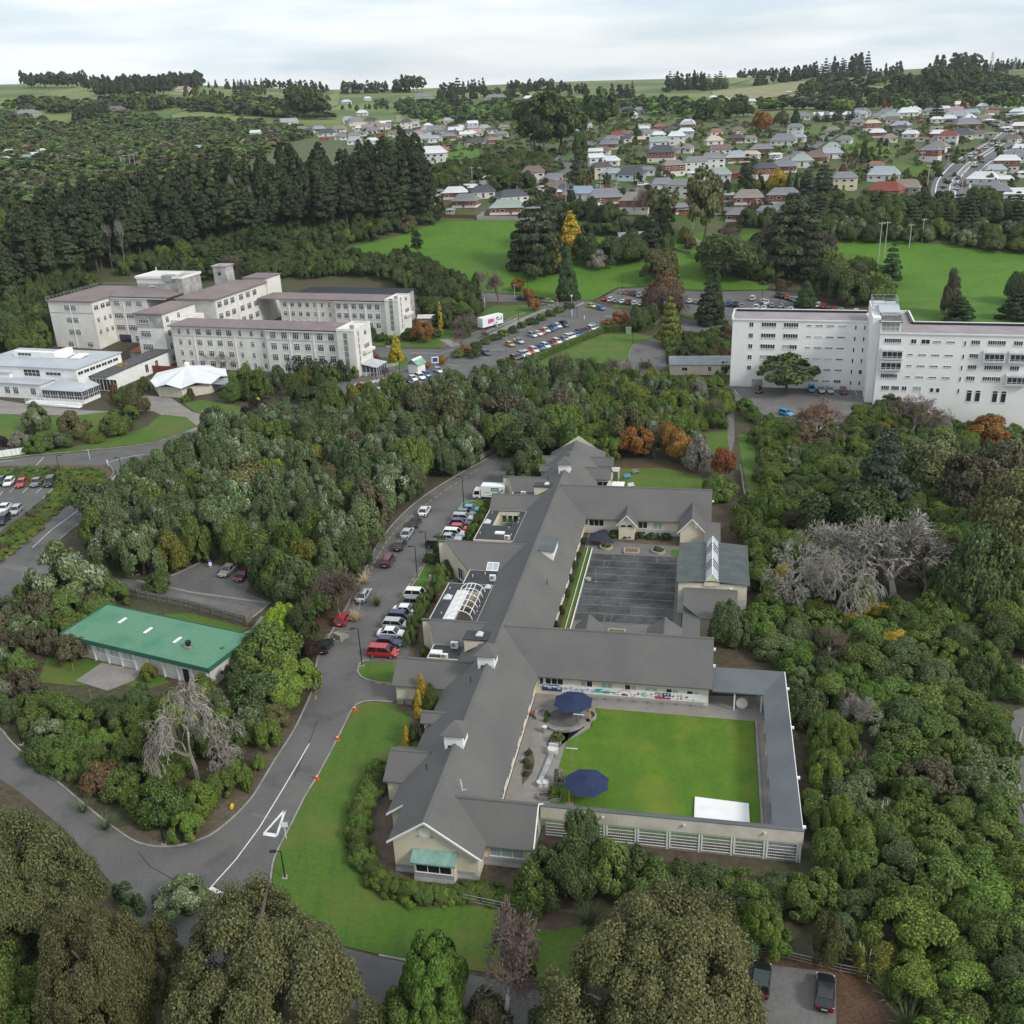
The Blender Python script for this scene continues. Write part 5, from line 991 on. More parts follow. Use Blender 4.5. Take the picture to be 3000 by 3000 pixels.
M().box(1.5,12,-12.9,-12.6,-6,-.4).obj('base_panel', m_hdark, rb); M().box(-29.8,-27.0,.0,.2,0,2.2).obj('entrance_recess', m_hdark, rb)
BF.nogo(-37,1,-1.5,12); BF.nogo(-1,53,-14,12)
# ------------------------------------------------------------------ green-roofed building
GF = FR(-68.4, 129.7, -24.7); gb = thing('green_roofed_hall', 'single-storey white building with faded green metal roof', 'building', GF.w(0,0), math.radians(-24.7))
m_green = mat('faded_green_metal', (.062,.20,.115), var=.22, scale=.22, col2=(.11,.245,.16), fine=.08, fscale=3, rough=.55, thr=(.5,.75)); m_gfas = mat('green_fascia', (.03,.13,.08), var=.1)
gw = 28.0; gd = 9.5
M().box(.45,gw-.5,.45,gd-.4,0,3.0).obj('wall', mat('off_white_render', (.64,.62,.58), var=.12, scale=.5), gb)
rs = M(); n = 100
for k in range(n):
    x0 = gw*k/n; x1 = gw*(k+.72)/n; x2 = gw*(k+1)/n
    rs.slab([(x0,0,3.42),(x1,0,3.42),(x1,gd,3.62),(x0,gd,3.62)], .06); rs.slab([(x1,0,3.46),(x2,0,3.46),(x2,gd,3.66),(x1,gd,3.66)], .08)
rf = rs.obj('roof', m_green, gb)
for r in ((-.08,gw+.08,-.1,0),(-.08,gw+.08,gd,gd+.1)): M().box(*r,2.85,3.55 if r[2] < 1 else 3.75).obj('fascia', m_gfas, rf)
for x in (-.08,gw): M().box(x,x+.08,0,gd,2.95,3.66).obj('fascia', m_gfas, rf)
for x, y in ((6.2,6.3),(12.2,5.3),(18.4,4.6)): M().slab([(x-.25,y-.8,3.56+y*.02),(x+.25,y-.8,3.56+y*.02),(x+.25,y+.8,3.6+y*.02),(x-.25,y+.8,3.6+y*.02)], .1).obj('skylight', m_wtrim, rf)
M().lathe([(.3,0),(.3,.5),(.42,.55),(.42,1.0),(0,1.1)], 10).obj('roof_vent', m_dark, rf, (21.4,3.6,3.6)); M().box(-.5,.5,-.5,.5,-.1,.25).obj('vent_base', m_concrete, rf, (21.4,3.6,3.6))
for k in range(11): M().box(.5+k*2.65,.72+k*2.65,.25,.46,0,3.0).obj('pilaster', m_wtrim, gb)
for k in range(10):
    if k in (8,): M().box(-.5,.5,-.06,.02,0,2.1).obj('door', m_dark, gb, (1.95+k*2.65,.45,0))
    elif k < 5: window(gb,1.95+k*2.65,.44,1.95,1.9,1.2,0,2,pane=mat('lace_curtain_pane', (.42,.43,.44), rough=.2),sub=False)
GF.nogo(-1,gw+1,-1,gd+1)
for x, y, lab in ((5.5,-3.5,'short grey garden post on the lawn beside the brick terrace'),(13.2,-7.8,'short grey garden post at the near terrace corner')):
    p = GF.w(x,y); t = thing('garden_post', lab, 'post', p, 0, 'grey garden posts'); M().tube((0,0,0),(0,0,1.5),.05,.05,6).obj('post_shaft', m_steel, t)
# timber fence: posts, rails and palings
def fence(label, pxs, h, m, step=2.4, name='timber_fence', board=.16, pal=True):
    p = [G(*c) for c in pxs]; t = thing(name, label, 'fence', p[0], 0)
    me = {}; 
    for a, b in zip(p, p[1:]):
        l = math.hypot(b[0]-a[0],b[1]-a[1]); n = max(1,round(l/step)); an = math.atan2(b[1]-a[1],b[0]-a[0])
        for k in range(n+1): M().box(-.06,.06,-.06,.06,-.1,h+.1).obj('post', m, t, (a[0]+(b[0]-a[0])*k/n-p[0][0],a[1]+(b[1]-a[1])*k/n-p[0][1],T(a[0]+(b[0]-a[0])*k/n,a[1]+(b[1]-a[1])*k/n)-p[0][2])).rotation_euler[2] = an
        for k in range(n):
            c = ((a[0]+(b[0]-a[0])*(k+.5)/n)-p[0][0], (a[1]+(b[1]-a[1])*(k+.5)/n)-p[0][1]); zz = T(c[0]+p[0][0],c[1]+p[0][1])-p[0][2]; w = l/n
            q = M(); nb = max(2,int(w/board))
            for j in range(nb): q.box(-w/2+w*j/nb+.008,-w/2+w*(j+1)/nb-.008,.03,.055,.03,h-.04*((j*7)%3)/2)
            o = q.obj('paling_panel', m, t, (*c,zz)); o.rotation_euler[2] = an
            for z in (h*.25,h*.75): M().box(-w/2,w/2,-.03,.03,z,z+.09).obj('rail', m, o)
m_fence = mat('weathered_timber', (.25,.225,.195), var=.25, scale=1.5, fine=.2, fscale=6)
fence('weathered paling fence between the driveway and green-roofed building', [(375,1747),(560,1787),(723,1833)], 1.7, m_fence)
fence('short weathered paling fence end beside the concrete steps', [(723,1833),(738,1818)], 1.7, m_fence)
fence('pale timber retaining fence along the far lane', [(1405,1350),(1440,1330),(1478,1316)], 1.3, m_fence)
fence('grey board fence round the orange brick house by the field', [(1398,646),(1420,630)], 2.0, mat('grey_boards', (.33,.33,.32), var=.15), 3); fence('grey board fence along the top of the field', [(1398,646),(1560,647)], 2.0, MATS['grey_boards'], 3)
fence('red-brown board fence beside the green shed', [(1300,638),(1396,640)], 1.6, mat('red_brown_boards', (.13,.07,.05)), 3)
fence('grey timber fence behind the hidden cottage', [(1785,728),(1850,733),(1900,725)], 1.4, m_fence, 3); fence('grey timber fence beside the footpath on the green', [(1965,733),(2022,748)], 1.4, m_fence, 3)
fence('pale concrete wall edge beside the grass strip, with square posts', [(2168,1378),(2180,1460)], 1.3, mat('pale_rail', (.5,.49,.45)), 2)
# chain-link fences: posts, rails
def wire_fence(label, pxs, h=1.1):
    p = [G(*c) for c in pxs]; t = thing('wire_fence', label, 'fence', p[0]); q = M()
    for a, b in zip(p, p[1:]):
        n = max(1, round(math.hypot(b[0]-a[0],b[1]-a[1])/2.2))
        for k in range(n+1): M().tube((a[0]+(b[0]-a[0])*k/n-p[0][0],a[1]+(b[1]-a[1])*k/n-p[0][1],0),(a[0]+(b[0]-a[0])*k/n-p[0][0],a[1]+(b[1]-a[1])*k/n-p[0][1],h),.03,.03,5).obj('post', m_steel, t)
        for z in (h, h*.66, h*.33): M().tube((a[0]-p[0][0],a[1]-p[0][1],z),(b[0]-p[0][0],b[1]-p[0][1],z),.03 if z==h else .008,.03 if z==h else .008,4).obj('rail' if z==h else 'wire', m_steel if z==h else m_wtrim, t)
wire_fence('low wire fence below the gable end hedge', [(1360,2645),(1470,2668),(1570,2690)]); wire_fence('low wire fence behind the two dark parked cars', [(2130,2790),(2310,2815),(2460,2852),(2560,2872)]); wire_fence('low wire fence beside the path above the goal', [(2093,1258),(2128,1252)],1.6)
# ------------------------------------------------------------------ low grey-roofed annex, cottage, shed, kiosk, trailer
def low_house(name, label, cat, px, wid, dep, rz, hw, hr, mw, mr, win=(), group=None):
    p = G(*px); t = thing(name, label, cat, p, rz, group); M().box(-wid/2,wid/2,-dep/2,dep/2,-.5,hw).obj('wall', mw, t); q = M()
    q.slab([(-wid/2-.4,0,hr),(wid/2+.4,0,hr),(wid/2+.4,-dep/2-.4,hw-.1),(-wid/2-.4,-dep/2-.4,hw-.1)], .15); q.slab([(-wid/2-.4,0,hr),(wid/2+.4,0,hr),(wid/2+.4,dep/2+.4,hw-.1),(-wid/2-.4,dep/2+.4,hw-.1)], .15)
    for s in (-1,1): q.add([(s*wid/2,-dep/2,hw-.12),(s*wid/2,dep/2,hw-.12),(s*wid/2,0,hr-.1)], [(0,1,2)])
    q.obj('roof', mr, t)
    for (x, w, h) in win: window(t,x,-dep/2-.02,hw*.55,w,h,0,2,sub=False)
    NOGO.append([(p[0]+a*wid/2*math.cos(rz)-b*dep/2*math.sin(rz), p[1]+a*wid/2*math.sin(rz)+b*dep/2*math.cos(rz)) for a, b in ((-1,-1),(1,-1),(1,1),(-1,1))]); return t
low_house('annex','low cream annex with grey metal roof beside the white block','building',(2055,1088),18,8,math.radians(-8),3.2,4.6,m_cream,mat('grey_metal_roof', (.27,.285,.30), var=.12),((-5,1.6,1.1),(2,1.0,1.3),(6,1.0,1.3)))
low_house('cottage','small grey-roofed cottage half hidden among trees on the green','house',(1862,712),15,8,.1,2.8,4.8,m_cream,mat('blue_grey_roof', (.22,.26,.29)),((-3,1.2,1.1),(3,1.2,1.1)))
low_house('garden_shed','cream garden shed with pale roof behind the golden poplar','shed',(1257,947),7,4,-.1,2.4,3.2,mat('shed_grey', (.3,.28,.25)),mat('shed_pale_roof', (.6,.58,.52)))
k_ = low_house('ticket_kiosk','small white kiosk with green-striped gable roof','kiosk',(1222,1089),4.0,3.4,math.radians(60),2.7,4.3,m_wtrim,mat('mint_roof', (.22,.42,.28), var=.2))
M().slab([(-2.45,.0,4.36),(2.45,.0,4.36),(2.45,-.5,3.9),(-2.45,-.5,3.9)], .04).obj('roof_stripe', m_wtrim, k_)
# trailer clinic with painted side
p0, p1 = G(1421,967), G(1472,950); an = math.atan2(p1[1]-p0[1], p1[0]-p0[0]); tr = thing('clinic_trailer', 'white mobile clinic trailer with pink lettered side and entry steps', 'trailer', p0, an)
m_tr = mat('trailer_white', (.74,.78,.78), var=.05, rough=.4); TL = 9.2
M().box(-1.0,TL,-.0,2.6,.9,4.1).obj('body', m_tr, tr); M().box(-.95,TL-.05,.05,2.55,4.1,4.2).obj('roof', m_wtrim, tr); M().box(1,TL-.5,.3,2.3,.55,.9).obj('chassis', m_dark, tr)
for x in (TL-2.6,TL-1.5):
    for y in (-.02,2.35): w = M(); w.tube((x,y,.5),(x,y+.27,.5),.5,.5,14); w.obj('wheel', m_dark, tr)
pk = mat('trailer_pink', (.75,.10,.32)); ink = mat('trailer_ink', (.02,.02,.035))
def tside(m, pts, dy=.0): M().add([(x,-.02-dy,z) for x, z in pts], [tuple(range(len(pts)))]).obj('lettering', m, tr)
for i, (cx, cz, rx, rz_) in enumerate(((3.0,2.9,1.0,.55),(3.9,2.5,.8,.5),(2.7,2.2,.7,.4),(4.2,3.0,.5,.35))): tside(pk, [(cx+rx*math.cos(t_*.5236),cz+rz_*math.sin(t_*.5236)) for t_ in range(12)], .004*i)
tside(ink, [(1.7,1.7),(2.0,1.7),(2.0,3.5),(1.7,3.5)]); tside(ink, [(5.4,2.9),(6.0,3.5),(6.9,3.5),(6.9,3.1),(6.2,3.1),(5.8,2.6)]); tside(ink, [(6.2,2.2),(8.0,2.5),(8.0,2.9),(7.4,2.7),(6.4,2.6)]); tside(ink, [(8.2,2.2),(8.5,2.2),(8.5,3.6),(8.2,3.6)])
st = M()
for k in range(6): st.box(4.4,5.4,-2.2+k*.36,-1.84+k*.36,.0+k*.25,.12+k*.25)
st.obj('entry_steps', m_steel, tr)
for x in (4.4,5.4): q = M(); q.tube((x,-2.2,1.0),(x,0,2.4),.04,.04,5); q.tube((x,-2.2,0),(x,-2.2,1.0),.04,.04,5); q.obj('handrail', m_steel, tr)
# ------------------------------------------------------------------ cars
PAINT = {}
def paint_m(c):
    cols = dict(white=(.72,.72,.71), silver=(.42,.44,.46), grey=(.16,.17,.18), black=(.012,.013,.016), red=(.42,.012,.015), maroon=(.10,.008,.018), blue=(.03,.15,.40), navy=(.012,.022,.07), teal=(.08,.32,.36), gold=(.45,.28,.07), orange=(.55,.11,.02), green=(.008,.02,.016), yellow=(.60,.48,.16), olive=(.36,.38,.16), tan=(.28,.25,.22), skyblue=(.05,.32,.60))
    if c not in PAINT: PAINT[c] = mat('car_paint_'+c, cols[c], rough=.3, var=.03, fine=0, spec=.5, coat=.6, metal=.25 if c in ('silver','grey','tan') else 0)
    return PAINT[c]
m_tyre = mat('tyre_rubber', (.015,.015,.016), rough=.9); m_rim = mat('alloy_rim', (.4,.41,.42), rough=.35, metal=.6); m_cglass = mat('car_glass', (.012,.015,.018), rough=.05, spec=.7, fine=0)
m_head = mat('headlight_lens', (.55,.57,.58), rough=.15); m_tail = mat('tail_lamp', (.32,.01,.012), rough=.25); m_plate = mat('number_plate', (.65,.65,.62))
CT = dict(   # length, width, body stations (x fraction, belt z), glass: base front, roof front, roof rear, base rear (fractions), roof z, belt z
    hatch=(4.0,1.70,1.48,.93,(.30,.44,.86,.97)), sedan=(4.6,1.76,1.43,.93,(.29,.43,.72,.88)), suv=(4.55,1.84,1.70,1.06,(.27,.39,.90,.98)), wagon=(4.7,1.78,1.50,.95,(.28,.42,.90,.98)), van=(4.6,1.80,1.72,1.02,(.17,.36,.91,.98)), ute=(5.1,1.82,1.68,1.02,(.25,.36,.55,.60)))
_cm = {}
def car_meshes(ty):
    if ty in _cm: return _cm[ty]
    L_, W_, H_, zb, g = CT[ty]; w = W_/2
    st = [(0,.80,.42,zb*.60),(.02,.90,.30,zb*.74),(.10,.97,.24,zb*.84),(g[0],1,.22,zb*.98),(.5,1,.22,zb),(.8,1,.22,zb*1.01),(.94,.97,.26,zb*(.97 if ty != 'hatch' else 1.02)),(.985,.92,.32,zb*.9),(1,.86,.42,zb*.72)]
    if ty == 'ute': st[5] = (.8,1,.3,zb*.98)
    b = M(); rows = []
    for fx, fw, z0, z1 in st:
        x = L_/2-fx*L_; ww = w*fw; rows.append([(x,-ww*.86,z0),(x,-ww,z0+.2),(x,-ww,z1-.2),(x,-ww*.97,z1-.06),(x,-ww*.82,z1),(x,0,z1+.02),(x,ww*.82,z1),(x,ww*.97,z1-.06),(x,ww,z1-.2),(x,ww,z0+.2),(x,ww*.86,z0)])
    vs = [p for r in rows for p in r]; m = 11; fs = [(i*m+j,(i+1)*m+j,(i+1)*m+j+1,i*m+j+1) for i in range(len(rows)-1) for j in range(m-1)]; fs += [tuple(range(m)), tuple(range((len(rows)-1)*m+m-1,(len(rows)-1)*m-1,-1))]
    b.add(vs, fs, 0)
    gl = M(); X = [L_/2-f*L_ for f in g]; wb, wt = w*.94, w*.76; zt = H_-.05
    P = [(X[0],-wb,zb-.02),(X[0],wb,zb-.02),(X[3],wb,zb-.02),(X[3],-wb,zb-.02),(X[1],-wt,zt),(X[1],wt,zt),(X[2],wt,zt),(X[2],-wt,zt)]
    gl.add(P, [(4,5,6,7),(0,4,5,1),(1,5,6,2),(2,6,7,3),(3,7,4,0)])
    rp = M(); rp.box(X[2]-.06,X[1]+.05,-wt-.015,wt+.015,zt-.015,H_); 
    for s in (-1,1):
        for (xa, za, xb, zb_, r) in ((X[0],zb,X[1],zt,.045),(X[3],zb,X[2],zt,.07),((X[1]+X[2])/2-.1,zb,(X[1]+X[2])/2-.1,zt,.05)): rp.tube((xa,s*wb,za),(xb,s*wt,zb_),r,r,4)
    wh = M(); wh.tube((0,-.11,0),(0,.11,0),.32,.32,14); ri = M(); ri.tube((0,-.12,0),(0,.12,0),.20,.20,10)
    hl = M().box(-.10,.10,-.22,.22,-.07,.07); tl = M().box(-.05,.05,-.14,.14,-.16,.16); npx = M().box(-.02,.02,-.26,.26,-.06,.06)
    wp = [(L_*.31,s*(w-.1)) for s in (-1,1)]+[(-L_*.29,s*(w-.1)) for s in (-1,1)]
    hp = [(L_/2-.16,s*w*.68,zb*.66) for s in (-1,1)]; tp = [(-L_/2+.05,s*w*.74,zb*.78) for s in (-1,1)]; pp = [(L_/2-.0,0,.46),(-L_/2+.01,0,.6)]
    mono = M(); mono.add(b.v,b.f,0); mono.add(gl.v,gl.f,1); mono.add(rp.v,rp.f,0)
    for x, y in wp: mono.tube((x,y-.11,.32),(x,y+.11,.32),.32,.32,10,2)
    for x, y, z in hp: mono.box(x-.1,x+.1,y-.2,y+.2,z-.06,z+.06,3)
    for x, y, z in tp: mono.box(x-.05,x+.05,y-.13,y+.13,z-.14,z+.14,4)
    if ty == 'ute': b.box(-L_/2+.1,X[3]-.05,-w*.85,w*.85,zb-.02,zb+.06)
    if ty == 'ute': mono.box(-L_/2+.1,X[3]-.05,-w*.85,w*.85,zb-.02,zb+.06,0)
    P0 = paint_m('white')
    d = dict(body=b.data('body',[P0]), glass=gl.data('windows',[m_cglass]), roof=rp.data('roof_panel',[P0]), tyre=wh.data('wheel',[m_tyre]), rim=ri.data('rim',[m_rim]), head=hl.data('headlight',[m_head]), tail=tl.data('tail_light',[m_tail]), plate=npx.data('number_plate',[m_plate]), mono=mono.data('parked_car',[P0,m_cglass,m_tyre,m_head,m_tail]), wp=wp, hp=hp, tp=tp, pp=pp)
    for me in (d['body'], d['mono']):
        me.polygons.foreach_set('use_smooth', [False]*len(me.polygons))
    _cm[ty] = d; return d
def car(pos, ang, ty, colour, label, group, near):
    d = car_meshes(ty); pm = paint_m(colour); z = T(pos[0],pos[1])+ (pos[2] if len(pos) > 2 and pos[2] < .2 else .04)
    if not near:
        o = link('parked_car', d['mono'], None, (pos[0],pos[1],z), ang); setmat(o, pm); return tag(o, label, 'car', group)
    t = thing('parked_car', label, 'car', (pos[0],pos[1],z), ang, group)
    for k in ('body','roof'): setmat(link({'body':'body','roof':'roof_panel'}[k], d[k], t), pm)
    link('windows', d['glass'], t)
    for x, y in d['wp']: link('rim', d['rim'], link('wheel', d['tyre'], t, (x,y,.32)))
    for c in d['hp']: link('headlight', d['head'], t, c)
    for c in d['tp']: link('tail_light', d['tail'], t, c)
    for c in d['pp']: link('number_plate', d['plate'], t, c)
    return t
ORD = 'first second third fourth fifth sixth seventh eighth ninth tenth eleventh twelfth thirteenth fourteenth fifteenth sixteenth seventeenth eighteenth nineteenth'.split()
for tn, td in (('twenty','twentieth'),('thirty','thirtieth'),('forty','fortieth'),('fifty','fiftieth'),('sixty','sixtieth'),('seventy','seventieth'),('eighty','eightieth'),('ninety','ninetieth')): ORD += [td]+[tn+'-'+o for o in ORD[:9]]
def heading(a, b): A, B_ = G(*a), G(*b); return math.atan2(B_[1]-A[1], B_[0]-A[0])
def row(cars, ang, where, group, near):
    for k, (x, y, c, ty) in enumerate(cars):
        p = G(x, y+ (8 if near else 3)); car((p[0],p[1]), ang, ty, c, '%s %s, %s car %s' % (c, ty, ORD[k], where), group, near)
AV = math.radians(-11.8); UP = math.radians(90-11.8)
row([(1123,1913,'red','van'),(1142,1884,'navy','hatch'),(1150,1857,'white','sedan'),(1165,1831,'silver','wagon'),(1179,1808,'navy','wagon'),(1192,1789,'white','sedan'),(1217,1765,'grey','hatch'),(1225,1744,'white','suv')], AV, 'up the near parking bays from the lawn island', 'cars in the near parking bays', True)
row([(1279,1594,'black','hatch'),(1319,1577,'silver','sedan'),(1333,1565,'white','suv'),(1348,1549,'red','hatch'),(1350,1533,'navy','hatch'),(1359,1517,'silver','wagon'),(1365,1505,'grey','hatch'),(1379,1492,'teal','sedan')], AV, 'up the far parking bays towards the truck', 'cars in the far parking bays', True)
row([(955,1894,'black','hatch'),(1006,1815,'red','hatch'),(1065,1745,'silver','sedan'),(1137,1644,'maroon','suv'),(1173,1596,'black','sedan'),(1194,1562,'silver','sedan'),(1217,1531,'black','sedan'),(1244,1497,'white','sedan')], heading((1006,1815),(1065,1725)), 'parked up the tree side of the street', 'cars parked along the tree side of the street', True)
row([(669,1671,'tan','sedan'),(715,1683,'maroon','sedan')], heading((692,1654),(650,1690)), 'by the woodchip pile under the trees', 'cars by the woodchip pile', True)
row([(3,1409,'navy','hatch'),(28,1412,'white','hatch'),(65,1414,'red','sedan'),(108,1412,'grey','sedan'),(148,1412,'black','suv')], heading((42,1400),(14,1432)), 'from the photo edge in the upper left-hand bays', 'cars in the upper left car park', True)
row([(11,1523,'black','suv'),(14,1489,'white','sedan'),(48,1495,'silver','hatch')], heading((62,1478),(30,1510)), 'in the lower left-hand bays, counted upwards', 'cars in the lower left car park', True)
row([(2228,2876,'green','hatch'),(2415,2912,'black','hatch')], heading((2415,2960),(2418,2870)), 'beside the brown woodchip at the bottom', 'cars at the bottom right', True)
row([(2222,1140,'maroon','suv'),(2377,1138,'skyblue','hatch'),(2407,1141,'silver','hatch'),(2432,1142,'silver','hatch'),(2470,1144,'maroon','hatch')], heading((2376,1128),(2380,1150)), 'from the entrance along the white block', 'cars in front of the white block', True)
row([(1525,1378,'orange','sedan'),(1515,1391,'black','suv')], AV, 'behind the delivery truck, counted from the hedge', 'cars behind the delivery truck', True)
DH = heading((1560,978),(1595,992))
row([(1157,1127,'black','suv'),(1178,1120,'navy','sedan'),(1199,1114,'navy','sedan'),(1211,1107,'white','hatch'),(1232,1102,'white','suv'),(1250,1095,'blue','hatch'),(1284,1083,'silver','hatch')], heading((1200,1108),(1228,1122)), 'from the crossing in the kiosk row', 'cars beside the kiosk', True)
row([(1019,1179,'navy','sedan'),(1041,1165,'red','sedan'),(1064,1156,'white','sedan'),(1086,1150,'white','hatch'),(1108,1145,'white','sedan')], heading((1060,1148),(1088,1166)), 'in the row half hidden by the wood', 'cars half hidden by the wood', True)
row([(1423,1031,'green','wagon'),(1494,1006,'gold','sedan'),(1520,997,'silver','ute'),(1560,979,'silver','suv'),(1577,974,'white','sedan'),(1588,970,'red','hatch'),(1600,965,'white','hatch'),(1614,961,'navy','hatch'),(1623,956,'blue','hatch'),(1634,952,'white','hatch'),(1653,948,'navy','suv')], DH, 'in the flower bed row, from the roundel end', 'cars along the flower bed', True)
cs = ['maroon','navy','silver','white','red','white','navy','blue','white','navy','red','white','navy','silver','white','white','blue','navy','black','maroon','white','silver']
row([(1508+(1745-1508)*k/21, 1050+(961-1050)*k/21, cs[k], ('hatch','sedan','suv')[k%3]) for k in range(22)], DH, 'along the clipped hedge', 'cars along the clipped hedge', False)
row([(1528,872,'navy','hatch'),(1573,876,'black','hatch'),(1608,879,'olive','hatch')], heading((1528,874),(1608,882)), 'along the road below the field', 'cars on the road below the field', True)
row([(1733,893,'yellow','hatch'),(1760,900,'blue','hatch')], heading((1733,893),(1760,901)), 'at the crossing beside the tall cypress', 'cars by the crossing', True)
UH = heading((1822,862),(1835,842))
row([(1823,853,'silver','hatch'),(1838,855,'red','sedan'),(1856,858,'navy','suv'),(1874,862,'silver','suv'),(1890,864,'white','hatch')], UH, 'in the top row beside the yew clump', 'cars in the upper car park, top row', True)
row([(1772,872,'red','sedan'),(1789,875,'white','suv'),(1805,878,'silver','hatch'),(1824,880,'white','sedan'),(1841,883,'maroon','suv'),(1859,885,'white','hatch'),(1877,887,'silver','sedan'),(1895,889,'white','suv')], UH, 'in the second row left of the bronze tree', 'cars in the upper car park, second row', True)
row([(1925,868,'white','sedan'),(1942,872,'white','hatch'),(1962,876,'navy','suv'),(1980,876,'navy','sedan'),(1992,880,'white','hatch'),(2020,884,'white','sedan'),(2040,886,'silver','hatch'),(2060,888,'navy','hatch')], UH, 'in the middle row behind the bronze tree', 'cars in the upper car park, middle row', False)
row([(2135,892,'blue','suv'),(2154,895,'navy','suv'),(2175,897,'silver','hatch'),(2205,876,'white','van'),(2216,902,'white','suv'),(2238,904,'white','sedan'),(2236,884,'white','hatch'),(2245,889,'white','ute'),(2262,896,'silver','hatch'),(2288,898,'silver','sedan'),(2305,902,'grey','sedan'),(2316,908,'white','sedan')], UH, 'behind the white block roof, counted rightwards', 'cars behind the white block', False)
row([(2278,867,'black','suv'),(2291,869,'black','sedan'),(2306,873,'orange','hatch'),(2320,877,'silver','hatch'),(2330,880,'silver','suv'),(2385,887,'white','hatch'),(2396,896,'white','suv'),(2412,899,'red','suv'),(2428,902,'maroon','sedan'),(2443,906,'red','hatch'),(2463,911,'silver','sedan'),(2507,913,'white','hatch')], UH, 'along the top edge behind the cone cypress', 'cars along the top edge of the car park', False)
row([(2303,1209,'skyblue','hatch')], heading((2290,1205),(2316,1213)), 'half hidden under trees below the white block', 'cars below the white block', True)
row([(1000,1186,'navy','hatch'),(2150,2838,'silver','hatch')][1:], heading((2150,2860),(2152,2810)), 'half hidden by the big brown bush', 'cars at the bottom right', True)
# delivery truck
p = at(1432,1462); tk = thing('delivery_truck', 'white box truck with green logo parked by the ward wing', 'truck', (p[0],p[1],.04), AV+math.pi)
m_tw = mat('truck_white', (.75,.75,.74), rough=.4, var=.04); tg = mat('truck_green', (.02,.26,.12))
M().box(-3.6,1.3,-1.1,1.1,.85,3.15).obj('cargo_box', m_tw, tk); q = M(); q.add([(1.45,-1,.5),(3.05,-1,.5),(3.05,-1,1.25),(2.75,-.95,2.15),(1.45,-.95,2.25),(1.45,1,.5),(3.05,1,.5),(3.05,1,1.25),(2.75,.95,2.15),(1.45,.95,2.25)], [(0,1,2,3,4),(9,8,7,6,5),(0,5,6,1),(1,6,7,2),(2,7,8,3),(3,8,9,4),(4,9,5,0)]); q.obj('cab', m_tw, tk)
q = M(); q.add([(3.055,-.85,1.3),(3.055,.85,1.3),(2.80,.8,2.05),(2.80,-.8,2.05)], [(0,1,2,3)]); q.obj('windscreen', m_cglass, tk)
for s in (-1,1): M().add([(1.7,s*1.005,1.25),(2.9,s*1.005,1.25),(2.65,s*.965,2.0),(1.7,s*.97,2.05)], [(0,1,2,3)]).obj('side_window', m_cglass, tk); M().box(2.6,3.0,s*1.0-.1,s*1.0+.1,.7,.9).obj('headlight', m_head, tk)
M().box(-3.4,2.8,-.85,.85,.45,.85).obj('chassis', m_dark, tk)
for x in (2.2,-2.2):
    for s in (-1,1): link('rim', M().tube((0,-.16,0),(0,.16,0),.24,.24,10).data('rim',[m_rim]), M().tube((x,s*.95-.14,.42),(x,s*.95+.14,.42),.42,.42,14).obj('wheel', m_tyre, tk), (x,s*.95,.42))
sd_ = 1.108
M().box(-2.4+0,-.8,sd_,sd_+.01,2.1,2.85).obj('logo_panel', tg, tk); M().box(-2.2,-1.0,sd_+.012,sd_+.016,2.4,2.55).obj('logo_lettering', m_tw, tk)
q = M()
for k in range(12):
    t0, t1 = k/12, (k+1)/12; f = lambda t: (1.1-4.4*t, 1.05+1.6*t**2.2); g2 = lambda t: (1.1-4.4*t, 1.02+1.25*t**2.4)
    q.add([(f(t0)[0],sd_,f(t0)[1]),(f(t1)[0],sd_,f(t1)[1]),(g2(t1)[0],sd_,g2(t1)[1]-.02),(g2(t0)[0],sd_,g2(t0)[1]-.02)], [(0,1,2,3)])
q.obj('logo_swoosh', tg, tk); M().box(-.6,.7,sd_,sd_+.008,1.75,1.85).obj('small_lettering', mat('grey_print', (.3,.35,.33)), tk)
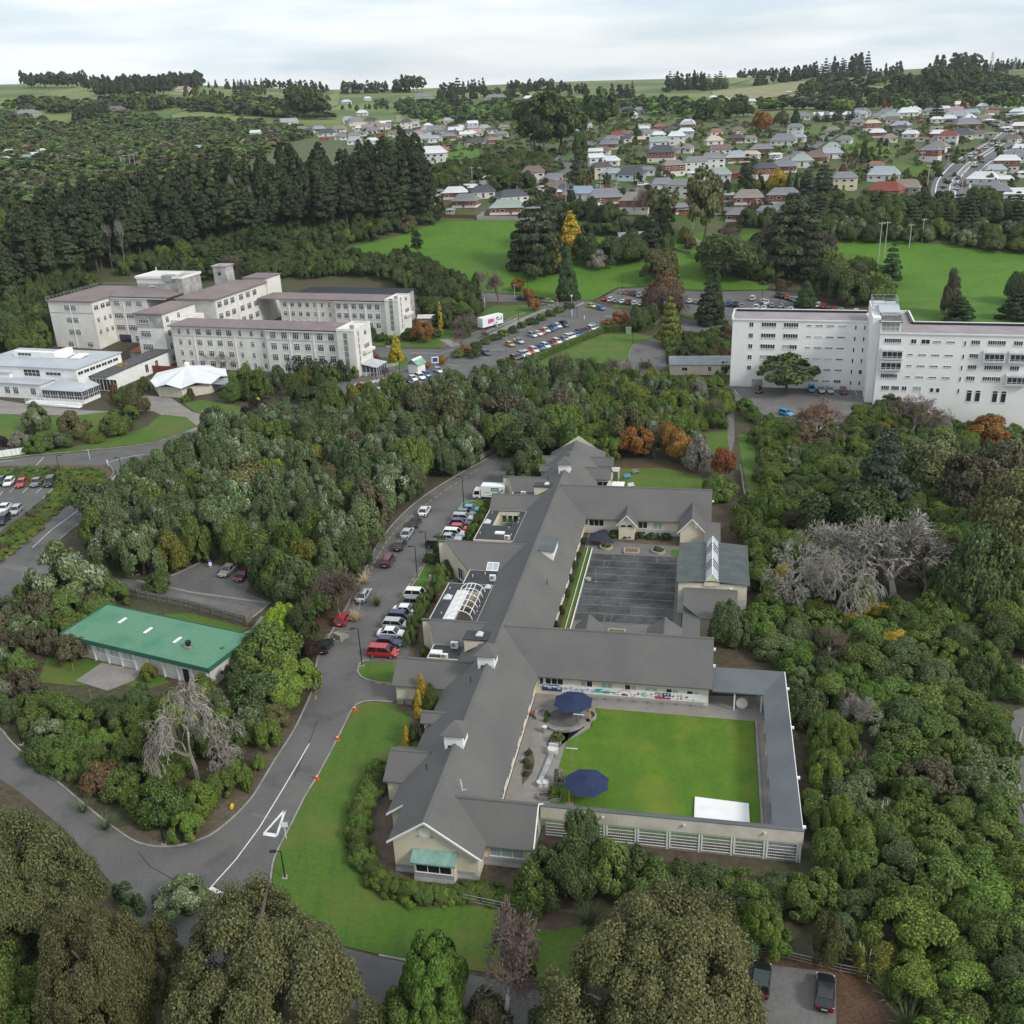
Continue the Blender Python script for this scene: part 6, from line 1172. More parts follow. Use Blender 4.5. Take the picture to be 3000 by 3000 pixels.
# ------------------------------------------------------------------ lamp posts
m_black = mat('black_steel', (.012,.014,.016), rough=.45, fine=0)
lp = None
def lamp(px, h, label, ang=0, double=False, flip=1):
    p = G(*px); t = thing('lamp_post', label, 'lamp post', p, ang, 'black lamp posts')
    M().tube((0,0,0),(0,0,h),.085,.06,8).obj('pole', m_black, t); M().box(-.3,.3,-.3,.3,0,.14).obj('base_block', m_concrete, t)
    for s in ((1,-1) if double else (flip,)):
        o = M().tube((0,0,h-.05),(s*.5,0,h+.02),.04,.04,6).obj('arm', m_black, t); M().box(s*.45 if s > 0 else -1.15,1.15 if s > 0 else -.45,-.17,.17,h-.04,h+.08).obj('lamp_head', m_black, t); M().box(min(s*.55,s*1.05),max(s*.55,s*1.05),-.12,.12,h-.07,h-.04).obj('lens', m_head, t)
for px, h, lab, an, db, fl in (((481,2473),6.2,'black lamp post at the tip of the planted traffic island',0,False,-1),((64,2181),6.2,'black lamp post at the left photo edge beside the kerb',0,False,-1),((1061,1951),6.2,'black lamp post on the small lawn island by the red van',0,False,-1),((835,2572),3.6,'short black lamp post on the front lawn by the kerb',0,False,-1),((2140,2776),6.0,'black double-headed lamp post above the bottom car park',-.15,True,1),((1253,1652),6.2,'black lamp post by the clipped shrubs, nearer the far bays',0,False,-1),((1223,1697),6.2,'black lamp post beside the stone statue lawn',0,False,-1),((1359,1481),6.2,'black lamp post on the lawn tip near the truck',0,False,-1),((455,1748),6.2,'black lamp post on the driveway above the green roof',0,False,1),((359,1392),4.2,'black lamp post at the road junction under the wood',0,False,-1),((180,1402),5.5,'black lamp post behind the upper left parked cars',0,False,1),((1172,1102),8,'tall black lamp post between the golden conifer and kiosk',0,False,1),((1521,979),8,'tall black lamp post in the flower bed by the ute',0,True,1),((1691,933),8,'tall black lamp post on the traffic island at the crossing',0,False,1),((1547,871),9,'thin black lamp post on the road below the field',0,False,1),((1854,1011),8,'thin black lamp post on the lawn beside the loop drive',0,False,1),((1822,877),9,'thin black lamp post in the upper car park',0,False,1),((655,1247),4.5,'black lamp post on the pavilion path',0,False,-1),((2232,895),10,'thin black lamp post behind the white block roof',0,False,1),((2283,905),9,'thin black lamp post in the car park behind white block',0,False,1)): lamp(px,h,lab,an,db,fl)
# ------------------------------------------------------------------ signs, cones, posts, statue, pipes
m_or = mat('cone_orange', (.62,.07,.02))
def cone(px, label):
    p = G(*px); t = thing('traffic_cone', label, 'traffic cone', (p[0],p[1],p[2]+.04), .3, 'orange traffic cones'); M().box(-.3,.3,-.3,.3,0,.07).obj('base', m_or, t); M().lathe([(.2,.07),(.13,.4)],10).obj('lower_cone', m_or, t); M().lathe([(.13,.4),(.10,.58)],10).obj('white_band', m_wtrim, t); M().lathe([(.10,.58),(.04,.85),(0,.85)],10).obj('cone_tip', m_or, t)
cone((1040,2081),'orange cone on the kerb nearest the garage wing'); cone((989,2168),'orange cone on the kerb halfway down the front lawn'); cone((929,2283),'orange cone on the kerb nearest the road triangle'); cone((754,1684),'orange and white cone beside the woodchip pile'); cone((1692,953),'orange cone at the car park entrance'); cone((1432,985),'orange cone beside the clinic trailer')
def sign(px, h, label, name, cat, m, w, hh, shape='rect', pole=None, ang=0, group=None):
    p = G(*px); t = thing(name, label, cat, p, ang, group); M().tube((0,0,0),(0,0,h),.05,.05,6).obj('post', pole or m_wtrim, t)
    if shape == 'rect': M().box(-w/2,w/2,-.06,-.02,h-hh,h).obj('sign_board', m, t)
    elif shape == 'diamond': M().add([(0,-.06,h-hh),(w/2,-.06,h-hh/2),(0,-.06,h),(-w/2,-.06,h-hh/2),(0,-.02,h-hh),(w/2,-.02,h-hh/2),(0,-.02,h),(-w/2,-.02,h-hh/2)], [(0,1,2,3),(7,6,5,4),(0,4,5,1),(1,5,6,2),(2,6,7,3),(3,7,4,0)]).obj('sign_board', m, t)
    elif shape == 'disc': M().lathe([(0,-.03),(w/2,-.03),(w/2,.03),(0,.03)],14).obj('sign_disc', m, t, (0,-.08,h)).rotation_euler = (math.radians(90),0,0)
    return t
m_yel = mat('sign_yellow', (.75,.62,.02)); m_blue = mat('sign_blue', (.02,.09,.35))
sign((761,1201),3.6,'yellow diamond warning sign on a white pole by the pavilion','road_sign','sign',m_yel,1.1,1.1,'diamond')
for px, lab in (((987,1124),'orange disc crossing beacon on striped pole before the hedge'),((1097,1123),'orange disc crossing beacon on striped pole by the parked cars')):
    t = sign(px,2.9,lab,'crossing_beacon','beacon',m_or,.75,.75,'disc',m_black,0,'crossing beacons')
    for k in range(4): M().tube((0,0,.3+k*.7),(0,0,.65+k*.7),.065,.065,6).obj('white_band', m_wtrim, t)
for px, lab in (((1456,966),'striped crossing pole beside the trailer path'),((1484,1000),'striped pole beside the gold car')):
    t = sign(px,2.6,lab,'crossing_beacon','beacon',m_or,.5,.5,'disc',m_black,0,'crossing beacons')
    for k in range(4): M().tube((0,0,.3+k*.6),(0,0,.6+k*.6),.065,.065,6).obj('white_band', m_wtrim, t)
sign((1675,888),2.8,'white speed disc sign at the foot of the tall cypress','road_sign','sign',m_wtrim,.8,.8,'disc'); sign((1633,898),2.6,'red-rimmed stop disc at the crossing verge','road_sign','sign',mat('sign_red',(.6,.03,.03)),.7,.7,'disc')
t = sign((1276,1073),3.0,'white and blue hospital sign board by the kiosk','hospital_sign','sign',m_wtrim,2.2,2.0); M().box(-.75,.75,-.075,-.062,1.4,2.6).obj('blue_panel', m_blue, t)
for px, lab in (((618,1664),'blue and white parking sign on post under the trees, farther from cars'),((735,1668),'blue and white parking sign behind the maroon sedan')): t = sign(px,1.6,lab,'parking_sign','sign',m_blue,.6,.35,'rect',None,.2,'parking signs'); M().box(-.25,.25,-.07,-.03,.5,1.15).obj('white_plate', m_wtrim, t)
t = sign((839,2458),2.3,'white give-way sign seen from behind at the kerb','give_way_sign','sign',m_wtrim,.8,.6); 
sign((264,1347),2.6,'plain white post at the left road verge','marker_post','post',m_wtrim,.12,.3); sign((317,1366),1.6,'white keep-left post at the junction kerb','marker_post','post',m_wtrim,.3,.8)
sign((1676,931),3.2,'slim white marker post beside the tall lamp','marker_post','post',m_wtrim,.25,2.4); sign((1712,937),1.5,'short white marker post at the island tip','marker_post','post',m_wtrim,.3,.9); sign((1509,905+35),.9,'short white marker by the flower bed','marker_post','post',m_wtrim,.2,.5)
sign((600,1238),3.2,'white lamp standard beside the pavilion lawn','marker_post','post',m_wtrim,.5,.25); sign((1508,868),4.6,'white pole beside the orange tree on the green','marker_post','post',m_wtrim,.15,.6)
for px, lab in (((178,1614),'black bollard on the pavement corner'),((404,1683),'black bollard beside the driveway')):
    p = G(*px); t = thing('bollard', lab, 'bollard', p, 0, 'black bollards'); M().lathe([(0,0),(.12,0),(.12,.9),(.14,.95),(.1,1.05),(0,1.05)],10).obj('bollard_body', m_black, t); M().lathe([(.125,.75),(.125,.85)],10).obj('white_band', m_wtrim, t); M().box(-.25,.25,-.25,.25,0,.06).obj('base_block', m_concrete, t)
p = at(1262,1722); t = thing('stone_statue', 'weathered stone statue on the small lawn', 'statue', p); M().lathe([(.55,0),(.55,.25),(.42,.3),(.45,.9),(.5,1.3),(.38,1.65),(.2,1.8),(.24,2.05),(.2,2.3),(.1,2.42),(0,2.45)],9).obj('figure', mat('lichen_stone', (.30,.28,.25), var=.3, scale=2), t); M().box(-.7,.7,-.7,.7,0,.2).obj('plinth', m_concrete, t)
p = at(680,2366); t = thing('marker_cover', 'small yellow hydrant marker on the bare verge', 'marker', p); M().box(-.15,.15,-.3,.3,0,.35).obj('marker_body', m_yel, t); M().box(-.1,.1,-.2,.2,.35,.42).obj('cap', m_yel, t)
p = G(20,1338); t = thing('white_gate_panels', 'white boarded gate panels at the left photo edge', 'gate', p, .35)  # white boarded gate panels between posts
for k in range(8): M().box(-3.5+k*.95,-2.62+k*.95,-.06,.06,.1,1.7).obj('board', m_wtrim, t)
for k in (0,4,8): M().box(-3.6+k*.95,-3.45+k*.95,-.1,.1,0,1.9).obj('post', m_wtrim, t)
p = at(1853,1400-8); 
p = G(2108,1256); 
p = G(1845,990); t = thing('green_cabinet', 'pale green service cabinet beside the clipped hedge', 'cabinet', G(1841,978)); M().box(-.9,.9,-.5,.5,0,2.2).obj('cabinet_body', mat('cabinet_green', (.2,.3,.2)), t); M().box(-.95,.95,-.55,.55,2.2,2.28).obj('cabinet_top', m_concrete, t)
# steps at the street
p = at(1000,1868); t = thing('garden_steps', 'short concrete steps with handrail up from the street', 'steps', at(1012,1862), 2.4)
for k in range(6): M().box(-.8,.8,-.3+k*.32,.02+k*.32,0,.16*(k+1)).obj('step', m_concrete, t)
for s in (-.85,.85): M().tube((s,-.2,.9),(s,1.7,1.9),.03,.03,5).obj('handrail', m_steel, t); M().tube((s,-.2,0),(s,-.2,.9),.03,.03,5).obj('rail_post', m_steel, t)
fence('grey retaining timber beside the car park behind the truck', [(1470,1378),(1545,1374)], 1.5, mat('sage_boards', (.2,.21,.17)), 2.5)
# ------------------------------------------------------------------ vegetation meshes (unit: radius 1, height 1; built at a typical height/radius so leaves keep their shape)
def qmesh(name, V, mi, mats, tri=False):
    k = 4; n = len(V)//k; me = bpy.data.meshes.new(name); me.vertices.add(len(V)); me.vertices.foreach_set('co', V.astype(np.float32).ravel())
    me.loops.add(n*k); me.loops.foreach_set('vertex_index', np.arange(n*k, dtype=np.int32)); me.polygons.add(n); me.polygons.foreach_set('loop_start', np.arange(0,n*k,k,dtype=np.int32)); me.polygons.foreach_set('loop_total', np.full(n,k,dtype=np.int32))
    for m in mats: me.materials.append(m)
    if mi is not None: me.polygons.foreach_set('material_index', mi.astype(np.int32))
    me.update(); me.validate(); return me
def unit(v): return v/np.maximum(1e-6, np.linalg.norm(v, axis=-1, keepdims=True))
def leaves_at(P, Nn, size, rng, el=1.5):
    n = len(P); Nn = unit(Nn); r = unit(rng.normal(size=(n,3))); u = unit(np.cross(Nn, r)); w = np.cross(Nn, u); s = (size*rng.uniform(.55,1.35,n))[:,None]
    a, b = u*s*el*.5, w*s*.5
    bend = Nn*s*.18
    return np.stack([P-a, P-b+bend, P+a, P+b+bend], 1).reshape(-1,3)
def crown(name, seed, n, asp, form, leaf, nl, rl=(.2,.36), base=.0, flower=0.0, ragged=.25, mats=None, zs=.85):
    rng = np.random.default_rng(seed); C = []; Rr = []; w1, w2, w3 = rng.uniform(0,6.28,3)
    for i in range(nl):
        if form == 'dome':
            th = rng.uniform(0,2*np.pi); cz = rng.uniform(-.25,1)**1; s = math.sqrt(max(0,1-max(cz,0)**2)); rad = rng.uniform(.62,.86) if i > nl*.2 else rng.uniform(0,.5); wb = 1+.17*math.sin(2*th+w1)+.11*math.sin(3*th+w2); cz *= 1+.14*math.sin(2*th+w3); rad *= wb
            C.append((rad*s*math.cos(th), rad*s*math.sin(th), asp*(base+(1-base)*(.38+.46*cz*rng.uniform(.85,1.1))))); Rr.append(rng.uniform(*rl))
        elif form == 'round':
            d = rng.normal(size=3); d /= np.linalg.norm(d); rad = rng.uniform(.6,.8) if i > nl*.2 else rng.uniform(0,.5); hz = asp*(1-base)/2
            C.append((d[0]*rad, d[1]*rad, asp*base+hz+d[2]*rad*hz)); Rr.append(rng.uniform(*rl))
        elif form == 'cone':
            z = rng.uniform(0,1)**1.25; r = (1-z)**.75; th = rng.uniform(0,2*np.pi); rad = r*rng.uniform(.55,.82)
            C.append((rad*math.cos(th), rad*math.sin(th), asp*(base+(1-base)*(.04+.9*z)))); Rr.append((.16+.24*r)*rng.uniform(.8,1.2))
        elif form == 'column':
            z = rng.uniform(0,1); r = (1-max(0,(z-.55)/.45)**2)**.5*(.7+.3*min(1,z/.25)); th = rng.uniform(0,2*np.pi); rad = r*rng.uniform(.5,.75)
            C.append((rad*math.cos(th), rad*math.sin(th), asp*(.03+.93*z))); Rr.append(rng.uniform(.22,.36))
        elif form == 'pine':
            z = rng.uniform(0,1)**.8; r = (1-z**2.4)**.7*(.5+.5*min(1,z/.15))*rng.uniform(.3,1.0); th = rng.uniform(0,2*np.pi)
            C.append((r*.85*math.cos(th), r*.85*math.sin(th), asp*(base+(1-base)*(.03+.92*z)))); Rr.append(rng.uniform(*rl)*(.6+.6*(1-z)))
        elif form == 'layer':
            z = round(rng.uniform(0,1)*7)/7; r = (1-z)**.8*rng.uniform(.35,.95)+.04; th = rng.uniform(0,2*np.pi)
            C.append((r*math.cos(th), r*math.sin(th), asp*(base+(1-base)*(.05+.9*z-.03*r)))); Rr.append(rng.uniform(*rl)*(.7+.5*(1-z)))
    C = np.array(C); Rr = np.array(Rr); w = Rr**2; idx = rng.choice(nl, n, p=w/w.sum())
    d = unit(rng.normal(size=(n,3))); ctr = np.array([0,0,asp*(base+.4*(1-base))]); out = unit((C[idx]-ctr)/np.array([1,1,asp*.6]))
    dot = (d*out).sum(1); d = np.where((dot < -.25)[:,None], -d, d); d[:,2] = np.where(d[:,2] < -.3, d[:,2]*.3, d[:,2]); d = unit(d)
    sq = np.array([1,1,.55 if form in ('pine','layer') else zs]); jit = rng.uniform(1-ragged,1.0+ragged*.35,n)[:,None]
    P = C[idx]+d*Rr[idx][:,None]*sq*jit
    P[:,2] = np.maximum(P[:,2], .02*asp)
    Nn = d*.9+out*.35+rng.normal(size=(n,3))*.42; Nn[:,2] += .25
    V = leaves_at(P, Nn, leaf, rng); mi = None
    if flower:
        fl = rng.random(nl) < flower; top = (d[:,2] > .15) & (P[:,2] > asp*.5); mi = (fl[idx] & top & (rng.random(n) < .75)).astype(int)
    zmax = V[:,2].max(); rmax = np.percentile(np.hypot(V[:,0],V[:,1]), 99); V[:,0] /= rmax; V[:,1] /= rmax; V[:,2] /= zmax
    return qmesh('crown', V, mi, [m_any]+([m_leaf['pale']] if flower else []))
LC = {}
m_any = mat('leaf', (.1,.1,.1), rough=.65, spec=.25, fine=0, trans=.25, leaf='obj', objrand=.22)
def leafm(n, c, c2=None, sc=1.4, tr=.25, rnd=.22):
    c = [min(.6,q*1.75) for q in c]; c2 = [min(.6,q*1.6) for q in c2]; LC[n] = (*c,1)
    return mat('leaf_'+n, c, var=.3, scale=sc, col2=c2, rough=.65, spec=.25, fine=0, trans=tr, leaf=True, objrand=rnd)
m_leaf = dict(
    green=leafm('green', (.078,.114,.026), (.052,.084,.020)), bright=leafm('bright', (.092,.140,.026), (.064,.106,.020)), dark=leafm('dark', (.052,.074,.024), (.036,.054,.018)), olive=leafm('olive', (.088,.092,.036), (.062,.066,.027), .5, rnd=.08),
    silver=leafm('silver', (.080,.110,.045), (.055,.082,.030)), pale=leafm('pale', (.17,.19,.125), (.12,.145,.09)), lime=leafm('lime', (.165,.225,.022), (.11,.17,.018)), brown=leafm('brown', (.080,.074,.042), (.058,.055,.032)),
    gold=leafm('gold', (.27,.21,.022), (.17,.15,.018)), orange=leafm('orange', (.20,.098,.026), (.15,.08,.025)), rust=leafm('rust', (.115,.070,.038), (.09,.058,.034)), purple=leafm('purple', (.030,.018,.018), (.022,.014,.014)), pine=leafm('pine', (.036,.050,.020), (.024,.036,.015), .25), conifer=leafm('conifer', (.036,.066,.022), (.022,.045,.016)), macro=leafm('macro', (.040,.052,.024), (.027,.038,.018), .6), yellowgreen=leafm('yellowgreen', (.115,.125,.024), (.08,.10,.02)), flax=leafm('flax', (.075,.105,.042), (.045,.07,.03)), straw=leafm('straw', (.36,.29,.17), (.24,.19,.11)), white=leafm('white', (.26,.25,.21), (.2,.19,.15)), red=leafm('red', (.19,.062,.028), (.15,.075,.025)), grey=leafm('grey', (.16,.15,.125), (.11,.10,.085)), blue=leafm('blue', (.036,.056,.034), (.026,.042,.026), .5))
m_barkc = mat('branch_bark', (.2,.2,.2), rough=.85, leaf='obj', fine=0, objrand=.1)
m_bark = mat('bark', (.15,.12,.095), var=.3, scale=3, coord='Object'); m_barkg = (.33,.30,.265,1); m_barkp = (.20,.15,.13,1); m_barkd = (.15,.115,.09,1)
CR = dict(
    dome=[crown('crown', 10+i, 17000, 1.25, 'dome', .050, 42, (.15,.32), ragged=.42) for i in range(6)],
    shaggy=[crown('crown', 30+i, 14000, 1.3, 'dome', .056, 60, (.11,.26), ragged=.7) for i in range(4)],
    flower=[crown('crown', 50+i, 16000, 1.35, 'dome', .050, 44, (.15,.29), flower=f, ragged=.35) for i, f in enumerate((.12,.35,.6,.3))],
    big=[crown('crown', 70+i, 150000, 1.2, 'dome', .0145, 230, (.06,.16), ragged=.5, zs=1.05, mats=[m_leaf['olive']]) for i in range(2)],
    lobed=[crown('crown', 80+i, 22000, 1.15, 'dome', .040, 60, (.14,.22), ragged=.1) for i in range(2)],
    round=[crown('crown', 90+i, 9000, 1.5, 'round', .07, 34, base=.12) for i in range(3)],
    cone=[crown('crown', 100+i, 11000, 3.0, 'cone', .085, 90) for i in range(3)],
    column=[crown('crown', 110+i, 7000, 5.0, 'column', .10, 60) for i in range(2)],
    pine=[crown('crown', 120+i, 8500, 4.2, 'pine', .15, 110, (.13,.27), base=.36, ragged=.75, mats=[m_leaf['pine']]) for i in range(5)],
    macro=[crown('crown', 130+i, 14000, 2.1, 'layer', .075, 130, (.13,.24), base=.03, ragged=.6, mats=[m_leaf['macro']]) for i in range(3)],
    spread=[crown('crown', 140+i, 9000, 1.1, 'round', .07, 40, (.13,.24), base=.4, ragged=.4) for i in range(2)],
    tiny=[crown('crown', 180+i, 230, 1.5, 'dome', .34, 12) for i in range(3)], far=[crown('crown', 150+i, 1500, 1.5, 'dome', .16, 16) for i in range(3)], farpine=[crown('crown', 160+i, 1500, 3.0, 'cone', .2, 34, ragged=.5) for i in range(3)], fargum=[crown('crown', 170+i, 4500, 1.6, 'round', .09, 40, (.12,.22), base=.25, ragged=.6) for i in range(2)])
# bare trees: recursive branching
def bare(seed, levels=6, spread=.6, grav=0.0, asp=1.1, trunk=.13, kids=(3,3,3,3,2,2), thick=.021, up=.25):
    rng = random.Random(seed); S = []
    def grow(p, d, l, r, lv):
        n = 2 if lv < 4 else 1
        for _ in range(n):
            q = p+d*(l/n); S.append((p, q, r, r*.82, lv)); p = q; r *= .82; d = (d+Vector((rng.gauss(0,.16),rng.gauss(0,.16),rng.gauss(0,.1)+ (up*.25 if lv < 4 else -grav)))).normalized()
        if lv >= levels: return
        k = kids[lv] if lv < len(kids) else 2
        for i in range(k):
            ax = d.orthogonal().normalized(); ax.rotate(Matrix.Rotation(rng.uniform(0,6.28),3,d)); nd = (d+ax*spread*rng.uniform(.5,1.5)).normalized()
            if lv >= 3: nd = (nd+Vector((0,0,-grav))).normalized()
            grow(p, nd, l*rng.uniform(.62,.86), r*rng.uniform(.55,.72), lv+1)
    grow(Vector((0,0,0)), Vector((0,0,1)), trunk, thick, 0)
    A = np.array([s[0] for s in S]); B = np.array([s[1] for s in S]); r0 = np.array([s[2] for s in S]); r1 = np.array([s[3] for s in S]); lv = np.array([s[4] for s in S])
    r0 = np.maximum(r0, .0018); r1 = np.maximum(r1, .0013)
    d = unit(B-A); ref = np.where(np.abs(d[:,2:3]) > .9, np.array([[1.,0,0]]), np.array([[0,0,1.]])); u = unit(np.cross(d, ref)); w = np.cross(d, u)
    out = []
    for k in range(3):
        t0, t1 = 2*np.pi*k/3, 2*np.pi*(k+1)/3
        e0 = u*math.cos(t0)+w*math.sin(t0); e1 = u*math.cos(t1)+w*math.sin(t1)
        out.append(np.stack([A+e0*r0[:,None], A+e1*r0[:,None], B+e1*r1[:,None], B+e0*r1[:,None]], 1))
    V = np.stack(out, 1); tr = V[lv <= 1].reshape(-1,3); br = V[lv > 1].reshape(-1,3)
    rm = np.percentile(np.hypot(br[:,0],br[:,1]), 98); zm = np.percentile(br[:,2], 99.5)
    for q in (tr, br): q[:,0] /= rm; q[:,1] /= rm; q[:,2] /= zm
    return qmesh('trunk', tr, None, [m_barkc]), qmesh('branches', br, None, [m_barkc])
BARE = [bare(1,7,.6,kids=(5,4,3,3,3,3,2)), bare(2,7,.75,.06,kids=(5,4,3,3,3,2,2)), bare(3,7,.8,.5,kids=(5,3,3,3,2,2,2),up=.1,trunk=.2), bare(4,6,.45,up=.6,kids=(3,3,3,3,2,2)), bare(5,7,.8,.45,kids=(5,3,3,3,3,2,2),up=.2,trunk=.16)]
def trunk_mesh(seed, limbs=3):
    r = random.Random(seed); q = M(); pts = [Vector((0,0,0))]
    for k in range(4): pts.append(pts[-1]+Vector((r.gauss(0,.06),r.gauss(0,.06),.25)))
    rad = [1,.8,.66,.5,.3]
    for k in range(4): q.tube(pts[k], pts[k+1], rad[k]*.09, rad[k+1]*.09, 7, cap=False)
    for k in range(limbs):
        a = r.uniform(0,6.28); p = pts[2]+(pts[3]-pts[2])*r.random(); q.tube(p, p+Vector((math.cos(a)*.45,math.sin(a)*.45,r.uniform(.25,.5))), .04, .012, 5, cap=False)
    return q.data('trunk', [m_bark])
TRK = [trunk_mesh(i) for i in range(3)]
def spiky(seed, n, plume=0):
    rng = random.Random(seed); q = M()
    for k in range(n):
        a = rng.uniform(0,6.28); l = rng.uniform(.6,1.1); lean = rng.uniform(.15,.95); p = Vector((math.cos(a)*.08,math.sin(a)*.08,0)); d = Vector((math.cos(a)*lean,math.sin(a)*lean,1)).normalized(); wd = Vector((-math.sin(a),math.cos(a),0))*.019; prev = (p-wd,p+wd)
        for j in range(4):
            p = p+d*l*.28; d = (d+Vector((0,0,-.28*lean))).normalized(); wv = wd*(1-.22*(j+1)); cur = (p-wv,p+wv); q.add([prev[0],prev[1],cur[1],cur[0]], [(0,1,2,3)], 0); prev = cur
    for k in range(plume):
        a = rng.uniform(0,6.28); b = Vector((math.cos(a)*.1,math.sin(a)*.1,.2)); e = Vector((math.cos(a)*.45,math.sin(a)*.45,1.5)); q.tube(b, e, .008, .006, 3, 1, False); q.tube(b.lerp(e,.76), e+Vector((0,0,.1)), .035, .012, 5, 1)
    return q
FLAX = [spiky(i,90).data('blades', [m_leaf['flax']]) for i in range(2)]; PAMPAS = [spiky(9,160,7).data('blades', [m_leaf['straw'], m_leaf['white']])]; CABB = spiky(5,70).data('blades', [m_leaf['flax']])
# ------------------------------------------------------------------ planting
PLANTS = []          # (object, noun phrase, crown centre)
# kind: crown list, leaf material, trunk fraction, object name, words, category
KIND = {
 'green':('dome','green','leafy_shrub','green leafy shrub','shrub'), 'bright':('dome','bright','bright_shrub','bright green shrub','shrub'), 'dark':('dome','dark','dark_shrub','dark green bush','shrub'), 'shaggy':('shaggy','green','loose_shrub','loose green bush','shrub'), 'shaggyd':('shaggy','dark','loose_shrub','loose dark bush','shrub'),
 'silver':('flower','silver','silver_tree','grey-green tree with pale flower heads','tree'), 'plain':('dome','silver','broadleaf_tree','green broadleaf tree','tree'), 'olive':('big','olive','olive_tree','dense olive-brown tree','tree'), 'olives':('dome','olive','olive_shrub','olive-brown bush','shrub'), 'brown':('shaggy','brown','dry_shrub','dry brown bush','shrub'),
 'lime':('lobed','lime','lime_shrub','yellow-lime rounded shrub','shrub'), 'limeg':('lobed','bright','rounded_shrub','bright rounded shrub','shrub'), 'gold':('cone','gold','golden_conifer','golden conifer','conifer'), 'goldb':('dome','gold','golden_shrub','golden yellow shrub','shrub'), 'orange':('round','orange','autumn_tree','orange autumn tree','tree'), 'rust':('shaggy','rust','autumn_tree','rust-brown autumn tree','tree'), 'purple':('dome','purple','purple_shrub','dark purple shrub','shrub'),
 'cone':('cone','conifer','cone_conifer','dark green cone conifer','conifer'), 'column':('column','conifer','column_conifer','slim dark columnar conifer','conifer'), 'goldcol':('column','gold','golden_poplar','slim golden column tree','tree'), 'pine':('pine','pine','pine_tree','tall dark pine','pine'), 'macro':('macro','macro','cypress_tree','dark layered cypress','conifer'), 'macrog':('macro','conifer','layered_conifer','layered green conifer','conifer'), 'spread':('fargum','dark','spreading_tree','spreading tree with bare lower trunk','tree'), 'gum':('fargum','olive','gum_tree','tall open gum tree','tree'), 'gumd':('fargum','dark','gum_tree','tall dark open tree','tree'),
 'yg':('dome','yellowgreen','yellow_green_shrub','yellow-green shrub','shrub'), 'blueg':('macro','blue','blue_conifer','blue-green conifer','conifer'), 'lump':('round','dark','round_bush','large rounded dark bush','shrub'), 'red':('round','red','red_tree','red and orange autumn tree','tree'), 'greybush':('shaggy','grey','grey_shrub','grey leafless bush','shrub'),
 'farw':('far','macro','shelter_tree','dark wind-shaped shelter tree','tree'), 'far':('far','dark','garden_tree','dark garden tree','tree'), 'farg':('far','green','garden_tree','green garden tree','tree'), 'farp':('farpine','pine','shelter_conifer','dark conifer','conifer'), 'faro':('far','rust','garden_tree','rusty garden tree','tree'), 'farb':('far','brown','garden_tree','brown bare garden tree','tree'), 'fary':('far','yellowgreen','garden_tree','yellow-green garden tree','tree'), 'farm':('macro','macro','shelter_tree','dark shelter-belt cypress','conifer')}
_pr = random.Random(11)
def plant(kind, x, y, R, H, z=None, word=None, mt=None, notrunk=False):
    cl, lm, nm, wd, cat = KIND[kind]
    if H > 5.5 and cat == 'shrub': nm = nm.replace('shrub','tree').replace('bush','tree'); wd = wd.replace('shrub','tree').replace('bush','tree'); cat = 'tree'
    z = T(x, y) if z is None else z
    t = link(nm, None, None, (x,y,z-.05), _pr.uniform(0,6.28)); me = _pr.choice(CR[cl]); o = link('crown', me, t, (0,0,-.13*H) if cl in ('dome','shaggy','flower','lobed') else None, 0, (R*_pr.uniform(.85,1.15),R*_pr.uniform(.85,1.15),H*(1.13 if cl in ('dome','shaggy','flower','lobed') else 1))); lm = mt or lm
    o.color = LC[lm]
    if not notrunk and R > 1.2: link('trunk', _pr.choice(TRK), t, None, 0, (max(.9,R*.55)*1.2,max(.9,R*.55)*1.2,H*.72))
    PLANTS.append((t, word or wd, cat, (x,y,z+H*.6), nm)); return t
def barep(i, x, y, R, H, word, m=None, mt=None, name='bare_tree', cat='tree'):
    z = T(x,y); t = link(name, None, None, (x,y,z-.05), _pr.uniform(0,6.28)); a, b = BARE[i]
    o1 = link('trunk', a, t, None, 0, (R,R,H)); o2 = link('branches', b, t, None, 0, (R,R,H))
    o2.color = m or m_barkg; o1.color = mt or m or m_barkg
    PLANTS.append((t, word, cat, (x,y,z+H*.6), name)); return t
def spike(me, x, y, s, word, name, cat='plant'):
    t = link(name, None, None, (x,y,T(x,y)), _pr.uniform(0,6.28)); link('blades', me, t, None, 0, (s,s,s)); PLANTS.append((t, word, cat, (x,y,T(x,y)+s*.5), name)); return t
def pxdim(cx, yb, w, h, back=.7):
    p = G(cx, yb); d = depth(p); R = w/2*d/F
    v = np.array([p[0],p[1],0]); v /= np.linalg.norm(v); x, y = p[0]+v[0]*R*back, p[1]+v[1]*R*back; d = depth((x,y,T(x,y))); el = math.atan2(HCAM-p[2], math.hypot(p[0],p[1])); R = w/2*d/F
    H = (h*d/F-back*R*math.sin(el))/math.cos(el); return x, y, R, max(H, R*.5)
def tp(kind, cx, yb, w, h, word=None, mt=None, back=.7, **k): x, y, R, H = pxdim(cx, yb, w, h, back); return plant(kind, x, y, R, H, None, word, mt, **k)
def bp(i, cx, yb, w, h, word, m=None, mt=None, back=.5, **k): x, y, R, H = pxdim(cx, yb, w, h, back); return barep(i, x, y, R, H, word, m, mt, **k)
NGB = []
class _Occ(dict):                                  # 12 m grid of occupied places
    def append(s, e): s.setdefault((int(e[0]//12), int(e[1]//12)), []).append(e)
    def near(s, x, y):
        i, j = int(x//12), int(y//12); return [e for a in (-1,0,1) for b in (-1,0,1) for e in s.get((i+a,j+b), ())]
OCC = _Occ()
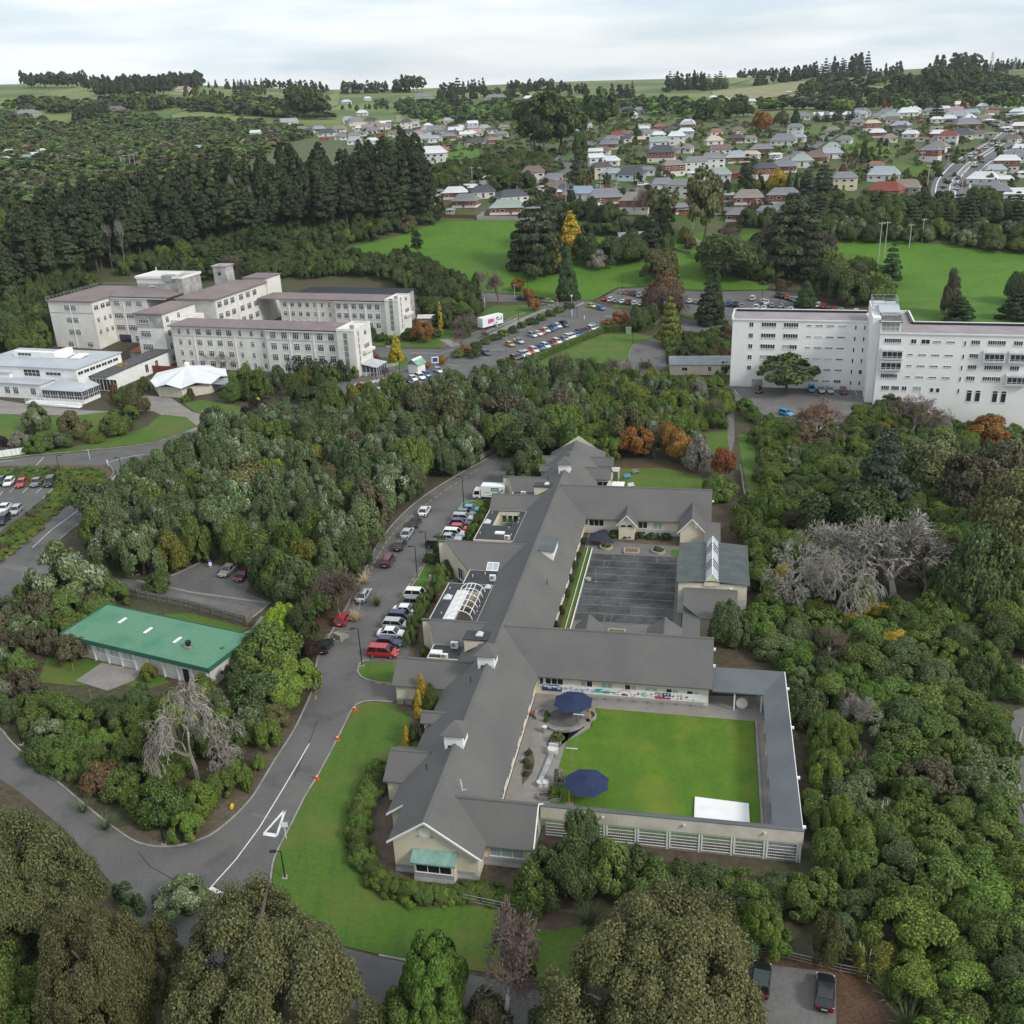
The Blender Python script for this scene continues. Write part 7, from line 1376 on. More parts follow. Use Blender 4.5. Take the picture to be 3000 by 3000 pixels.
def free(x, y, R, marg=.62):
    while len(NGB) < len(NOGO): q = np.array(NOGO[len(NGB)]); NGB.append((*q.min(0), *q.max(0)))
    for poly, bb in zip(NOGO, NGB):
        if x < bb[0]-R or x > bb[2]+R or y < bb[1]-R or y > bb[3]+R: continue
        for dx, dy in ((0,0),(1,0),(-1,0),(0,1),(0,-1)):
            if inpoly(x+dx*R*marg, y+dy*R*marg, poly): return False
    return True
def fill(px, rr, hr, mix, gap=1.3, zc=3.0, seed=1, marg=.62, limit=400):
    """scatter plants so that crowns cover the photo polygon px"""
    poly = [at(*p, zc)[:2] for p in px] if zc is not None else [G(*p)[:2] for p in px]
    xs = [p[0] for p in poly]; ys_ = [p[1] for p in poly]; r = random.Random(seed); names = [m[0] for m in mix]; ws = [m[1] for m in mix]; n = 0; fails = 0
    while fails < 900 and n < limit:
        x, y = r.uniform(min(xs),max(xs)), r.uniform(min(ys_),max(ys_))
        R = r.uniform(*rr)
        if not inpoly(x,y,poly) or any((x-a)**2+(y-b)**2 < (gap*(R+c)*.5)**2 for a, b, c in OCC.near(x,y)) or not free(x,y,R,marg): fails += 1; continue
        fails = 0; n += 1; OCC.append((x,y,R)); kd = r.choices(names, ws)[0]; H = r.uniform(*hr)*(.6+.4*R/rr[1])
        if kd.startswith('bare'): barep(r.choice((0,1,3)), x, y, R, H*1.05, 'bare grey-brown tree', m_barkd if r.random() < .6 else m_barkg)
        elif kd == 'flax': spike(r.choice(FLAX), x, y, r.uniform(1.4,2.2), 'spiky flax clump', 'flax_clump')
        elif kd == 'pampas': spike(PAMPAS[0], x, y, r.uniform(1.2,1.8), 'pampas clump with pale plumes', 'pampas_clump')
        else: plant(kd, x, y, R, H)
def occ(t, R): OCC.append((t.location[0], t.location[1], R))
# ------------------------------------------------------------------ near vegetation, placed from the photograph (pixels of the 3000-px frame: centre x, base y, width, height)
def TP(*a, **k): t = tp(*a, **k); occ(t, t.children[0].scale[0]*.8); return t
def BP(*a, **k): t = bp(*a, **k); occ(t, t.children[0].scale[0]*.7); return t
# big foreground trees
TP('olive',85,2880,520,470,'huge dense olive-brown tree at the left edge of the foreground'); TP('olive',385,3180,430,480,'dense olive-brown tree between the two largest foreground trees'); TP('olive',845,3290,720,535,'huge dense olive-brown tree below the white stop line'); TP('olive',1920,3280,680,500,'huge dense olive-brown tree below the walled lawn courtyard'); TP('shaggyd',2070,3150,200,250,'loose dark bush half hiding a parked silver car')
TP('dark',620,3110,200,170); TP('shaggyd',240,3030,200,200); TP('green',1180,3090,190,150); TP('shaggyd',1640,3090,190,150); TP('green',80,3010,230,230,'green bush in the bottom left corner'); TP('dark',40,2830,200,200); TP('green',190,3080,200,170); TP('shaggy',330,3090,200,190)
TP('limeg',1290,3060,260,280,'bright clustered evergreen tree at the bottom beside a bare tree'); BP(0,1490,3060,260,320,'pinkish bare tree at the bottom beside the bright evergreen',m_barkp,m_barkg); TP('brown',1440,3080,180,150); TP('rust',1530,2900,90,120,'thin rusty tree top above the pink bare tree')
TP('shaggy',1330,3080,150,110); TP('silver',555,2690,170,115,'pale grey-green flowering shrub at the road edge behind big trees'); TP('column',385,2680,48,95,'slim dark cypress at the lower road, the taller one'); TP('column',418,2690,40,70,'slim dark cypress at the lower road, the shorter one'); TP('column',350,2640,30,50); TP('dark',1200,2910,60,60,'small dark bush on the lower road verge'); TP('column',460,2665,22,45)
# front hedge round the gable end (clipped, flowering shrubs), each shrub a plant
hg = cat_rom([(1110,2290),(1085,2350),(1060,2420),(1052,2480),(1068,2545),(1105,2600),(1165,2640),(1240,2655),(1310,2652),(1380,2640),(1450,2650),(1530,2680)], 3)
for k, (x, y) in enumerate(hg): TP('green' if k%4 else 'bright',x,y,86,58-14*(k > 22),'low mixed hedge shrub round the gable end')
for x, y, w, h, kd in ((1600,2640,150,150,'shaggyd'),(1560,2690,150,150,'shaggy'),(1690,2600,150,150,'shaggyd'),(1660,2680,180,160,'dark'),(1790,2640,180,160,'green'),(1860,2640,150,140,'shaggyd'),(1910,2690,170,150,'green'),(1990,2650,150,110,'shaggyd'),(2070,2670,170,120,'dark'),(2140,2660,150,95,'shaggy'),(2190,2700,170,120,'green'),(2270,2680,160,100,'dark'),(2330,2710,170,120,'green'),(2400,2690,170,120,'shaggy')): TP(kd,x,y,w,h,'bush in the belt below the courtyard parapet' )
TP('plain',1705,2560,120,180,'upright green tree standing against the courtyard parapet')
spike(FLAX[0],*G(1725,2705)[:2],2.4,'pale variegated flax at the front lawn corner','flax_clump')
TP('limeg',2228,2815,175,150,'bright round shrub behind the two dark parked cars'); TP('olives',2415,2850,100,165,'brown-green cone bush behind the two dark parked cars')
spike(PAMPAS[0],*G(2540,2840)[:2],2.2,'pampas clump beside the brown woodchip','pampas_clump')
# shrubs against the ward building's left side
TP('gold',1240,2080,55,105,'golden conifer beside the garage wing, the taller one'); TP('gold',1232,2110,42,90,'golden conifer in front of the taller golden conifer'); TP('gold',1194,2195,34,70,'small golden conifer farther down the wall'); TP('green',1265,2110,55,110); TP('dark',1215,2190,45,70); TP('shaggyd',1250,2150,60,60); TP('green',1225,2225,60,50)
for x, y in ((1110,2330),(1150,2270),(1135,2310)): spike(FLAX[1],*G(x,y)[:2],1.7,'flax clump beside the bay dormer','flax_clump')
for x, y, w, h in ((1205,1900,55,70),(1212,1860,50,60),(1230,1825,50,60),(1243,1795,50,60),(1260,1770,45,50),(1285,1740,60,60),(1300,1700,60,50),(1245,1935,50,40)): TP('green',x,y,w,h,'shrub in the strip between parked cars and ward wing')
for x, y, w, h in ((1265,1655,55,35),(1300,1650,50,45),(1310,1690,60,50),(1285,1625,45,40),(1290,1600,40,35)): TP('dark',x,y,w,h,'clipped round shrub beside the statue lawn')
for x, y, w, h in ((1390,1590,50,60),(1405,1560,50,60),(1412,1535,45,50),(1425,1510,45,50),(1378,1605,40,40)): TP('green',x,y,w,h,'shrub between far bays and flat roof')
spike(CABB,*WF.w(-14.2,87.0)[:2],3.6,'tree fern rising from the small roof court','tree_fern')
TP('rust',1555,1400,45,60,'rusty shrub beside the orange sedan'); TP('green',1580,1410,50,70,'shrub against the far ward wing'); TP('lump',1545,1355,150,130,'rounded dark tree behind the far car park'); TP('green',1470,1340,140,130,'green tree at the end of the lane')
# court garden plants
for x, y, w, h in ((1480+0,0,0,0),)[:0]: pass
def LP_(kd, x, y, R, H, word): p = WF.w(x,y); return plant(kd,p[0],p[1],R,H,.1,word,notrunk=True)
LP_('green',4.3,82.6,.95,1.1,'plants in the far round planter nearest the spine'); LP_('dark',13.6,81.9,1.0,1.0,'plants in the far round planter nearest the hall'); LP_('greybush',4.7,53.4,1.3,1.6,'grey bush in the planter behind the second wing'); LP_('green',13.4,51.0,.8,.8,'plants in the near round planter')
for k in range(6): LP_('dark',3+k*2.3,87.6,1.25,1.2,'dark hedge plant under the third wing windows, %s from the spine' % ORD[k])
for y in (52,57.5,63.5,69,73,78,84): LP_('dark' if y % 2 else 'shaggyd',-.1,y,.6,1.4+.6*(y%3),'shrub between spine wall and grass strip')
for (x, y, s, w_) in ((350,1270,1.0,'silver spiky bush in the near grey planter'),): p = P5g(x,y); plant('silver',p[0],p[1],.75,1.9,.4,w_,'white',notrunk=True)
p = P5g(300,1410); plant('limeg',p[0],p[1],.95,1.3,.4,'green bush in the long grey planter',notrunk=True); p = P5g(330,880); plant('shaggy',p[0],p[1],.9,1.0,.4,'straggly shrub in the planter below round paving',notrunk=True)
for x, y in ((60,1000),(30,1080),(70,1130),(40,1200)): p = P5g(x,y); plant('shaggyd',p[0],p[1],.5,.7,.1,'low plant in the curved bed by the glazed wall',notrunk=True)
for x, y in ((235,640),(225,700)): p = P5g(x,y); plant('green',p[0],p[1],.4,1.0,.1,'low plant beside the dark round paving',notrunk=True)
# green-roofed building: its surroundings
TP('lime',830,1895,150,130,'yellow-lime round tree at the corner of the green roof'); TP('green',800,1995,210,165,'broad green tree over the right end of the green roof'); TP('dark',885,1910,120,140); TP('purple',915,1945,65,75,'dark purple shrub at the street edge'); TP('limeg',850,2090,200,180,'bright clustered evergreen at the street'); TP('dark',760,2130,220,160,'dark clustered evergreen below the green roof'); TP('shaggyd',700,2040,110,100); TP('green',610,2100,150,110); TP('greybush',660,1975,70,80)
BP(4,590,2330,260,290,'pale grey dead weeping tree on the traffic island',m_barkg,m_barkg); BP(2,650,2290,190,170,'pale grey dead branches on the island, smaller tree',m_barkg,m_barkg)
BP(0,1000,1850,190,170,'bare brown tree beside the street steps',m_barkd,m_barkd); spike(FLAX[1],*G(1105,1775)[:2],2.4,'flax clump at the street edge','flax_clump'); spike(PAMPAS[0],*G(1045,1820)[:2],2.0,'pampas clump above the street steps','pampas_clump'); spike(PAMPAS[0],*G(1070,1710)[:2],1.9,'pampas clump on the bank by the wood','pampas_clump')
TP('shaggy',470,1745,90,80,'small shrub at the paling fence'); BP(2,15,2080,70,90,'pale bare bush at the left photo edge',m_barkg,m_barkg); TP('yg',440,2000,60,60)
TP('silver',230,1800,220,220,'grey-green tree above the left end of the green roof'); TP('brown',130,1860,150,130); TP('brown',220,1960,130,110)
for x, y in ((245,2380),(310,2430),(275,2330),(225,2290)): spike(FLAX[0],*G(x,y)[:2],2.0,'flax clump on the island kerb side','flax_clump')
TP('rust',310,2340,140,110,'rust-coloured shrub on the traffic island'); TP('bright',560,2475,110,90,'bright shrub at the island tip'); TP('limeg',728,2325,40,45,'small bright shrub on the bare verge'); TP('bright',760,2262,48,50,'small bright shrub by the street kerb')
# bank trees at the right edge of the wood
TP('orange',1990,1365,95,105,'orange autumn tree in the far garden, nearest the olive tree'); TP('orange',1965,1350,95,115,'orange autumn tree in the far garden, in the middle'); TP('orange',1860,1350,110,100,'orange autumn tree in the far garden, nearest the ward roof'); TP('olives',1840,1330,130,150,'olive tree behind the orange trees'); TP('greybush',2045,1390,110,120,'grey round leafless bush in the far garden'); TP('red',2115,1415,85,110,'red and orange tree at the grass strip'); TP('green',2110,1470,110,80,'green spreading shrub below the red tree'); TP('green',2100,1480,70,60); TP('lump',2020,1330,60,60)
TP('green',1650,1330,140,150); TP('lump',1590,1345,120,120); TP('bright',1735,1330,110,90)
# right-hand wood: named trees
BP(1,2300,1800,260,210,'bare pale weeping tree beside the sports hall',m_barkg,m_barkg); BP(0,2610,1810,380,280,'large bare grey tree with spreading limbs',m_barkg,m_barkg); BP(0,2430,1740,260,190,'bare grey tree behind the two largest bare trees',m_barkg,m_barkg); BP(1,2700,1800,230,230,'bare brown tree at the right of the largest bare tree',m_barkd,m_barkd); BP(4,2450,1830,240,220,'pale drooping dead tree between the bare trees',m_barkg,m_barkg); BP(1,2420,1960,150,110,'small bare tree below the drooping dead tree',m_barkd,m_barkg)
for x, y, w, h in ((2560,1830,130,60),(2500,1870,120,70),(2620,1920,130,70),(2300,1720,100,70)): TP('goldb',x,y,w,h,'yellow-leaved undergrowth below the bare trees')
BP(0,2400,1330,200,150,'rust-tipped bare round tree below the white block',(.22,.145,.10,1),m_barkg); TP('brown',2400,1335,170,80,'brown undergrowth below the round bare tree'); TP('orange',2890,1330,120,110,'bright orange pyramid tree at the right'); BP(2,2760,1300,60,110,'dead white snag among dark trees',m_barkg,m_barkg); BP(1,2670,1290,160,130,'grey bare tree below the white block',m_barkp,m_barkp); TP('yg',2740,1215,40,40,'small yellow bush below the white block')
TP('blueg',2580,1520,200,260,'tall blue-green weeping conifer in the right wood'); TP('olives',2730,1470,260,200,'broad olive-green tree in the right wood'); TP('dark',2500,1640,300,220,'broad dark clustered tree above the bare trees'); TP('olives',2960,1620,300,260,'broad brown tree at the right photo edge'); TP('brown',2830,1520,230,190); TP('brown',2930,1460,190,180); TP('shaggyd',2850,1830,280,300,'loose dark tree right of the bare trees'); TP('bright',2250,1560,130,140); TP('green',2190,1600,120,110,'green tree behind the sports hall')
TP('plain',2135,1905,140,150,'rounded green tree in front of the sports hall'); TP('spread',2300,1170,170,130,'wide spreading tree before the white block cars'); TP('round' if False else 'lump',2122,1100,34,42,'small clipped standard tree nearest the annex'); TP('lump',2152,1108,28,36,'small clipped standard tree nearest the white block'); TP('lump',2172,1095,40,60); TP('green',2180,1130,60,70); TP('dark',2110,1135,50,50)
for x, y, w, h, kd in ((2455,2250,110,120,'bright'),(2400,2230,90,140,'green'),(2420,2360,110,150,'bright'),(2460,2470,110,140,'bright'),(2420,2570,110,140,'green'),(2400,2480,70,120,'green'),(2400,2310,80,110,'green')): TP(kd,x,y,w,h,'bush in the row beside the walkway roof')
for x, y in ((2510,2100),(2560,2130),(2480,2110),(2600,2250),(2590,2320),(2640,2420),(2650,2600),(2640,2560),(2700,2330)): spike(_pr.choice(FLAX),*G(x,y)[:2],2.2,'flax clump in the right-hand planting','flax_clump')
for x, y in ((2520,2270),(2560,2300),(2600,2420),(2530,2420)): spike(PAMPAS[0],*G(x,y)[:2],1.9,'pampas clump in the right-hand planting','pampas_clump')
for x, y in ((2610,2930),(2690,2960),(2760,2930),(2840,2940),(2660,3010),(2890,3000)): spike(FLAX[0],*G(x,y)[:2],2.4,'flax clump at the bottom right corner','flax_clump')
TP('gold',2237,1890,26,60,'tiny golden shrub beside the second wing end')
# hospital forecourt
TP('gold',1163,1062,52,86,'golden cone conifer beside the glazed porch'); TP('goldcol',1293,985,14,100,'slim golden column tree before the dark shrubs'); TP('orange',1240,1010,66,70,'orange tree before the hospital back wing'); TP('cone',1663,885,72,160,'tall dark cypress beside the crossing'); TP('macrog',1960,1020,110,150,'golden-tipped conifer beside the loop drive',mt='yellowgreen'); TP('macro',2075,960,110,150,'wide dark cedar left of the white block'); TP('cone',2095,950,60,150,'tall dark cypress beside the wide cedar'); TP('cone',2358,905,64,80,'dark cone cypress behind the white block roof'); TP('rust',1945,935,130,140,'large bronze autumn tree at the car park'); BP(0,1945,945,130,100,'bare limbs under the bronze tree',m_barkd,m_barkd)
TP('orange',1820,960,50,50,'orange tree at the end of the clipped hedge'); TP('orange',1780,958,32,22,'small orange shrub at the end of the clipped hedge'); TP('dark',1872,975,80,80,'dark round tree beside the loop drive'); TP('dark',1905,960,60,70); TP('goldb',1735,865,1+0,1) if False else None
for x, y in ((1550,885),(1565,915),(1517,860)): TP('orange',x,y,40,42,'small orange tree on the green by the road')
BP(3,1420,905,60,110,'tall pale birch beside the road bend',m_barkp,m_barkg); BP(0,1460,895,90,90,'round bare tree beside the road bend',m_barkp,m_barkd); BP(1,1375,985,110,60,'bare pinkish tree beside the trailer',m_barkp,m_barkd); BP(0,1355,1030,60,70,'bare tree in the roundel flower bed',m_barkp,m_barkd); BP(0,1420,1010,40,40,'small bare tree in the long flower bed',m_barkp,m_barkd); BP(0,1128,1118,36,44,'small bare tree beside the crossing',m_barkp,m_barkd)
for k in range(11): TP('green' if k%2 else 'dark',1395+k*27,1022-k*11.5,40,22,'low planting in the long flower bed')
for x, y, w, h, kd in ((1340,1050,50,30,'green'),(1365,1045,40,36,'orange'),(1390,1050,50,30,'dark'),(1252,1082,24,26,'orange'),(1296,1070,28,28,'orange'),(1125,1130,30,24,'yg'),(1165,1110,40,20,'green'),(1105,1075,32,36,'red'),(1120,1085,36,26,'green'),(1055,1148,28,28,'orange')): TP(kd,x,y,w,h,'low plant in the forecourt beds')
for x, y, w, h in ((1095,1000,26,42),(1120,1005,40,30),(1210,1000,60,40),(1195,1002,50,40),(1270,995,60,34),(1150,1012,40,24)): TP('dark',x,y,w,h,'clipped shrub before the hospital back wing')
TP('lump',1480,1085,50,38,'clipped dark ball shrub at the end of the car row')
TP('rust',752,1085,90,80,'rusty brown tree before the hospital front wing'); BP(2,650,1090,110,60,'bare drooping tree before the hospital front wing',m_barkp,m_barkd)
for x, y, w, h, kd in ((720,1165,110,100,'green'),(690,1180,90,70,'green'),(760,1180,90,110,'shaggy'),(820,1150,60,80,'silver'),(860,1170,70,80,'dark'),(900,1140,60,70,'yg'),(940,1140,60,80,'dark'),(980,1130,50,60,'limeg'),(900,1190,120,60,'dark'),(960,1165,80,50,'dark'),(1005,1120,40,70,'dark'),(560,1175,30,40,'dark'),(545,1180,40,26,'green'),(1040,1110,30,40,'green')): TP(kd,x,y,w,h,'shrub in the bed between pavilion and crossing')
for k in range(16): TP('column',790+k*15.5,1086+k*2.2,19,56,'clipped cypress in the dark hedge, %s from the pavilion' % ORD[k])
for x, y, w, h, kd in ((118,1265,80,90,'silver'),(228,1290,100,90,'olives'),(345,1280,120,80,'green'),(400,1220,100,90,'olives'),(375,1190,70,60,'green'),(120,1330,100,60,'green'),(175,1320,120,60,'silver'),(90,1285,40,36,'purple'),(10,1310,40,36,'purple'),(365,1120,60,60,'goldb'),(340,1180,40,60,'rust'),(425,1150,40,50,'shaggy'),(60,1310,70,50,'greybush'),(385,1235,70,50,'green'),(280,1300,60,40,'yg')): TP(kd,x,y,w,h,'shrub on the lawn before the white clinic')
fill([(-40,1400),(0,1378),(120,1368),(290,1372),(310,1395),(240,1440),(170,1495),(90,1570),(-40,1670),(-40,1600),(90,1500),(175,1435),(30,1412),(-40,1420)],(.9,1.9),(.9,1.5),(('bright',3),('green',2),('yg',1),('brown',.5)),1.25,.6,21,.3)
# clipped box hedge along the car row
q = None; hp_ = [G(*c) for c in ((1500,1088),(1560,1060),(1640,1025),(1700,1000),(1765,972))]
hd = thing('clipped_hedge','long clipped green hedge beside the row of parked cars','hedge',hp_[0]); hd2 = thing('clipped_hedge','clipped dark hedge at right angles behind the orange tree','hedge',G(1765,972))
def hedge(root, pts, w, h, lm, n):
    rng = np.random.default_rng(5); P = []; Nn = []; L_ = [math.hypot(b[0]-a[0],b[1]-a[1]) for a, b in zip(pts,pts[1:])]; core = M(); o = root.location
    for a, b, l in zip(pts, pts[1:], L_):
        k = int(n*l/sum(L_)); t = rng.random(k); s = rng.uniform(-1,1,k); f = rng.random(k); dx, dy = (b[0]-a[0])/l, (b[1]-a[1])/l; nx, ny = -dy, dx; top = f < .45
        off = np.where(top, s*w/2, np.sign(s)*w/2); z = np.where(top, h, rng.uniform(0,h,k))+rng.normal(0,.08,k); off = off+rng.normal(0,.07,k)
        tz = np.array([T(a[0]+dx*l*q_, a[1]+dy*l*q_) for q_ in t])
        P.append(np.stack([a[0]+dx*l*t+nx*off-o[0], a[1]+dy*l*t+ny*off-o[1], z+tz-o[2]],1)); Nn.append(np.where(top[:,None], np.array([[0,0,1.]]), np.sign(s)[:,None]*np.array([[nx,ny,0.]]))+rng.normal(size=(k,3))*.5)
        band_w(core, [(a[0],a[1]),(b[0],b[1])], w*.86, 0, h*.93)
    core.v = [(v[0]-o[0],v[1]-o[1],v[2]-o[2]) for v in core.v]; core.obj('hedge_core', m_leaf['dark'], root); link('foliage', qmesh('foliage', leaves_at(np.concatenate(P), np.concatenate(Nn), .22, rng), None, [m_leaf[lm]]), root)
hedge(hd, hp_, 2.0, 1.6, 'bright', 9000); hedge(hd2, [G(1765,972),G(1850,968),G(1915,962)], 2.0, 1.8, 'green', 6000)
# the big wood in the middle: odd ones first, then the mass
for a in (('olives',1330,1290,190,160,'dark brownish tree at the far side of the wood'),('brown',1470,1300,180,150,'brown dry tree at the end of the wood'),('olives',1230,1260,170,140),('olives',740,1540,260,180,'broad dark brown-green tree near the left of the wood'),('lime',600,1420,150,80,'bright yellow-green tree in the wood, farther left'),('lime',820,1440,90,100,'bright yellow-green tree in the wood, farther right'),('purple',760,1260,130,90,'dark reddish shrub at the wood edge by the lamp'),('olives',640,1300,120,110),('gumd',270,1540,110,130,'leaning open tree at the left tip of the wood')): TP(*a)
for x, y in ((2205,1238),(2250,1262),(2290,1290),(2215,1300),(2330,1310),(2180,1215)): TP('shaggy',x,y,70,55,'bush beside the path below the white block')
fill([(730,815),(1240,808),(1240,778),(1080,770),(960,756),(740,768)],(3,4.6),(5,8),(('dark',3),('lump',2),('shaggyd',2),('green',1)),1.0,None,36,.2)
fill([(270,1490),(370,1385),(510,1320),(650,1245),(870,1195),(1090,1140),(1320,1100),(1560,1075),(1720,1075),(1755,1210),(1650,1320),(1560,1365),(1440,1380),(1360,1400),(1240,1480),(1190,1530),(1070,1680),(1010,1740),(870,1755),(770,1640),(600,1610),(390,1630),(250,1570)],(3.2,5.2),(7.5,11.5),(('silver',6),('plain',4),('green',1.2),('shaggy',1.4),('brown',.6),('olives',.4),('yg',.15),('dark',.8)),1.18,5.0,3,.5)
# scrub, meadow and beds left, right and between
fill([(-60,1770),(0,1760),(150,1680),(290,1670),(360,1730),(300,1780),(200,1850),(150,1910),(110,2010),(-60,2050)],(2.2,3.6),(3.5,6),(('shaggy',2),('brown',2),('green',2),('silver',1),('dark',1)),1.15,2.5,4,.45)
fill([(-40,2060),(90,2030),(230,2040),(420,2040),(560,2030),(720,2010),(840,2010),(880,2060),(820,2140),(700,2250),(600,2310),(500,2370),(400,2370),(290,2300),(170,2220),(60,2130)],(2.2,3.8),(3.5,5.5),(('green',4),('dark',1.5),('shaggyd',1),('shaggy',2),('olives',.5),('silver',.6),('bright',1.5)),1.12,2.6,5,.5)
fill([(2090,1560),(2150,1470),(2260,1440),(2250,1310),(2180,1250),(2330,1215),(2500,1190),(2800,1160),(3060,1190),(3060,2060),(2940,2160),(2930,2290),(2970,2460),(3060,2560),(3060,3080),(2620,3080),(2560,2880),(2480,2760),(2150,2740),(2100,2700),(2380,2600),(2400,2560),(2330,2050),(2120,1940),(2060,1860),(2200,1760)],(2.4,4.6),(3.2,6.0),(('green',4),('bright',2.4),('dark',1.5),('shaggy',3),('shaggyd',1),('olives',.4),('brown',.5),('silver',.4),('plain',1.5),('bare',.4),('yg',.2),('flax',.5),('pampas',.3)),1.03,3.0,6,.45,560)
fill([(1720,1080),(1900,1110),(2080,1120),(2130,1180),(2120,1260),(2050,1262),(1990,1300),(1800,1330),(1760,1300),(1745,1200)],(2.6,4.4),(5,8),(('bright',2),('green',3),('dark',1),('yg',1.2),('silver',1),('bare',.6)),1.15,3.0,7,.5)
fill([(1330,1130),(1520,1090),(1700,1075),(1900,1095),(1870,1110),(1700,1120),(1500,1120)],(2.6,4),(6,8),(('bare',3),('brown',1.5)),1.2,3.0,8,.4)
fill([(1960,1120),(2130,1120),(2140,1140),(2090,1190),(1960,1150)],(1.8,2.8),(2.5,4),(('green',2),('dark',2),('bare',1)),1.2,2.5,9,.5)
fill([(1960,980),(2060,975),(2140,960),(2140,1060),(2060,1040),(1960,1040)],(2,3.6),(3.5,6),(('dark',2),('green',1),('rust',.4)),1.2,2.5,10,.5)
fill([(1565,1620),(1640,1600),(1700,1580),(1690,1640)],(1,1.5),(1,2),(('dark',1),),1.2,1,12)
# undergrowth and small plants at the edge of the car park
fill([(1650,865),(1760,850),(1850,835),(1900,838),(1820,850),(1760,872),(1720,880)],(1.4,2.4),(1.6,2.6),(('dark',2),('green',2),('brown',.6)),1.2,1.0,13,.1)
fill([(1900,838),(2060,850),(2240,845),(2330,860),(2300,862),(2060,860)],(1.6,2.6),(1.8,3),(('dark',2),('brown',1),('green',1),('rust',.4)),1.3,1.0,14,.0)
# dense belt behind the hospital and along its left
fill([(760,790),(900,775),(1100,790),(1250,800),(1330,830),(1390,880),(1340,940),(1260,930),(1220,870),(1000,840),(760,830)],(3.2,5),(5,8.5),(('dark',3),('lump',2),('shaggyd',2),('green',1.5),('macrog',.7)),1.05,4,35,.4)
fill([(300,800),(420,790),(640,775),(760,765),(760,830),(600,850),(360,840)],(3.5,5.5),(6,10),(('dark',3),('lump',2),('shaggyd',2),('green',1.5),('bare',.5),('macrog',1)),1.12,7,15,.4)
fill([(-60,820),(60,790),(200,800),(290,830),(230,880),(130,900),(140,1000),(160,1010),(-60,1000)],(3.5,6),(8,12),(('dark',2),('green',2),('shaggyd',2),('lump',1)),1.15,5,16,.4)
fill([(1230,800),(1330,790),(1400,830),(1400,900),(1360,960),(1250,960)],(3,5),(6,10),(('dark',2),('shaggyd',2),('green',1)),1.1,4,17,.4)
fill([(760,690),(900,650),(1060,640),(1200,640),(1290,655),(1180,690),(1050,718),(950,745),(820,750)],(3,5),(3.5,6.5),(('rust',2),('brown',2),('green',1.5),('yg',.6),('dark',1.5)),1.15,None,18,.3)
# ------------------------------------------------------------------ pine forest on the left
prn = random.Random(4)
front = [(-80,930),(0,905),(150,850),(300,800),(450,765),(650,720),(800,705),(950,690),(1100,668),(1200,650),(1250,645)]
fw = [G(*c)[:2] for c in front]
def along(pts, n, jit, back):
    out = []; L_ = [0]
    for a, b in zip(pts, pts[1:]): L_.append(L_[-1]+math.hypot(b[0]-a[0],b[1]-a[1]))
    for k in range(n):
        s = L_[-1]*(k+.5+prn.uniform(-.3,.3))/n; i = max(j for j in range(len(L_)-1) if L_[j] <= s); t = (s-L_[i])/(L_[i+1]-L_[i]); x = pts[i][0]+(pts[i+1][0]-pts[i][0])*t; y = pts[i][1]+(pts[i+1][1]-pts[i][1])*t
        r = math.hypot(x,y); out.append((x*(1+back/r)+prn.gauss(0,jit), y*(1+back/r)+prn.gauss(0,jit)))
    return out
for j, (n, back, h0, h1) in enumerate(((34,0,24,31),(36,8,28,35),(34,17,29,36),(32,27,29,37),(30,38,28,36))):
    for x, y in along(fw, n, 1.6, back): plant('pine', x, y, prn.uniform(3.4,6.0), prn.uniform(h0-4,h1)*(.79+.10*sst(-250,-60,x)))
for x, y in along(fw, 18, 2, -7): plant(prn.choice(('dark','shaggy','green')), x, y, prn.uniform(3,4.5), prn.uniform(4,7))
for px in ((1130,672),(1200,660),(1260,655)): tp('macro', px[0], px[1], 90, 170, 'large dark cypress at the end of the pine forest')
tp('cone',770,765,110,120,'dark conifer before the pine forest'); tp('pine',1225,770,44,90,'young pine in the field edge'); tp('pine',1195,780,30,60,'smaller young pine in the field edge')
for cx, yb, h in ((560,700,150),(700,690,170),(745,700,150),(640,695,140),(330,790,130),(370,800,150)): bp(3,cx,yb,30,h,'pale bare trunk at the front of the pines',m_barkg,m_barkg,0)
# ------------------------------------------------------------------ trees on the green
for a in (('macro',1575,815,190,235,'broad dark cypress in the clump on the green'),('macro',1620,760,150,190,'taller dark cypress behind the clump on the green'),('gold',1672,765,100,135,'large golden conifer in the clump on the green'),('gold',1620,790,70,100,'golden-green conifer in front of the clump'),('dark',1600,820,70,80,'rounded dark bush at the foot of the clump'),('lump',1720,790,90,100),('shaggyd',1790,790,130,90),('dark',1850,780,120,80),('greybush',1750,795,80,60),('macro',1910,765,100,120,'dark cypress beside the cottage'),('lump',1945,760,70,70),('olives',1930,845,130,110,'large round dark bush above the car park'),('gum',2060,735,130,230,'tall gum tree on the green'),('lump',2120,840,190,140,'broad dark yew clump on the green'),('lump',2190,835,120,120),('lump',2060,765,50,50),('macro',2310,820,190,230,'tall dark cypress stand right of the green'),('macro',2380,835,140,190,'brownish cypress beside the tall stand'),('macrog',2606,845,66,130,'brown-green spruce on the right field'),('lump',2500,870,120,100),('shaggy',2440,850,140,110),('green',2560,900,110,100),('dark',2480,905,130,110),('dark',2420,880,100,110),('green',2530,830,100,70),('brown',2780,935,90,150,'bronze feathery tree on the right field'),('macrog',2810,950,90,80,'golden-green conifer behind the white block'),('dark',2985,900,110,110,'dark cypress at the right field edge'),('macro',2980,945,120,100),('rust',2290,855,36,36,'small orange tree by the car park corner'),('yg',2005,720,50,50),('rust',2025,735,40,40),('gum',1935,690,90,130,'tall gum tree beside the cottage'),('dark',2210,800,70,80),('green',2250,830,80,60),('shaggyd',1850,735,80,60)): tp(*a)
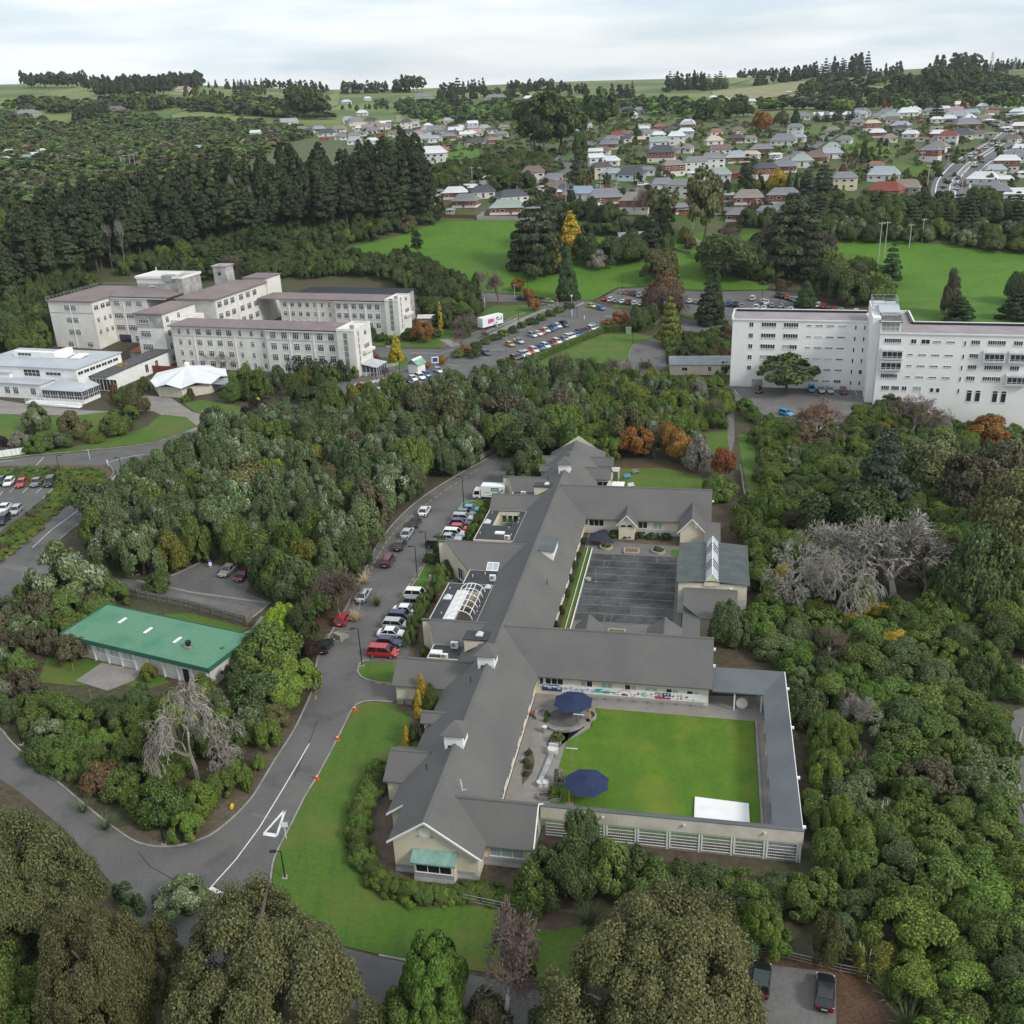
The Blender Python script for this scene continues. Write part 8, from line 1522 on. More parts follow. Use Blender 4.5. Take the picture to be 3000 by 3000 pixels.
bp(0,2420,790,70,100,'bare pale tree at the right field edge',m_barkp,m_barkg); bp(0,2130,690+40,70,60,'bare tree above the yew clump',m_barkp,m_barkd); bp(0,1895,650,80,90,'bare tree by the brick houses',m_barkp,m_barkg); bp(0,2250,760,60,120,'bare brown tree beside the tall cypress stand',m_barkp,m_barkd)
def belt(px, n, kinds, rr, hr, jit=3, word=None, rows=1, dep=8):
    w = [G(*c)[:2] for c in px]
    for j in range(rows):
        for x, y in along(w, n, jit, j*dep): plant(prn.choice(kinds), x, y, prn.uniform(*rr), prn.uniform(*hr), None, word)
belt([(2330,712),(2500,705),(2700,700),(2900,722),(3060,738)],20,('dark','green','shaggyd','silver'),(4,6),(6,9),2,None,2,8)
belt([(2340,660),(2500,668),(2700,668),(2900,665),(3060,668)],30,('macro','lump'),(5,7),(9.5,12.5),2,None,2,9)
belt([(1700,690),(1800,690),(1900,680),(2000,690)],8,('dark','shaggyd','lump'),(3.5,5),(5,8)); belt([(1600,655),(1700,640),(1790,655)],8,('dark','macro'),(4,6),(7,11),2)
belt([(2180,672),(2260,668),(2330,672)],6,('dark','green'),(4,5),(6,9)); belt([(2100,700),(2200,715),(2290,720)],6,('dark','green','brown'),(3.5,5),(4,7))
belt([(1290,545),(1400,555),(1500,545),(1560,500)],16,('dark','shaggyd','green','olives'),(4.5,7),(5,9),6,None,3,14); belt([(1420,500),(1480,520),(1560,525)],9,('dark','shaggyd'),(4,6),(5,8),5,None,2,14)
for a in (('gumd',1600,470,170,190,'very large spreading gum tree above the suburb, nearest the pines'),('gumd',1640,455,170,160,'very large spreading gum tree above the suburb, beside the street'),('gumd',1570,455,120,140),('gumd',1760,395,110,130,'large gum tree across the street from the larger gums'),('macro',1695,545,62,110,'dark cypress beside the steep street'),('lump',1700,480,45,90),('cone',1865,410,24,50,'dark cone tree in the suburb, left one'),('cone',1955,425,16,40,'slim green column tree beside green roof'),('macro',2185,555,66,95,'big dark yew among the brick houses'),('goldb',2275,570,80,70,'bright yellow tree among the houses'),('cone',2310,580,36,75,'green cone tree beside the yellow tree'),('cone',2330,570,20,60),('blueg',2365,575,60,80),('macro',2410,570,70,90,'layered dark cedar among the houses'),('orange',2230,390,60,60,'ochre tree on the grassy bank'),('rust',2230,375,50,40),('cone',2330,370,36,50,'dark cone tree above the grassy bank'),('brown',2290,372,50,50),('macro',2743,360,60,60,'dark cypress beside the big road'),('cone',2530,470,32,50),('macrog',2505,465,24,44)): tp(*a)
# ------------------------------------------------------------------ far fields and bush
def farfield(px, m, dz=.9): return sheet('field', px, dz, m, nogo=False, maxe=60)
for px in ([(0,290),(110,285),(290,245),(300,262),(250,275),(140,300),(0,310)],[(60,300),(200,270),(300,275),(290,300),(160,310)],[(330,325),(390,290),(380,325)],[(140,345),(215,340),(210,380),(160,382)],[(500,340),(560,325),(700,345),(700,358),(520,358)],[(1150,300),(1180,285),(1250,285),(1350,300),(1340,325),(1300,360),(1240,352)],[(1400,320),(1480,300),(1570,300),(1560,350),(1420,355)],[(1160,340),(1230,345),(1310,362),(1160,362)],[(2085,270),(2300,245),(2400,236),(2390,250),(2280,285),(2200,300),(2090,290)],[(2130,225),(2190,205),(2200,235),(2140,250)],[(2530,235),(2570,230),(2560,250)],[(2870,225),(2960,205),(2960,230),(2880,245)],[(1940,300),(2000,280),(2010,310),(1950,318)],[(950,290),(1000,265),(990,310),(960,320)]): farfield(px, prn.choice((m_farm,m_farm,m_dry)))
for px in ([(1300,470),(1340,425),(1400,440),(1410,460),(1370,470)],[(1250,505),(1370,485),(1400,495),(1320,510),(1260,520)],[(2340,365),(2460,370),(2440,385),(2400,400),(2350,390)],[(2440,420),(2500,395),(2620,440),(2750,490),(2700,530),(2620,500),(2510,470)],[(1960,590),(2010,585),(2030,600),(1980,610)],[(1650,470),(1680,430),(1665,480)],[(1960,520),(2040,505),(2050,530),(1990,535)],[(2150,480),(2200,470),(2200,490)],[(1870,480),(1920,470),(1930,485)],[(2390,570),(2480,555),(2480,575)]): farfield(px, m_grass if px[0][0] > 2000 else m_field, .5)
# distant bush that reads as one mass
def mass(name, px, n, rr, hr, mats, seed, label):
    r = np.random.default_rng(seed); poly = [G(*c)[:2] for c in px]; xs = [p[0] for p in poly]; ys_ = [p[1] for p in poly]; src = CR['tiny']; co = []
    for me in src:
        a = np.empty(len(me.vertices)*3, np.float32); me.vertices.foreach_get('co', a); co.append(a.reshape(-1,3))
    V = []; MI = []; k = 0; tries = 0
    while k < n and tries < n*30:
        tries += 1; x, y = r.uniform(min(xs),max(xs)), r.uniform(min(ys_),max(ys_))
        if not inpoly(x,y,poly): continue
        R = r.uniform(*rr); H = r.uniform(*hr); a = r.uniform(0,6.28); c = co[k%3]; p = np.stack([(c[:,0]*math.cos(a)-c[:,1]*math.sin(a))*R+x,(c[:,0]*math.sin(a)+c[:,1]*math.cos(a))*R+y,c[:,2]*H+T(x,y)],1); V.append(p); MI.append(np.full(len(p)//4, int(r.integers(0,len(mats))))); k += 1
    o = link(name, qmesh(name, np.concatenate(V), np.concatenate(MI), mats)); tag(o, label, None, None, 'stuff')
mass('far_bush', [(-100,520),(-100,330),(60,340),(180,370),(330,330),(520,355),(720,360),(860,370),(900,400),(800,440),(720,480),(560,510),(400,545),(250,580),(120,610),(-100,620)], 1150, (5,10), (3.5,7), [m_leaf['dark'],m_leaf['green'],m_leaf['silver'],m_leaf['brown']], 3, 'dark native bush covering the far valley')
mass('far_bush', [(0,330),(80,300),(300,310),(420,290),(520,310),(760,300),(900,320),(960,330),(960,350),(700,340),(500,325),(300,330)], 170, (7,13), (6,11), [m_leaf['dark'],m_leaf['macro'],m_leaf['green']], 4, 'bush along the far left hillside')
mass('far_bush', [(1000,330),(1150,315),(1240,360),(1450,360),(1560,370),(1900,345),(2060,360),(2200,345),(2500,330),(2800,320),(3060,330),(3060,285),(2700,290),(2400,300),(2000,310),(1700,300),(1450,310),(1200,300)], 260, (7,12), (6,11), [m_leaf['dark'],m_leaf['macro'],m_leaf['green']], 5, 'bush belt behind the suburb')
mass('far_bush', [(2420,250),(2700,235),(3060,225),(3060,285),(2700,292),(2440,300)], 70, (9,16), (8,14), [m_leaf['dark'],m_leaf['macro'],m_leaf['pine']], 6, 'dark woods on the far hills')
mass('suburb_shrubs', [(1000,400),(1100,370),(1400,350),(1560,370),(1700,360),(2000,350),(2400,370),(2700,340),(3060,330),(3060,640),(2700,640),(2480,610),(2340,640),(2000,650),(1800,640),(1690,600),(1560,610),(1400,600),(1280,600),(1300,520),(1250,470),(1080,430)], 1400, (1.4,3.4), (1.2,3.0), [m_leaf['dark'],m_leaf['green'],m_leaf['dark'],m_leaf['brown'],m_leaf['bright']], 8, 'low garden hedges and shrubs between the suburb houses')
mass('scrub', [(1290,560),(1260,520),(1400,490),(1480,470),(1560,470),(1640,500),(1600,540),(1500,560),(1400,570)], 90, (3,6), (3,6), [m_leaf['dark'],m_leaf['green'],m_leaf['brown']], 9, 'scrub in the gully below the gum trees')
# tree stands on the skyline and hills: (x0,y0,x1,y1,count,height px,kinds)
for x0, y0, x1, y1, n, h, kd in ((70,258,250,255,20,44,('farw','gumd')),(255,268,440,262,18,42,('farw',)),(290,285,500,275,20,46,('farw',)),(440,262,590,262,18,46,('farw',)),(500,258,590,255,10,44,('farw',)),(610,258,640,258,2,24,('farp',)),(665,262,770,262,8,30,('farp','farm')),(770,262,960,270,14,30,('farw','farp')),(860,350,950,345,6,90,('gumd',)),(680,290,790,285,6,44,('farg','farm')),(220,360,300,355,8,46,('farw',)),(290,350,330,350,3,50,('farm',)),(330,300,360,300,2,26,('far',)),(390,330,480,320,8,40,('farw','farg')),(540,290,660,300,7,36,('far','faro')),(1000,275,1140,270,12,34,('farp','gumd')),(1150,272,1240,270,8,46,('gumd','farp')),(1290,310,1350,295,5,70,('farp','farm')),(1340,275,1420,265,7,34,('farp',)),(1370,290,1550,285,12,34,('gumd','farp')),(1480,270,1620,265,12,34,('farp','gumd')),(1600,275,1720,275,9,34,('farw','farp')),(1430,322,1500,320,6,36,('gumd',)),(1790,290,1860,285,6,44,('farp','farm')),(1880,320,1990,312,8,30,('farm',)),(1945,275,1990,250,4,50,('farm','farp')),(1990,265,2070,262,7,44,('farp',)),(2060,265,2130,258,6,44,('farm',)),(2160,208,2280,200,12,26,('farp','farw')),(2220,250,2360,236,9,40,('farp','farw')),(2280,240,2400,225,9,40,('farp',)),(2400,240,2540,220,12,60,('farp','farm')),(2340,300,2420,285,6,60,('farm','gumd')),(2400,320,2500,300,8,56,('farp','farm')),(2540,250,2640,225,9,46,('farp',)),(2600,300,2700,270,8,60,('gumd','farp')),(2700,260,2760,215,6,60,('farp',)),(2730,300,2850,280,9,90,('farm','gumd')),(2780,215,2860,210,6,55,('farp','gumd')),(2850,215,3060,195,18,34,('farp',)),(2850,285,3000,265,9,46,('far','faro','farm')),(2030,240,2060,240,3,30,('farp',)),(2380,360,2500,350,9,34,('farm',)),(2040,350,2200,345,12,44,('farp','gumd')),(2000,330,2120,330,9,36,('gumd','farm')),(2480,325,2720,318,14,40,('faro','farb','far')),(2700,330,2860,320,8,34,('farb','faro')),(1180,330,1270,350,7,30,('farb','far')),(1330,365,1420,360,7,24,('far','farm')),(1250,350,1270,352,2,24,('far',)),(1000,325,1140,325,9,22,('far','farg'))):
    for k in range(n):
        t = (k+prn.uniform(.1,.9))/n; tp(prn.choice(kd), x0+(x1-x0)*t, y0+(y1-y0)*t+prn.uniform(-2,2), h*prn.uniform(.45,.7)*(1.3 if 'gumd' in kd or 'farw' in kd else 1), h*prn.uniform(.75,1.1))
# suburb garden trees
for k in range(250):
    x = prn.uniform(1050,2990); y = prn.uniform(375,640)
    if y > 600 and (x < 1600 or x > 2340): continue
    if 2700 < x and y < 600 and abs((x-2790)-(560-y)*.9) < 60: continue
    if 1310 < x < 1560 and 440 < y < 600: continue
    s = 10+(y-370)*.09; tp(prn.choice(('far','far','farg','farg','farb','faro','farp','fary')) if prn.random() < .9 else 'farp', x, y, s*prn.uniform(.8,1.5), s*prn.uniform(.9,1.7))
# ------------------------------------------------------------------ suburb roads
m_far_asph = mat('far_asphalt', (.15,.15,.155), coord='World', scale=.05)
def street(px, w, dz=.45, name='road'):
    pts = [G(*c)[:2] for c in cat_rom(px, 5)]; o = band_w(M(), pts, w, dz).obj(name, m_far_asph); tag(o, kind='structure'); return o, pts
big, bpts = street([(2790,590),(2790,560),(2800,530),(2840,485),(2900,445),(2960,405),(2975,385),(2960,368),(2920,358),(2880,356)],19,.5)
for off in (-7.2,7.2,-1.3,1.3): wstripes(big, [offs(bpts,off)], .5, .62, m_white)
cl_ = []; A_, B_ = offs(bpts,1.3), offs(bpts,-1.3)
for i in range(0,len(bpts)-1): cl_.append([A_[i],B_[i]]); cl_.append([((A_[i][0]+A_[i+1][0])/2,(A_[i][1]+A_[i+1][1])/2),((B_[i][0]+B_[i+1][0])/2,(B_[i][1]+B_[i+1][1])/2)])
wstripes(big, cl_, .6, .66, m_white); wstripes(big, dashes([(2930,395),(3000,388)],1.2,1.2,0), .8, .68, m_white)
st1, s1p = street([(1640,560),(1642,520),(1650,490),(1668,458),(1690,440),(1720,425),(1745,415)],11); wstripes(st1, [offs(s1p,5.8)], .9, .7, m_kerb)
street([(2200,500),(2300,475),(2360,440),(2420,405),(2470,380),(2510,370)],10); street([(1750,548),(1800,560),(1850,565),(1910,555),(1990,545),(2040,525)],11,.47); street([(2090,622),(2160,622),(2240,632),(2300,640)],9,.44); street([(1280,440),(1340,425),(1380,415),(1440,425)],8); street([(2560,370),(2600,400),(2620,440)][:0] or [(1200,445),(1240,440),(1280,440)],8,.43)
# ------------------------------------------------------------------ houses
m_rf = dict(g=(.20,.21,.225), d=(.075,.08,.095), w=(.62,.64,.66), r=(.24,.06,.05), o=(.27,.13,.10), b=(.175,.13,.115), t=(.29,.345,.31), u=(.25,.33,.40), k=(.24,.21,.185), c=(.52,.44,.32), p=(.40,.26,.24), l=(.33,.36,.40)); m_rf = {k: mat('house_roof_'+k, c, var=.15, scale=.3, rough=.7) for k, c in m_rf.items()}
m_wl = {k: mat('house_wall_'+k, c, var=.1, scale=.5) for k, c in dict(W=(.66,.65,.62), B=(.27,.105,.07), C=(.56,.50,.38), U=(.42,.52,.58), G=(.33,.36,.31)).items()}
box_me = M().box(-.5,.5,-.5,.5,-.25,1).data('wall', [m_wl['W']]); base_me = M().box(-.5,.5,-.5,.5,-.3,1).data('base_wall', [m_wl['W']])
def hipdata(r):
    q = M(); q.add([(-.5,-.5,0),(.5,-.5,0),(.5,.5,0),(-.5,.5,0),(-.5+r,0,1),(.5-r,0,1)], [(0,1,5,4),(1,2,5),(2,3,4,5),(3,0,4),(3,2,1,0)]); return q.data('roof', [m_rf['g']])
HIP = [hipdata(.22), hipdata(.33), hipdata(.02)]
win_me = M().box(-.5,.5,-.5,.5,-.5,.5).data('window', [m_wtrim]); pane_me = M().box(-.43,.43,-.62,-.4,-.4,.4).data('pane', [m_glass]); chim_me = M().box(-.35,.35,-.35,.35,0,1).data('chimney', [mat('brick_chimney', (.30,.10,.07))]); door_me = M().box(-.5,.5,-.06,.06,0,1).data('door', [mat('house_door', (.12,.1,.09))])
HW = dict(g='grey', d='dark slate', w='white', r='red', o='orange-red', b='brown', t='pale green', u='blue', k='taupe', c='cream', p='pinkish', l='pale grey'); WW = dict(W='white', B='brick', C='cream', U='pale blue', G='grey-green'); HOUSES = []
hr_ = random.Random(12)
def house(px, py, wpx, roof, wall, st=1, gab=False):
    p = G(px, py); d = depth(p); wid = min(26, max(4, wpx*d/F)); dep = min(11, max(4, wid*hr_.uniform(.6,.8))); v = math.atan2(p[1],p[0]); rz = v-math.pi/2+hr_.uniform(-.35,.35)
    x, y = p[0]+math.cos(v)*dep*.5, p[1]+math.sin(v)*dep*.5; z = T(x,y); small = wid < 7; h = (2.2 if small else 2.5)*st+(.3 if not small else 0)
    t = link('house' if not small else 'garden_shed', None, None, (x,y,z-.2), rz); setmat(link('wall', box_me, t, None, 0, (wid,dep,h)), m_wl[wall])
    rise = dep*.34 if not small else dep*.18; setmat(link('roof', HIP[2] if gab else HIP[0 if wid/dep > 1.3 else 1], t, (0,0,h-.02), 0, (wid+1.0,dep+1.0,rise)), m_rf[roof])
    if wall == 'B' and not small: link('base_wall', base_me, t, None, 0, (wid+.06,dep+.06,.75 if st == 1 else 2.4))
    nw = max(1, int(wid/3.4)) if not small else 1
    for s in range(st):
        for k in range(nw):
            if wall == 'B' and st == 2 and s == 0 and k%2: continue
            if s == 0 and k == nw//2 and nw > 2: link('door', door_me, t, (-wid/2+wid*(k+.5)/nw,-dep/2-.05,0), 0, (1.0,1,2.1)); continue
            o = link('window', win_me, t, (-wid/2+wid*(k+.5)/nw,-dep/2,2.5*s+1.55), 0, (hr_.choice((1.2,1.6,2.0)),.12,1.1)); link('pane', pane_me, o)
    if not small:
        for sx in (-1,1): o = link('window', win_me, t, (sx*wid/2,0,h-1.2), math.radians(90), (1.6,.12 if sx > 0 else -.12,1.2)); link('pane', pane_me, o)
        if hr_.random() < .55: link('chimney', chim_me, t, (wid*.22,dep*.1,h+rise*.35), 0, (1,1,rise*.65+.9))
    HOUSES.append((t, '%s %s with %s roof' % (('two-storey ' if st == 2 else '')+WW[wall], 'house' if not small else 'shed', HW[roof]), 'house' if not small else 'shed', (x,y,z+h*.6), 'house')); OCC.append((x,y,dep*.6))
HS = {
 (1230,460,.2329): "230,500,180,gW 450,540,300,wB 440,425,140,oB 620,470,200,wBg 740,430,190,gWg 800,525,300,dW 590,650,310,gB 1160,590,370,dW 1110,750,430,tB 1420,720,170,gB 870,320,140,wW 1210,362,160,wW 1290,165,170,wWg 1440,135,180,oC2 1390,190,170,wWg 1430,350,280,bW2 1690,370,280,gW 1720,440,240,bW 1850,475,220,dW 1700,505,170,wB 1540,440,120,pW 200,595,90,gW 385,735,95,tG",
 (1000,330,.2329): "90,135,100,lW 180,165,180,gW 450,190,110,kB 235,235,110,wW 390,265,140,gW 490,305,100,rB 640,295,100,kW 540,185,100,gC 820,205,150,dW2 830,290,150,dW 740,315,170,oW 960,315,130,pW 1200,275,280,gW 1090,205,110,wW 1490,235,140,rB 1650,225,130,wWg2 1800,245,170,tW 1890,265,130,dW 1050,380,220,lW 1180,370,160,kW 1350,350,200,gB 1570,325,160,wWg 1680,305,220,pW 1440,275,170,wWg 1680,430,230,dW 1880,385,140,bW 1240,545,230,oB 1160,640,330,wW2 785,675,95,dWg2 840,395,180,kW 960,425,80,wW 20,245,80,kW 30,345,90,kW 270,295,90,gW 170,325,90,bW",
 (500,340,.3106): "220,350,150,lWg 465,243,60,wW 615,233,110,dW 740,300,180,kW 810,222,90,wWg2 880,193,110,kW 960,198,100,cW 1060,168,120,dW 1120,118,160,tWg2 1240,155,110,gB 1170,190,110,rB 1310,168,90,dW 1400,155,110,uB 1480,193,160,dW 1450,238,80,rB 1590,153,120,kW 1610,225,110,gW 1730,218,110,kW 265,470,70,wW 290,300,90,oW",
 (1650,380,.20704): "760,135,200,rW 890,75,110,bW 690,200,200,gW 640,280,260,gB 540,365,250,bW 460,450,190,wWg2 460,545,200,wWg2 650,520,280,wW 490,605,250,gW 540,695,260,dC2 690,712,290,lW 970,730,390,dU 1200,655,200,gW 1340,135,190,wU 1340,310,240,tWg2 1600,225,240,wW2 1730,150,220,wU2 1700,335,260,kW 1390,475,370,dB2 1550,675,300,kB2 1400,875,330,gW 1650,965,330,gW2 1830,905,200,cW 90,925,200,bW 280,1010,400,uW 420,1015,380,dB 600,1075,500,gB 1020,1210,400,kB2 1010,1105,380,tB 1480,1190,160,oB 1680,1205,230,gB 1830,565,160,gW 1840,685,160,wW 560,1155,200,wW",
 (2000,330,.2588): "350,375,190,cW 610,345,160,dB 420,475,230,bWg 330,655,260,gW2 610,575,270,lB 770,535,190,cW 890,475,250,gB 130,690,250,gW2 390,785,300,tW 580,745,130,rB 930,770,260,dB2 1140,690,280,gB 1340,625,260,tW 1500,575,270,bB 1660,525,260,lW 1690,445,170,tW 1140,375,280,gW 1270,265,170,gW2 1300,335,170,lW 1800,885,250,gC2 460,1015,220,tB 740,1065,330,kB 1010,1020,180,dW 1130,1095,350,gB2 640,1255,270,gB 960,1205,230,gW 40,1165,150,gB 50,935,150,gW 1050,522,130,wW 1360,85,160,gW 1560,75,170,wWg 1680,65,110,wW 60,165,150,wW",
 (2450,300,.2847): "480,825,310,lW 400,705,150,oW 510,995,320,rB 700,955,320,kG 960,615,190,gB2 1040,515,200,kW 1140,445,190,rW2 1050,440,150,gW 1270,385,220,dW 1330,275,250,gB 1450,235,110,oB 660,285,180,lB 360,305,150,cB2 250,150,190,gW 420,185,130,gW 560,195,200,tW 730,145,200,wW 870,220,60,oB 1140,210,170,wW 1240,185,250,lW 1230,125,170,pW 1390,145,140,lW 1230,55,120,wW 1860,135,130,wW 1910,155,100,wW 1810,625,250,gW 1740,725,240,wB2 1620,765,200,lW 1500,865,280,wW 1720,860,160,wC 1570,925,210,gC 1660,995,240,gB 1830,1025,230,wW 1890,525,150,wW 1900,775,90,wW 60,905,250,gC2 1390,1050,120,gC",
 (0,150,.5176): "90,540,90,kW 150,578,80,oW 60,603,90,wW 170,630,90,uW 30,640,70,wW 240,588,60,wW 310,578,50,wW 660,352,110,bW 1040,228,90,pW 160,372,130,gG 240,437,60,wW 30,540,60,kW 110,610,60,gW 200,610,60,wW",
 (2000,150,.5176): "230,290,60,wW 280,300,60,wW 390,300,50,wW 30,420,60,wW 1850,310,80,oW 1900,290,80,wW 1800,320,60,gW 1930,350,60,wW 1700,330,60,wW 1480,345,70,wW 1400,360,80,gW 1300,355,80,wW 1150,372,90,gW 1000,378,80,lW 930,380,60,wW 520,110,60,wW 600,240,30,wW 170,275,40,wW",
 (1000,150,.5176): "40,400,60,lW 80,410,80,kW 120,365,60,wW 450,330,40,wW 460,270,110,gG 30,300,50,wW 150,280,40,wW 1330,300,110,gW 1060,280,60,wW 870,275,130,gG 1560,340,70,gW 1620,350,80,dW 1690,355,80,gW 1640,380,70,wW 1370,450,90,lWg 1840,350,80,gW 1800,450,60,oB"}
for (ox, oy, s), txt in HS.items():
    for it in txt.split():
        a = it.split(','); c = a[3]; house(ox+float(a[0])*s, oy+float(a[1])*s, float(a[2])*s, c[0], c[1], 2 if '2' in c else 1, 'g' in c[2:])
for k in range(95):        # small far houses packed along the upper streets
    y = hr_.uniform(338,430); x = hr_.choice((hr_.uniform(1040,1500),hr_.uniform(1780,2700),hr_.uniform(2600,2990)))
    if y < 360 and x < 2300 or (2080 < x < 2420 and y < 385) or (1500 < x < 1660): continue
    house(x, y, hr_.uniform(24,36)+(y-340)*.12, hr_.choice('ggdwwklcbo'), hr_.choice('WWWWCB'), 1, hr_.random() < .25)
k = 0
while len(HOUSES) < 296 and k < 600:
    k += 1; x, y = hr_.uniform(1300,2680), hr_.uniform(425,600); p = G(x,y)
    if (1310 < x < 1680 and y < 580) or (2380 < x < 2700) or any(math.hypot(a-p[0],b-p[1]) < 13 for a, b, c in OCC.near(p[0],p[1])): continue
    house(x, y, hr_.uniform(30,44)+(y-425)*.12, hr_.choice('ggdwkklcbo'), hr_.choice('WWWCB'), 1, hr_.random() < .2)
# cars in the suburb
for k, (x, y, c, fx, fy) in enumerate(((2905,428,'white',2915,420),(2923,424,'white',2933,418),(2886,439,'white',2896,431),(2857,455,'white',2867,447),(2868,450,'red',2878,442),(2842,464,'white',2852,456),(2854,491,'white',2866,481),(2880,478,'silver',2892,468),(2796,519,'navy',2800,510),(2807,528,'grey',2812,518),(2799,547,'skyblue',2800,538),(2803,559,'white',2804,550),(2933,379,'silver',2936,385),(2937,389,'black',2940,396),(2972,362,'white',2982,366),(2985,370,'white',2993,374),(1640,477,'navy',1645,468),(1645,497,'black',1648,488),(1674,475,'grey',1678,466),(2432,400,'white',2440,395),(2369,446,'maroon',2376,441),(2351,455,'white',2358,450),(2378,428,'grey',2386,422),(1880,548,'white',1890,547),(1750,553,'white',1756,556),(1896,545,'white',1904,544),(2273,472,'white',2280,471),(1235,446,'navy',1243,444),(1225,444,'white',1233,442),(1210,451,'navy',1218,449))):
    car(G(x,y)[:2], heading((x,y),(fx,fy)), ('sedan','hatch','suv')[k%3], c, '%s %s on the suburb streets, %s' % (c, ('sedan','hatch','suv')[k%3], ('on the curved main road' if x > 2700 else 'on the steep street below the gums' if x < 1700 and x > 1600 else 'on the side street' )+' number %s from the top' % ORD[k%24] if False else ('on the curved main road, ' if x > 2700 else 'on a side street, ')+ORD[k%24]+' in order'), 'cars in the suburb', False)
for o in [o for o in bpy.data.objects if o.get('group') == 'cars in the suburb']: o.location[2] += .55
# ------------------------------------------------------------------ power poles, pylons
m_pole = mat('pale_pole', (.42,.40,.36), var=.15)
def pole(b, t_, label, arm=2.4, hpole=False):
    p = G(*b); d = depth(p); el = math.atan2(HCAM-p[2], math.hypot(p[0],p[1])); h = max(6, (b[1]-t_)*d/F/math.cos(el)); t = thing('power_pole', label, 'power pole', p, hr_.uniform(-.3,.3), 'power poles'); M().tube((0,0,-.3),(0,0,h),.22,.14,6).obj('pole', m_pole, t); M().box(-arm/2,arm/2,-.1,.1,h-.9,h-.65).obj('cross_arm', m_pole, t)
    for s in (-.8,0,.8): M().tube((s*arm/2,0,h-.65),(s*arm/2,0,h-.35),.06,.05,5).obj('insulator', m_wtrim, t)
    return p, h
PL_ = [((2572,771),654,'tall pale pole on the right field, one of a pair nearest the spruce'),((2589,762),652,'tall pale pole on the right field, farther of the pair'),((2663,728),657,'single pale pole in the middle of the right field'),((2700,709),641,'pale pole at the back of the right field'),((1384,540),490,'pale pole of the H-frame in the gully, nearer one'),((1406,528),490,'pale pole of the H-frame in the gully, farther one'),((1632,583),524,'pale pole of the H-frame at the street foot, nearer the pines'),((1658,595),524,'pale pole of the H-frame at the street foot, nearer the cypress'),((1759,649),535,'tallest pale pole among the brick houses'),((2029,674),590,'pole beside the gum tree on the green'),((1880,579),540,'pole on the cul-de-sac verge'),((1889,543),510,'pole before the clipped cul-de-sac hedge'),((1867,562),528,'pole at the middle of the cul-de-sac'),((1806,570),534,'pole at the cul-de-sac mouth'),((2172,625),572,'pole in front of the taupe-roofed brick house'),((2217,620),590,'short pole beside the red driveway'),((2428,397),362,'pole on the grassy bank by the hill street'),((2308,452),425,'pole at the foot of the hill street'),((2476,439),398,'pole at the top of the grass triangle'),((2601,449),403,'pole beside the long grass triangle hedge'),((2715,559),486,'pole at the mouth of the big road'),((2816,563),505,'pole on the far verge of the big road'),((2699,481),445,'pole in the hedge of the grass triangle'),((2776,486),450,'pole behind the roadside hedge'),((2826,500),455,'thin pole beside the big road cars'),((1205,455),410,'pole by the terraced houses'),((1113,398),372,'pole above the pine tops, left one'),((1130,405),362,'pole above the pine tops, right one'),((668,420),395,'pole by the dark-roofed house above the pines')]
for b, t_, lab in PL_: pole(b, t_, lab)
for k, (x, y, h) in enumerate(((360,505,45),(370,500,45),(385,500,45),(400,508,55),(408,490,45),(428,470,35),(155,478,28),(172,480,28),(190,485,30),(205,485,30))): pole((x,y), y-h, 'pole in the valley pole yard, %s from the photo edge' % ORD[k])
def wires(a, b, n=3, sag=1.2):
    pa, ha = G(*a[0]), a[1]; pb, hb = G(*b[0]), b[1]; q = M(); 
    for j in range(n):
        o = (j-(n-1)/2)*.9; prev = None
        for k in range(9):
            t = k/8; c = (pa[0]+(pb[0]-pa[0])*t+o, pa[1]+(pb[1]-pa[1])*t, pa[2]+ha+(pb[2]+hb-pa[2]-ha)*t-sag*4*t*(1-t))
            if prev: q.tube(prev, c, .025, .025, 3, cap=False)
            prev = c
    return q
tag(wires(((2572,771),13),((2300,650),13)).obj('power_lines', m_dark), 'thin power lines running across the right field trees', 'power line')
for (bx, tx, y0, y1, lab) in ((2901,2905,217,158,'lattice pylon on the right skyline'),(2970,2972,208,170,'smaller lattice pylon on the right skyline'),(2290,2292,205,178,'small mast on the middle skyline')):
    p = G(bx,y0); d = depth(p); h = (y0-y1)*d/F; t = thing('lattice_pylon', lab, 'pylon', p, .4, 'lattice pylons'); w = h*.09
    for sx in (-1,1):
        for sy in (-1,1): M().tube((sx*w,sy*w,0),(sx*w*.15,sy*w*.15,h),.35,.25,4).obj('leg', m_steel, t)
    for k in range(6): z = h*k/6; f = 1-.85*k/6; M().box(-w*f,w*f,-.2,.2,z,z+.4).obj('brace', m_steel, t)
    for z in (.62,.76,.9): M().box(-w*1.5,w*1.5,-.25,.25,h*z,h*z+.5).obj('cross_arm', m_steel, t)
# ------------------------------------------------------------------ air
hz_ = M().box(-2600,2600,-200,4400,-9,190).obj('haze', mat('air', (1,1,1))); tag(hz_, 'thin pale air over the whole valley', None, None, 'stuff')
ht = MATS['air'].node_tree; ht.nodes.clear(); pv = ht.nodes.new('ShaderNodeVolumePrincipled'); pv.inputs['Color'].default_value = (.80,.88,.96,1); pv.inputs['Density'].default_value = .00005; pv.inputs['Anisotropy'].default_value = .2
ho = ht.nodes.new('ShaderNodeOutputMaterial'); ht.links.new(pv.outputs['Volume'], ho.inputs['Volume'])
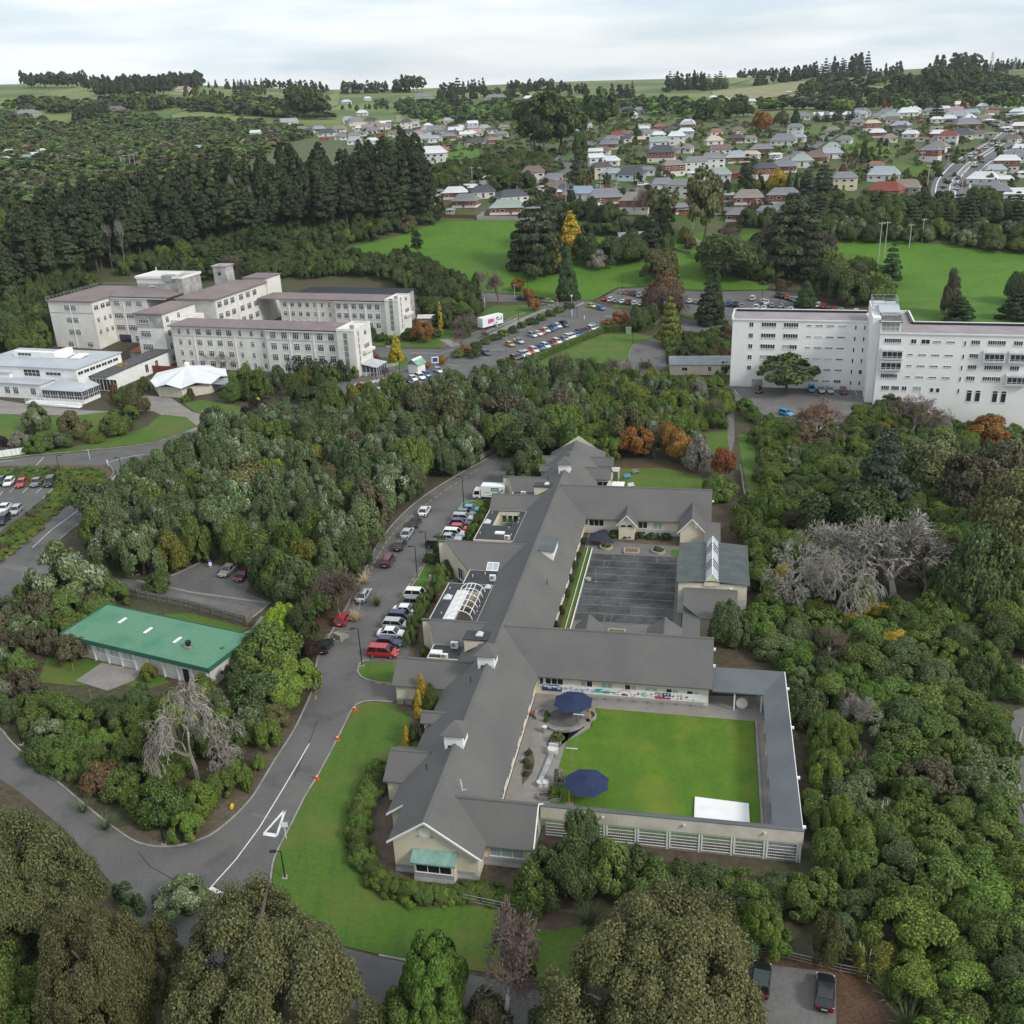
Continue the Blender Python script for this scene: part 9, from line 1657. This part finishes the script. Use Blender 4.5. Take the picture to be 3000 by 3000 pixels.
# ------------------------------------------------------------------ labels that single out each plant and house
LM = [((1290,2480),'the front gable'),((1830,2500),'the courtyard parapet'),((2330,2300),'the walkway roof corner'),((2090,1700),'the sports hall'),((1700,1330),'the far ward end'),((1420,1450),'the delivery truck'),((1150,1840),'the near parking bays'),((430,1860),'the green roof'),((690,1680),'the woodchip pile car park'),((80,1420),'the left car park'),((230,1620),'the left driveway corner'),((560,1110),'the star-roofed pavilion'),((180,1130),'the white clinic'),((800,1000),'the hospital front wing'),((230,900),'the hospital left block'),((1150,900),'the hospital back wing'),((1430,940),'the clinic trailer'),((1620,1000),'the clipped hedge'),((1850,860),'the upper car park'),((1663,800),'the tall cypress'),((2350,1000),'the left wing of the white block'),((2800,1050),'the right wing of the white block'),((2590,1650),'the largest bare tree'),((2860,1290),'the bright orange tree'),((2228,2760),'the bottom car park'),((2960,2250),'the right-hand footpath'),((700,2430),'the traffic island tip'),((600,2250),'the dead grey tree'),((830,2900),'the stop line'),((150,2250),'the left road bend'),((2050,1060),'the annex'),((2140,1290),'the grass strip'),((1600,700),'the golden conifer clump'),((1480,620),'the orange brick field house'),((1230,480),'the big white house'),((1640,480),'the steep street'),((1880,560),'the cul-de-sac'),((2180,520),'the big dark yew'),((2350,430),'the hill street'),((2560,450),'the grass triangle'),((2830,480),'the curved main road'),((2950,370),'the top of the main road'),((2600,720),'the right field poles'),((1100,430),'the terraced houses'),((850,400),'the houses above the pines'),((600,560),'the middle of the pines'),((200,650),'the left of the pines'),((1050,550),'the right of the pines'),((100,420),'the valley houses'),((380,480),'the valley pole yard'),((350,240),'the left skyline wood'),((900,300),'the left hill farms'),((1300,290),'the middle hill paddock'),((1700,290),'the middle skyline'),((2100,250),'the right hill paddock'),((2500,250),'the right skyline wood'),((2900,200),'the skyline pylon'),((2400,620),'the dark tree belt'),((2800,650),'the tree belt below the main road'),((2900,2700),'the bottom right planting'),((2600,2450),'the middle right planting'),((2700,2050),'the upper right planting'),((1480,2800),'the pink bare tree'),((120,2700),'the bottom left corner'),((860,1400),'the middle of the wood'),((1200,1300),'the right of the wood'),((500,1480),'the left of the wood'),((1000,1600),'the street side of the wood')]
def short(n): return ('nearest','second nearest','third nearest','fourth nearest','fifth nearest','sixth nearest','seventh nearest','eighth nearest','ninth nearest')[n] if n < 9 else (ORD[n]+' nearest' if n < len(ORD) else None)
def relabel(items, group):
    buck = {}
    for t, wd, cat, c, nm in items:
        p = proj(c); k = min(range(len(LM)), key=lambda i: (LM[i][0][0]-p[0])**2+(LM[i][0][1]-p[1])**2); buck.setdefault((wd,k), []).append((math.hypot(LM[k][0][0]-p[0],LM[k][0][1]-p[1]), t, cat, nm))
    cnt = {}
    for (wd, k) in buck: cnt[wd] = cnt.get(wd,0)+len(buck[(wd,k)])
    for (wd, k), L_ in buck.items():
        L_.sort(key=lambda e: e[0])
        for n, (_, t, cat, nm) in enumerate(L_):
            if cnt[wd] == 1 and len(wd.split()) >= 5: lab = wd
            else:
                base = wd if len(wd.split()) <= 7 else ' '.join(wd.split()[:7]); lab = '%s, %s %s' % (base, short(n) or 'one of the farther ones near', LM[k][1])
            tag(t, lab, cat, group or {'pine_tree':'pines of the dark forest'}.get(nm, nm.replace('_',' ')+'s'))
relabel(PLANTS, None); relabel(HOUSES, 'houses of the suburb')
